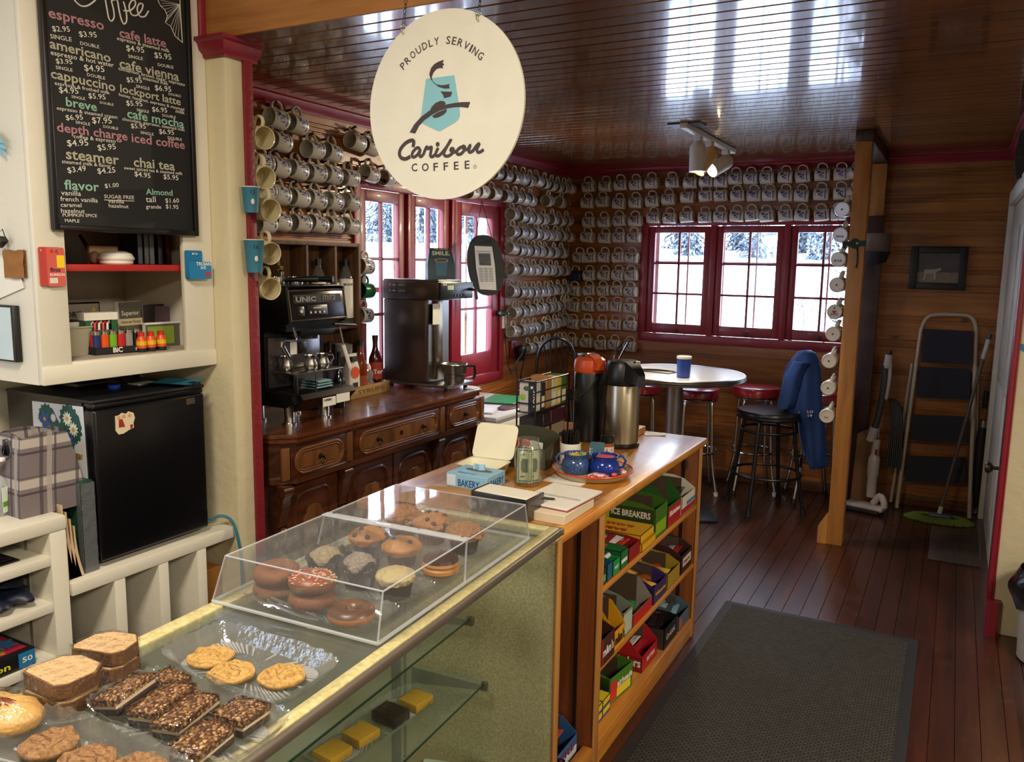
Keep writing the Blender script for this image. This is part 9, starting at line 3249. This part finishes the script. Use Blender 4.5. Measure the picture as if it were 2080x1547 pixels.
for i, (x, y) in enumerate(POSTM):
 P = at(x, y, 'Y', PY0 + 0.0)
 lab = 'white mug on the pine post showing its base, %s from the top' % ORD[i]
 M_t = mug((P.x - 0.012, PY0 + 0.052, P.z), (0.12, 1, 0.05), (0.25, 0, 1), lab, 'mugs on the pine post', print_=False)
 # base mark
 loc = Vector((P.x, PY0 - 0.002, P.z))
 m = MB()
 c0 = M_t.matrix_basis
 if i in BASETXT:
  w = 0.042 if i != 8 else 0.02
  zt2 = -0.012 if i != 4 else -0.018
  m.text(BASETXT[i], (MR * 0.0 + (-w / 2), 0, zt2), (w / 2, 0, zt2), (0, 0, 1), 0.012, 0.02)
  if i == 4:
   m.text('I', (-0.003, 0, 0.017), (0.003, 0, 0.017), (0, 0, 1), 0.011, 0.05)
 else:
  m.prism([(-0.006, -0.004), (0.006, -0.004), (0.005, 0.002), (0.001, 0.006), (-0.005, 0.003)], 0.0005, frame((0, 0, 0), (1, 0, 0), (0, 0, 1), (0, -1, 0)))
 o = m.obj('base_print', mat('1c1a20', 0.5))
 rot = M_t.rotation_euler.to_matrix()
 zax = rot @ Vector((0, 0, 1))
 bc = M_t.location - zax * 0.0016 + zax * 0.001
 o.parent = M_t
 xw = Vector((1, 0, 0))
 xw = (xw - zax * xw.dot(zax)).normalized()
 Rw = frame((0, 0, 0), xw, zax, xw.cross(zax))
 wm = Matrix.Translation(M_t.location + zax * 0.0012) @ Rw
 o.matrix_basis = (Matrix.Translation(M_t.location) @ rot.to_4x4()).inverted() @ wm
 if i == 4:
  m = MB()
  hp = [(0, -0.011)] + [(0.0125 * math.cos(a_) ** 1 * (1 if True else 0), 0.004 + 0.006 * math.sin(a_)) for a_ in (0, PI / 4)] + [(0.006, 0.01), (0, 0.005), (-0.006, 0.01)] + [(0.0125 * math.cos(a_), 0.004 + 0.006 * math.sin(a_)) for a_ in (3 * PI / 4, PI)]
  m.prism(hp, 0.0005, frame((0, 0, 0), (1, 0, 0), (0, 0, 1), (0, -1, 0)))
  h_ = m.obj('heart_print', mat('9c1f34', 0.5))
  h_.parent = M_t
  h_.matrix_basis = o.matrix_basis.copy()
 m = MB()
 m.tube(smooth_path([(PX0 + 0.001, PY0 + 0.05, P.z + 0.075), (PX0 - 0.03, PY0 + 0.045, P.z + 0.07), (P.x - 0.005, PY0 + 0.04, P.z + 0.066), (P.x - 0.03, PY0 + 0.03, P.z + 0.074), (P.x - 0.036, PY0 + 0.025, P.z + 0.085)], 4), 0.0022, 6)
 solo(m, 'wire_hook', BLACKM, 'thin black wire hook on the pine post, %s from the top' % ORD[i], 'hook', 'wire hooks on the post')
# cap on the shade board
P = at(1779, 505, 'Y', YB - 0.15)
t = thing('baseball_cap', 'grey brown baseball cap with black brim hung on the shade sheet', 'cap', (P.x, YB - 0.128, P.z), 0)
b = MB()
b.grid(lambda u, v: (0.085 * math.cos(PI * u) , -0.1 * math.sin(PI * u) * (0.35 + 0.65 * math.sin(PI * v * 0.5 + 0.3)), 0.12 * math.sin(PI / 2 * v) * 1.0 - 0.02), 20, 10)
b.obj('crown', mat('6a5648', 0.8, 0, 0.15, 20), t)
b = MB()
b.loft([[(0.09 * math.cos(a_), -0.105 * math.sin(a_), -0.02) for a_ in (PI * k / 14 for k in range(15))], [(0.075 * math.cos(a_) - 0.01, -0.1 * math.sin(a_), -0.11 + 0.02 * abs(math.cos(a_))) for a_ in (PI * k / 14 for k in range(15))]], closed=False)
b.obj('brim', mat('0f0f12', 0.7), t)
# ---------------------------------------------------------------- alcove things
a, c = at(1852, 500, 'Y', YB - 0.02), at(1960, 590, 'Y', YB - 0.02)
t = thing('alcove_picture', 'dark framed photo of an animal in a field on the alcove wall', 'picture', ((a.x + c.x) / 2, YB - 0.001, c.z))
b = MB()
fw_ = 0.045
for q in ((a.x, c.z, a.x + fw_, a.z), (c.x - fw_, c.z, c.x, a.z), (a.x + fw_, c.z, c.x - fw_, c.z + fw_), (a.x + fw_, a.z - fw_, c.x - fw_, a.z)):
 b.box(q[0], YB - 0.03, q[1], q[2], YB - 0.001, q[3], 0.004)
b.obj('frame', mat('14161c', 0.4), t, True)
b = MB()
b.box(a.x + fw_, YB - 0.012, c.z + fw_, c.x - fw_, YB - 0.001, a.z - fw_)
b.obj('photo_sky', mat('5a5654', 0.5, 0, 0.5, 14), t, True)
b = MB()
b.box(a.x + fw_, YB - 0.0128, c.z + fw_, c.x - fw_, YB - 0.0121, c.z + fw_ + 0.07)
b.obj('photo_field', mat('8a7c68', 0.5, 0, 0.4, 40), t, True)
b = MB()
cx, cz = (a.x + c.x) / 2 - 0.03, c.z + fw_ + 0.05
b.prism([(cx - .05, cz), (cx - .05, cz + .035), (cx + .02, cz + .04), (cx + .045, cz + .05), (cx + .05, cz + .035), (cx + .02, cz + .02), (cx + .02, cz - .03), (cx + .01, cz - .03), (cx + .008, cz + .008), (cx - .038, cz + .008), (cx - .04, cz - .03), (cx - .05, cz - .03)], 0.0006, frame((0, YB - 0.0128, 0), (1, 0, 0), (0, 0, 1), (0, -1, 0)))
b.obj('photo_animal', mat('b0a490', 0.5), t, True)
LADW = mat('b8ad98', 0.4, 0.1)
TREAD = mat('17192a', 0.7, 0, 0.2, 30)
t = thing('step_ladder', 'folded cream step ladder with dark blue treads against the alcove wall', 'step ladder', (-0.03, 5.95, 0))
def lad(x, y, Y_):
 return at(x, y, 'Y', Y_)
b = MB()
fr = [lad(1821, 1016, 5.82), lad(1866, 700, 5.99), lad(1871, 672, 6.0), lad(1876, 656, 6.0), lad(1884, 645, 6.0), lad(1897, 640, 6.0), lad(1930, 639, 6.0), lad(1964, 641, 6.0), lad(1975, 647, 6.0), lad(1981, 658, 6.0), lad(1983, 675, 6.0), lad(1982, 705, 5.99), lad(1972, 1028, 5.82)]
for p in fr:
 p.y += 0.05
fr[0].y = fr[-1].y = 5.92
fr[0].z = 0.012
fr[-1].z = 0.012
b.tube(smooth_path(fr, 5), 0.0125, 10)
b.obj('front_frame', LADW, t, True)
for y_, pts in ((0, ((1853, 738), (1810, 1012))), (1, ((1986, 745), (1982, 1020)))):
 b = MB()
 A_, B_ = lad(*pts[0], 6.07), lad(*pts[1], 6.06)
 B_.z = 0.01
 b.tube([A_, B_], 0.011, 8)
 b.obj('rear_leg', LADW, t, True)
for (xa, xb, ya, yb) in ((1876, 1976, 668, 735), (1868, 1972, 745, 806), (1855, 1968, 842, 892), (1843, 1962, 925, 976)):
 b = MB()
 b.loft([[lad(xa, ya, 6.04), lad(xb, ya + 4, 6.04), lad(xb - 2, yb + 5, 6.02), lad(xa - 5, yb, 6.02)], [p + Vector((0, -0.02, 0)) for p in (lad(xa, ya, 6.04), lad(xb, ya + 4, 6.04), lad(xb - 2, yb + 5, 6.02), lad(xa - 5, yb, 6.02))]])
 b.obj('tread', TREAD, t, True)
t = thing('stick_vacuum', 'white and grey stick vacuum standing in the alcove beside the post', 'vacuum cleaner', at(1768, 1025, 'Z', 0))
VW = mat('b8b0b0', 0.35, 0, 0.06)
VG = mat('3a3a40', 0.4)
VY = 5.78
def vp(x, y, d=0.0):
 return at(x, y, 'Y', VY + d)
b = MB()
b.tube([vp(1808, 712), vp(1806, 722)], 0.016, 10)
b.obj('grip_end', BLACK, t, True)
b = MB()
b.tube(smooth_path([vp(1806, 720), vp(1802, 742), vp(1797, 745)], 4), 0.022, 12)
b.tube(smooth_path([vp(1808, 735), vp(1806, 770), vp(1799, 810)], 4), 0.013, 10)
b.obj('handle', VW, t, True)
b = MB()
b.tube(smooth_path([vp(1799, 742), vp(1794, 790), vp(1785, 840), vp(1776, 870)], 5), 0.021, 12)
b.obj('hose', VG, t, True)
b = MB()
b.tube([vp(1777, 868), vp(1768, 895)], 0.028, 12)
b.tube(smooth_path([vp(1781, 892), vp(1776, 930), vp(1772, 970), vp(1769, 1008)], 5), [0.024] * 5 + [0.036] * 5 + [0.03] * 6, 14)
b.obj('body', VW, t, True)
b = MB()
P = vp(1780, 918, -0.03)
b.box(P.x - 0.008, P.y - 0.008, P.z - 0.02, P.x + 0.008, P.y + 0.002, P.z + 0.02, 0.004)
b.obj('switch', mat('6a1f24', 0.4), t, True)
b = MB()
b.tube([vp(1796, 790, 0.02), vp(1784, 890, 0.0)], 0.004, 8)
b.obj('chrome_rod', CHROME, t, True)
P = at(1762, 1022, 'Z', 0)
b = MB(TR(P.x, 5.77, 0) @ RZ(-0.25))
b.box(-0.12, -0.06, 0.02, 0.13, 0.05, 0.055, 0.015)
b.tube(smooth_path([(0.05, 0.0, 0.06), (0.09, 0.0, 0.12), (0.12, -0.01, 0.09), (0.125, -0.01, 0.05)], 4), 0.022, 10)
b.obj('floor_head', VW, t, True)
b = MB(TR(P.x, 5.77, 0) @ RZ(-0.25))
b.box(-0.11, -0.075, 0.002, 0.11, -0.03, 0.03, 0.01)
b.cyl((-0.1, 0.03, 0.015), (0.1, 0.03, 0.015), 0.015)
b.obj('roller', BLACKM, t, True)
b = MB()
pts = [at(1810, 810, 'Y', 5.92), at(1820, 822, 'Y', 5.92), at(1822, 870, 'Y', 5.9), at(1816, 950, 'Y', 5.88)]
for k in range(7):
 o_ = Vector((0.012 * k - 0.04, 0.004 * (k % 3), 0))
 b.tube(smooth_path([p + o_ * (0.5 + 0.6 * i / 3) for i, p in enumerate(pts)], 4), 0.007, 6)
solo(b, 'cable_bundle', mat('1f2126', 0.5), 'dark bundled power cord hanging behind the vacuum', 'cord')
b = MB()
b.loft([[at(1742, 880, 'Y', 5.95), at(1770, 868, 'Y', 5.95), at(1775, 1000, 'Y', 5.92), at(1728, 1000, 'Y', 5.92)], [p + Vector((0, 0.01, 0)) for p in (at(1742, 880, 'Y', 5.95), at(1770, 868, 'Y', 5.95), at(1775, 1000, 'Y', 5.92), at(1728, 1000, 'Y', 5.92))]])
for v in b.bm.verts:
 if v.co.z < 0.2:
  v.co.z = 0.002
solo(b, 'cardboard_sheet', mat('8a6238', 0.7), 'brown cardboard sheet leaning behind the vacuum', 'cardboard')
t = thing('dust_mop', 'green dust mop with a long grey handle leaning in the alcove', 'mop', at(1908, 1030, 'Z', 0))
b = MB()
A_, B_ = at(2011, 678, 'Y', 5.84), Vector((0.02, 5.79, 0.05))
b.tube([A_.lerp(B_, 0.13), B_], 0.011, 10)
b.obj('handle', mat('5a4e44', 0.5, 0.2), t, True)
b = MB()
b.tube([A_, A_.lerp(B_, 0.03)], 0.014, 10)
b.obj('hand_grip', mat('2f5a6a', 0.5), t, True)
b = MB()
b.tube([A_.lerp(B_, 0.03), A_.lerp(B_, 0.135)], 0.0135, 10)
b.obj('white_sleeve', mat('b8b2a8', 0.5), t, True)
b = MB()
b.tube([A_.lerp(B_, 0.96), B_], 0.0145, 10)
b.obj('swivel_joint', mat('b8b2a8', 0.5), t, True)
b = MB()
mr2 = random.Random(9)
for k in range(260):
 a_ = 2 * PI * k / 260
 c_ = Vector((0.02 + 0.155 * math.cos(a_), 5.79 + 0.055 * math.sin(a_), 0.022))
 e_ = c_ + Vector((math.cos(a_) * 0.05, math.sin(a_) * 0.045 - 0.004, -0.02 + mr2.uniform(0, .008)))
 b.tube([Vector((0.02, 5.79, 0.034)).lerp(c_, 0.75), c_ + Vector((0, 0, 0.008)), e_], [0.006, 0.007, 0.004], 4)
o = b.obj('mop_fringe', mat('5a6a24', 0.9, 0, 0.3, 50), t, True)
o['kind'] = 'stuff'
b = MB()
b.box(0.02 - 0.06, 5.76, 0.03, 0.02 + 0.07, 5.82, 0.046, 0.005)
b.obj('clamp_plate', mat('4a5a6a', 0.4), t, True)
t = thing('umbrella', 'folded black umbrella leaning behind the step ladder', 'umbrella', (0.232, 6.05, 0))
b = MB()
b.lathe([(0.003, 0.02), (0.03, 0.2), (0.034, 0.5), (0.02, 0.62), (0.006, 0.64)], 12, TR(0.222, 6.052, 0))
b.obj('canopy', mat('101018', 0.6), t, True)
b = MB()
b.tube([(0.222, 6.052, 0.0), (0.222, 6.052, 0.72)], 0.004, 8)
b.lathe([(0.02, 0.55), (0.024, 0.58), (0.02, 0.64)], 12, TR(0.222, 6.052, 0), caps=(False, False))
b.obj('shaft', CHROME, t, True)
b = MB()
b.tube([(0.222, 6.052, 0.72), (0.222, 6.052, 0.83)], 0.014, 10)
b.obj('handle', BLACK, t, True)
b = MB()
P = at(2069, 300, 'Y', 5.0)
b.loft([[(XA - 0.001, 4.94, 2.32), (XA - 0.045, 4.95, 2.3), (XA - 0.05, 5.05, 2.31), (XA - 0.001, 5.06, 2.32)], [(XA - 0.001, 4.93, 2.2), (XA - 0.06, 4.95, 2.18), (XA - 0.055, 5.05, 2.16), (XA - 0.001, 5.07, 2.2)], [(XA - 0.001, 4.95, 2.08), (XA - 0.04, 4.96, 2.06), (XA - 0.04, 5.04, 2.07), (XA - 0.001, 5.05, 2.1)]])
solo(b, 'bark_plaque', mat('3a3230', 0.9, 0, 0.5, 40, 0.6), 'rough bark plaque fixed high above the white door casing', 'plaque')
# ---------------------------------------------------------------- floor mat, bin, tape, track light
b = MB()
MX0, MX1, MY0, MY1 = -0.857, -0.02, 0.9, 3.80
t = thing('floor_mat', 'large dark grey waffle textured entrance mat with smooth rubber border', 'mat', ((MX0 + MX1) / 2, (MY0 + MY1) / 2, 0))
b.box(MX0, MY0, 0.0003, MX1, MY1, 0.006, 0.003)
b.obj('rubber_border', mat('26262a', 0.6, 0, 0.1, 20), t, True)
def mat_carpet():
 m, nt, bs = new_mat('waffle_carpet')
 tc = N(nt, 'ShaderNodeTexCoord')
 br = N(nt, 'ShaderNodeTexBrick', Scale=1.0)
 br.inputs['Brick Width'].default_value, br.inputs['Row Height'].default_value = 0.022, 0.011
 br.inputs['Mortar Size'].default_value = 0.003
 br.inputs['Mortar Smooth'].default_value = 0.6
 br.inputs['Color1'].default_value = (*lin('4c4740'), 1)
 br.inputs['Color2'].default_value = (*lin('3c3833'), 1)
 br.inputs['Mortar'].default_value = (*lin('171513'), 1)
 L(nt, tc.outputs['Object'], br.inputs['Vector'])
 nz = N(nt, 'ShaderNodeTexNoise', Scale=300.0)
 L(nt, tc.outputs['Object'], nz.inputs['Vector'])
 L(nt, mixc(nt, 0.35, br.outputs['Color'], nz.outputs['Color'], 'SOFT_LIGHT'), bs.inputs['Base Color'])
 bs.inputs['Roughness'].default_value = 0.9
 iv = N(nt, 'ShaderNodeMath', operation='SUBTRACT')
 iv.inputs[0].default_value = 1.0
 L(nt, br.outputs['Fac'], iv.inputs[1])
 bp = N(nt, 'ShaderNodeBump', Strength=1.0, Distance=0.004)
 L(nt, iv.outputs[0], bp.inputs['Height'])
 L(nt, bp.outputs['Normal'], bs.inputs['Normal'])
 return m
b = MB()
b.box(MX0 + 0.04, MY0 + 0.04, 0.006, MX1 - 0.04, MY1 - 0.04, 0.0095, 0.002)
b.obj('carpet', mat_carpet(), t, True)
t = thing('waste_bin', 'white waste bin with black bag rim at the right photo edge', 'bin', (0.47, 3.86, 0))
b = MB()
b.lathe([(0, 0.002), (0.115, 0.0), (0.125, 0.01), (0.14, 0.34), (0.135, 0.34), (0.12, 0.01), (0, 0.008)], 28)
b.obj('body', mat('b8b4ae', 0.4), t)
b = MB()
b.grid(lambda u, v: ((0.143 + 0.03 * math.sin(PI * v) * (1 + 0.5 * nz3((math.cos(2 * PI * u) * 3, math.sin(2 * PI * u) * 3, v * 2)))) * math.cos(2 * PI * u), (0.143 + 0.03 * math.sin(PI * v) * (1 + 0.5 * nz3((math.cos(2 * PI * u) * 3, math.sin(2 * PI * u) * 3, v * 2)))) * math.sin(2 * PI * u), 0.22 + 0.17 * v - 0.02 * nz3((math.cos(2 * PI * u) * 4, math.sin(2 * PI * u) * 4, 1)) * (1 - v)), 48, 12, True)
b.obj('bin_bag', mat('121214', 0.25, 0, 0.2, 20, 0.2), t)
P = at(2078, 706, 'Y', YR)
b = MB(TR(P.x, YR - 0.001, P.z) @ RY(0.6))
b.box(-0.015, -0.001, -0.012, 0.04, 0.0, 0.012)
solo(b, 'tape_strip', mat('2f7a9c', 0.5), 'small strip of blue painter tape on the plaster wall right edge', 'tape')
LW_ = mat('c4beb4', 0.4)
t = thing('track_light', 'white ceiling track light with three cylindrical spot heads', 'track light', (-1.34, 4.87, ZC))
b = MB()
b.box(-1.358, 4.33, ZC - 0.03, -1.318, 5.42, ZC - 0.002, 0.003)
b.obj('rail', LW_, t, True)
b = MB()
b.box(-1.43, 4.34, ZC - 0.008, -1.25, 4.46, ZC - 0.001)
b.obj('canopy_plate', mat('2a2826', 0.5), t, True)
for i, (y_, aim, on) in enumerate(((4.62, Vector((0.02, 0.0, -1)), 0.5), (4.86, Vector((-0.42, -0.45, -0.8)), 1.0), (5.24, Vector((-0.5, -0.72, -0.45)), 6.0))):
 p0 = Vector((-1.338, y_, ZC - 0.03))
 aim.normalize()
 hd = p0 + Vector((0, 0, -0.075))
 m = MB()
 m.box(p0.x - 0.02, y_ - 0.03, p0.z - 0.03, p0.x + 0.02, y_ + 0.03, p0.z, 0.003)
 m.cyl(p0 + Vector((0, 0, -0.03)), hd, 0.007)
 hd_o = m.obj('head_arm', LW_, t, True)
 q_ = aim.to_track_quat('Z', 'Y').to_matrix().to_4x4()
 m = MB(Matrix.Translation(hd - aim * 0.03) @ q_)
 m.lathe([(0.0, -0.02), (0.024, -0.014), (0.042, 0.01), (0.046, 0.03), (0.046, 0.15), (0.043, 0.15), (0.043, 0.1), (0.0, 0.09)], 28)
 h_o = m.obj('spot_head', LW_ if i != 1 else mat('c9a868', 0.4), t, True)  # warm light falling on the middle head is put into its colour
 m = MB(Matrix.Translation(hd - aim * 0.03) @ q_)
 m.lathe([(0.0, 0.149), (0.025, 0.147), (0.041, 0.141), (0.041, 0.12), (0, 0.12)], 24)
 m.obj('bulb', mat('ffdca0', 0.3, emit=(6.0, 9.0, 40.0)[i]), h_o, True)
 e_ = hd + aim * 0.13
 lamp('track_spot_light', 'SPOT', e_, (40, 50, 70)[i], (1.0, 0.82, 0.55), 0.03, None, e_ + aim, math.radians(95))
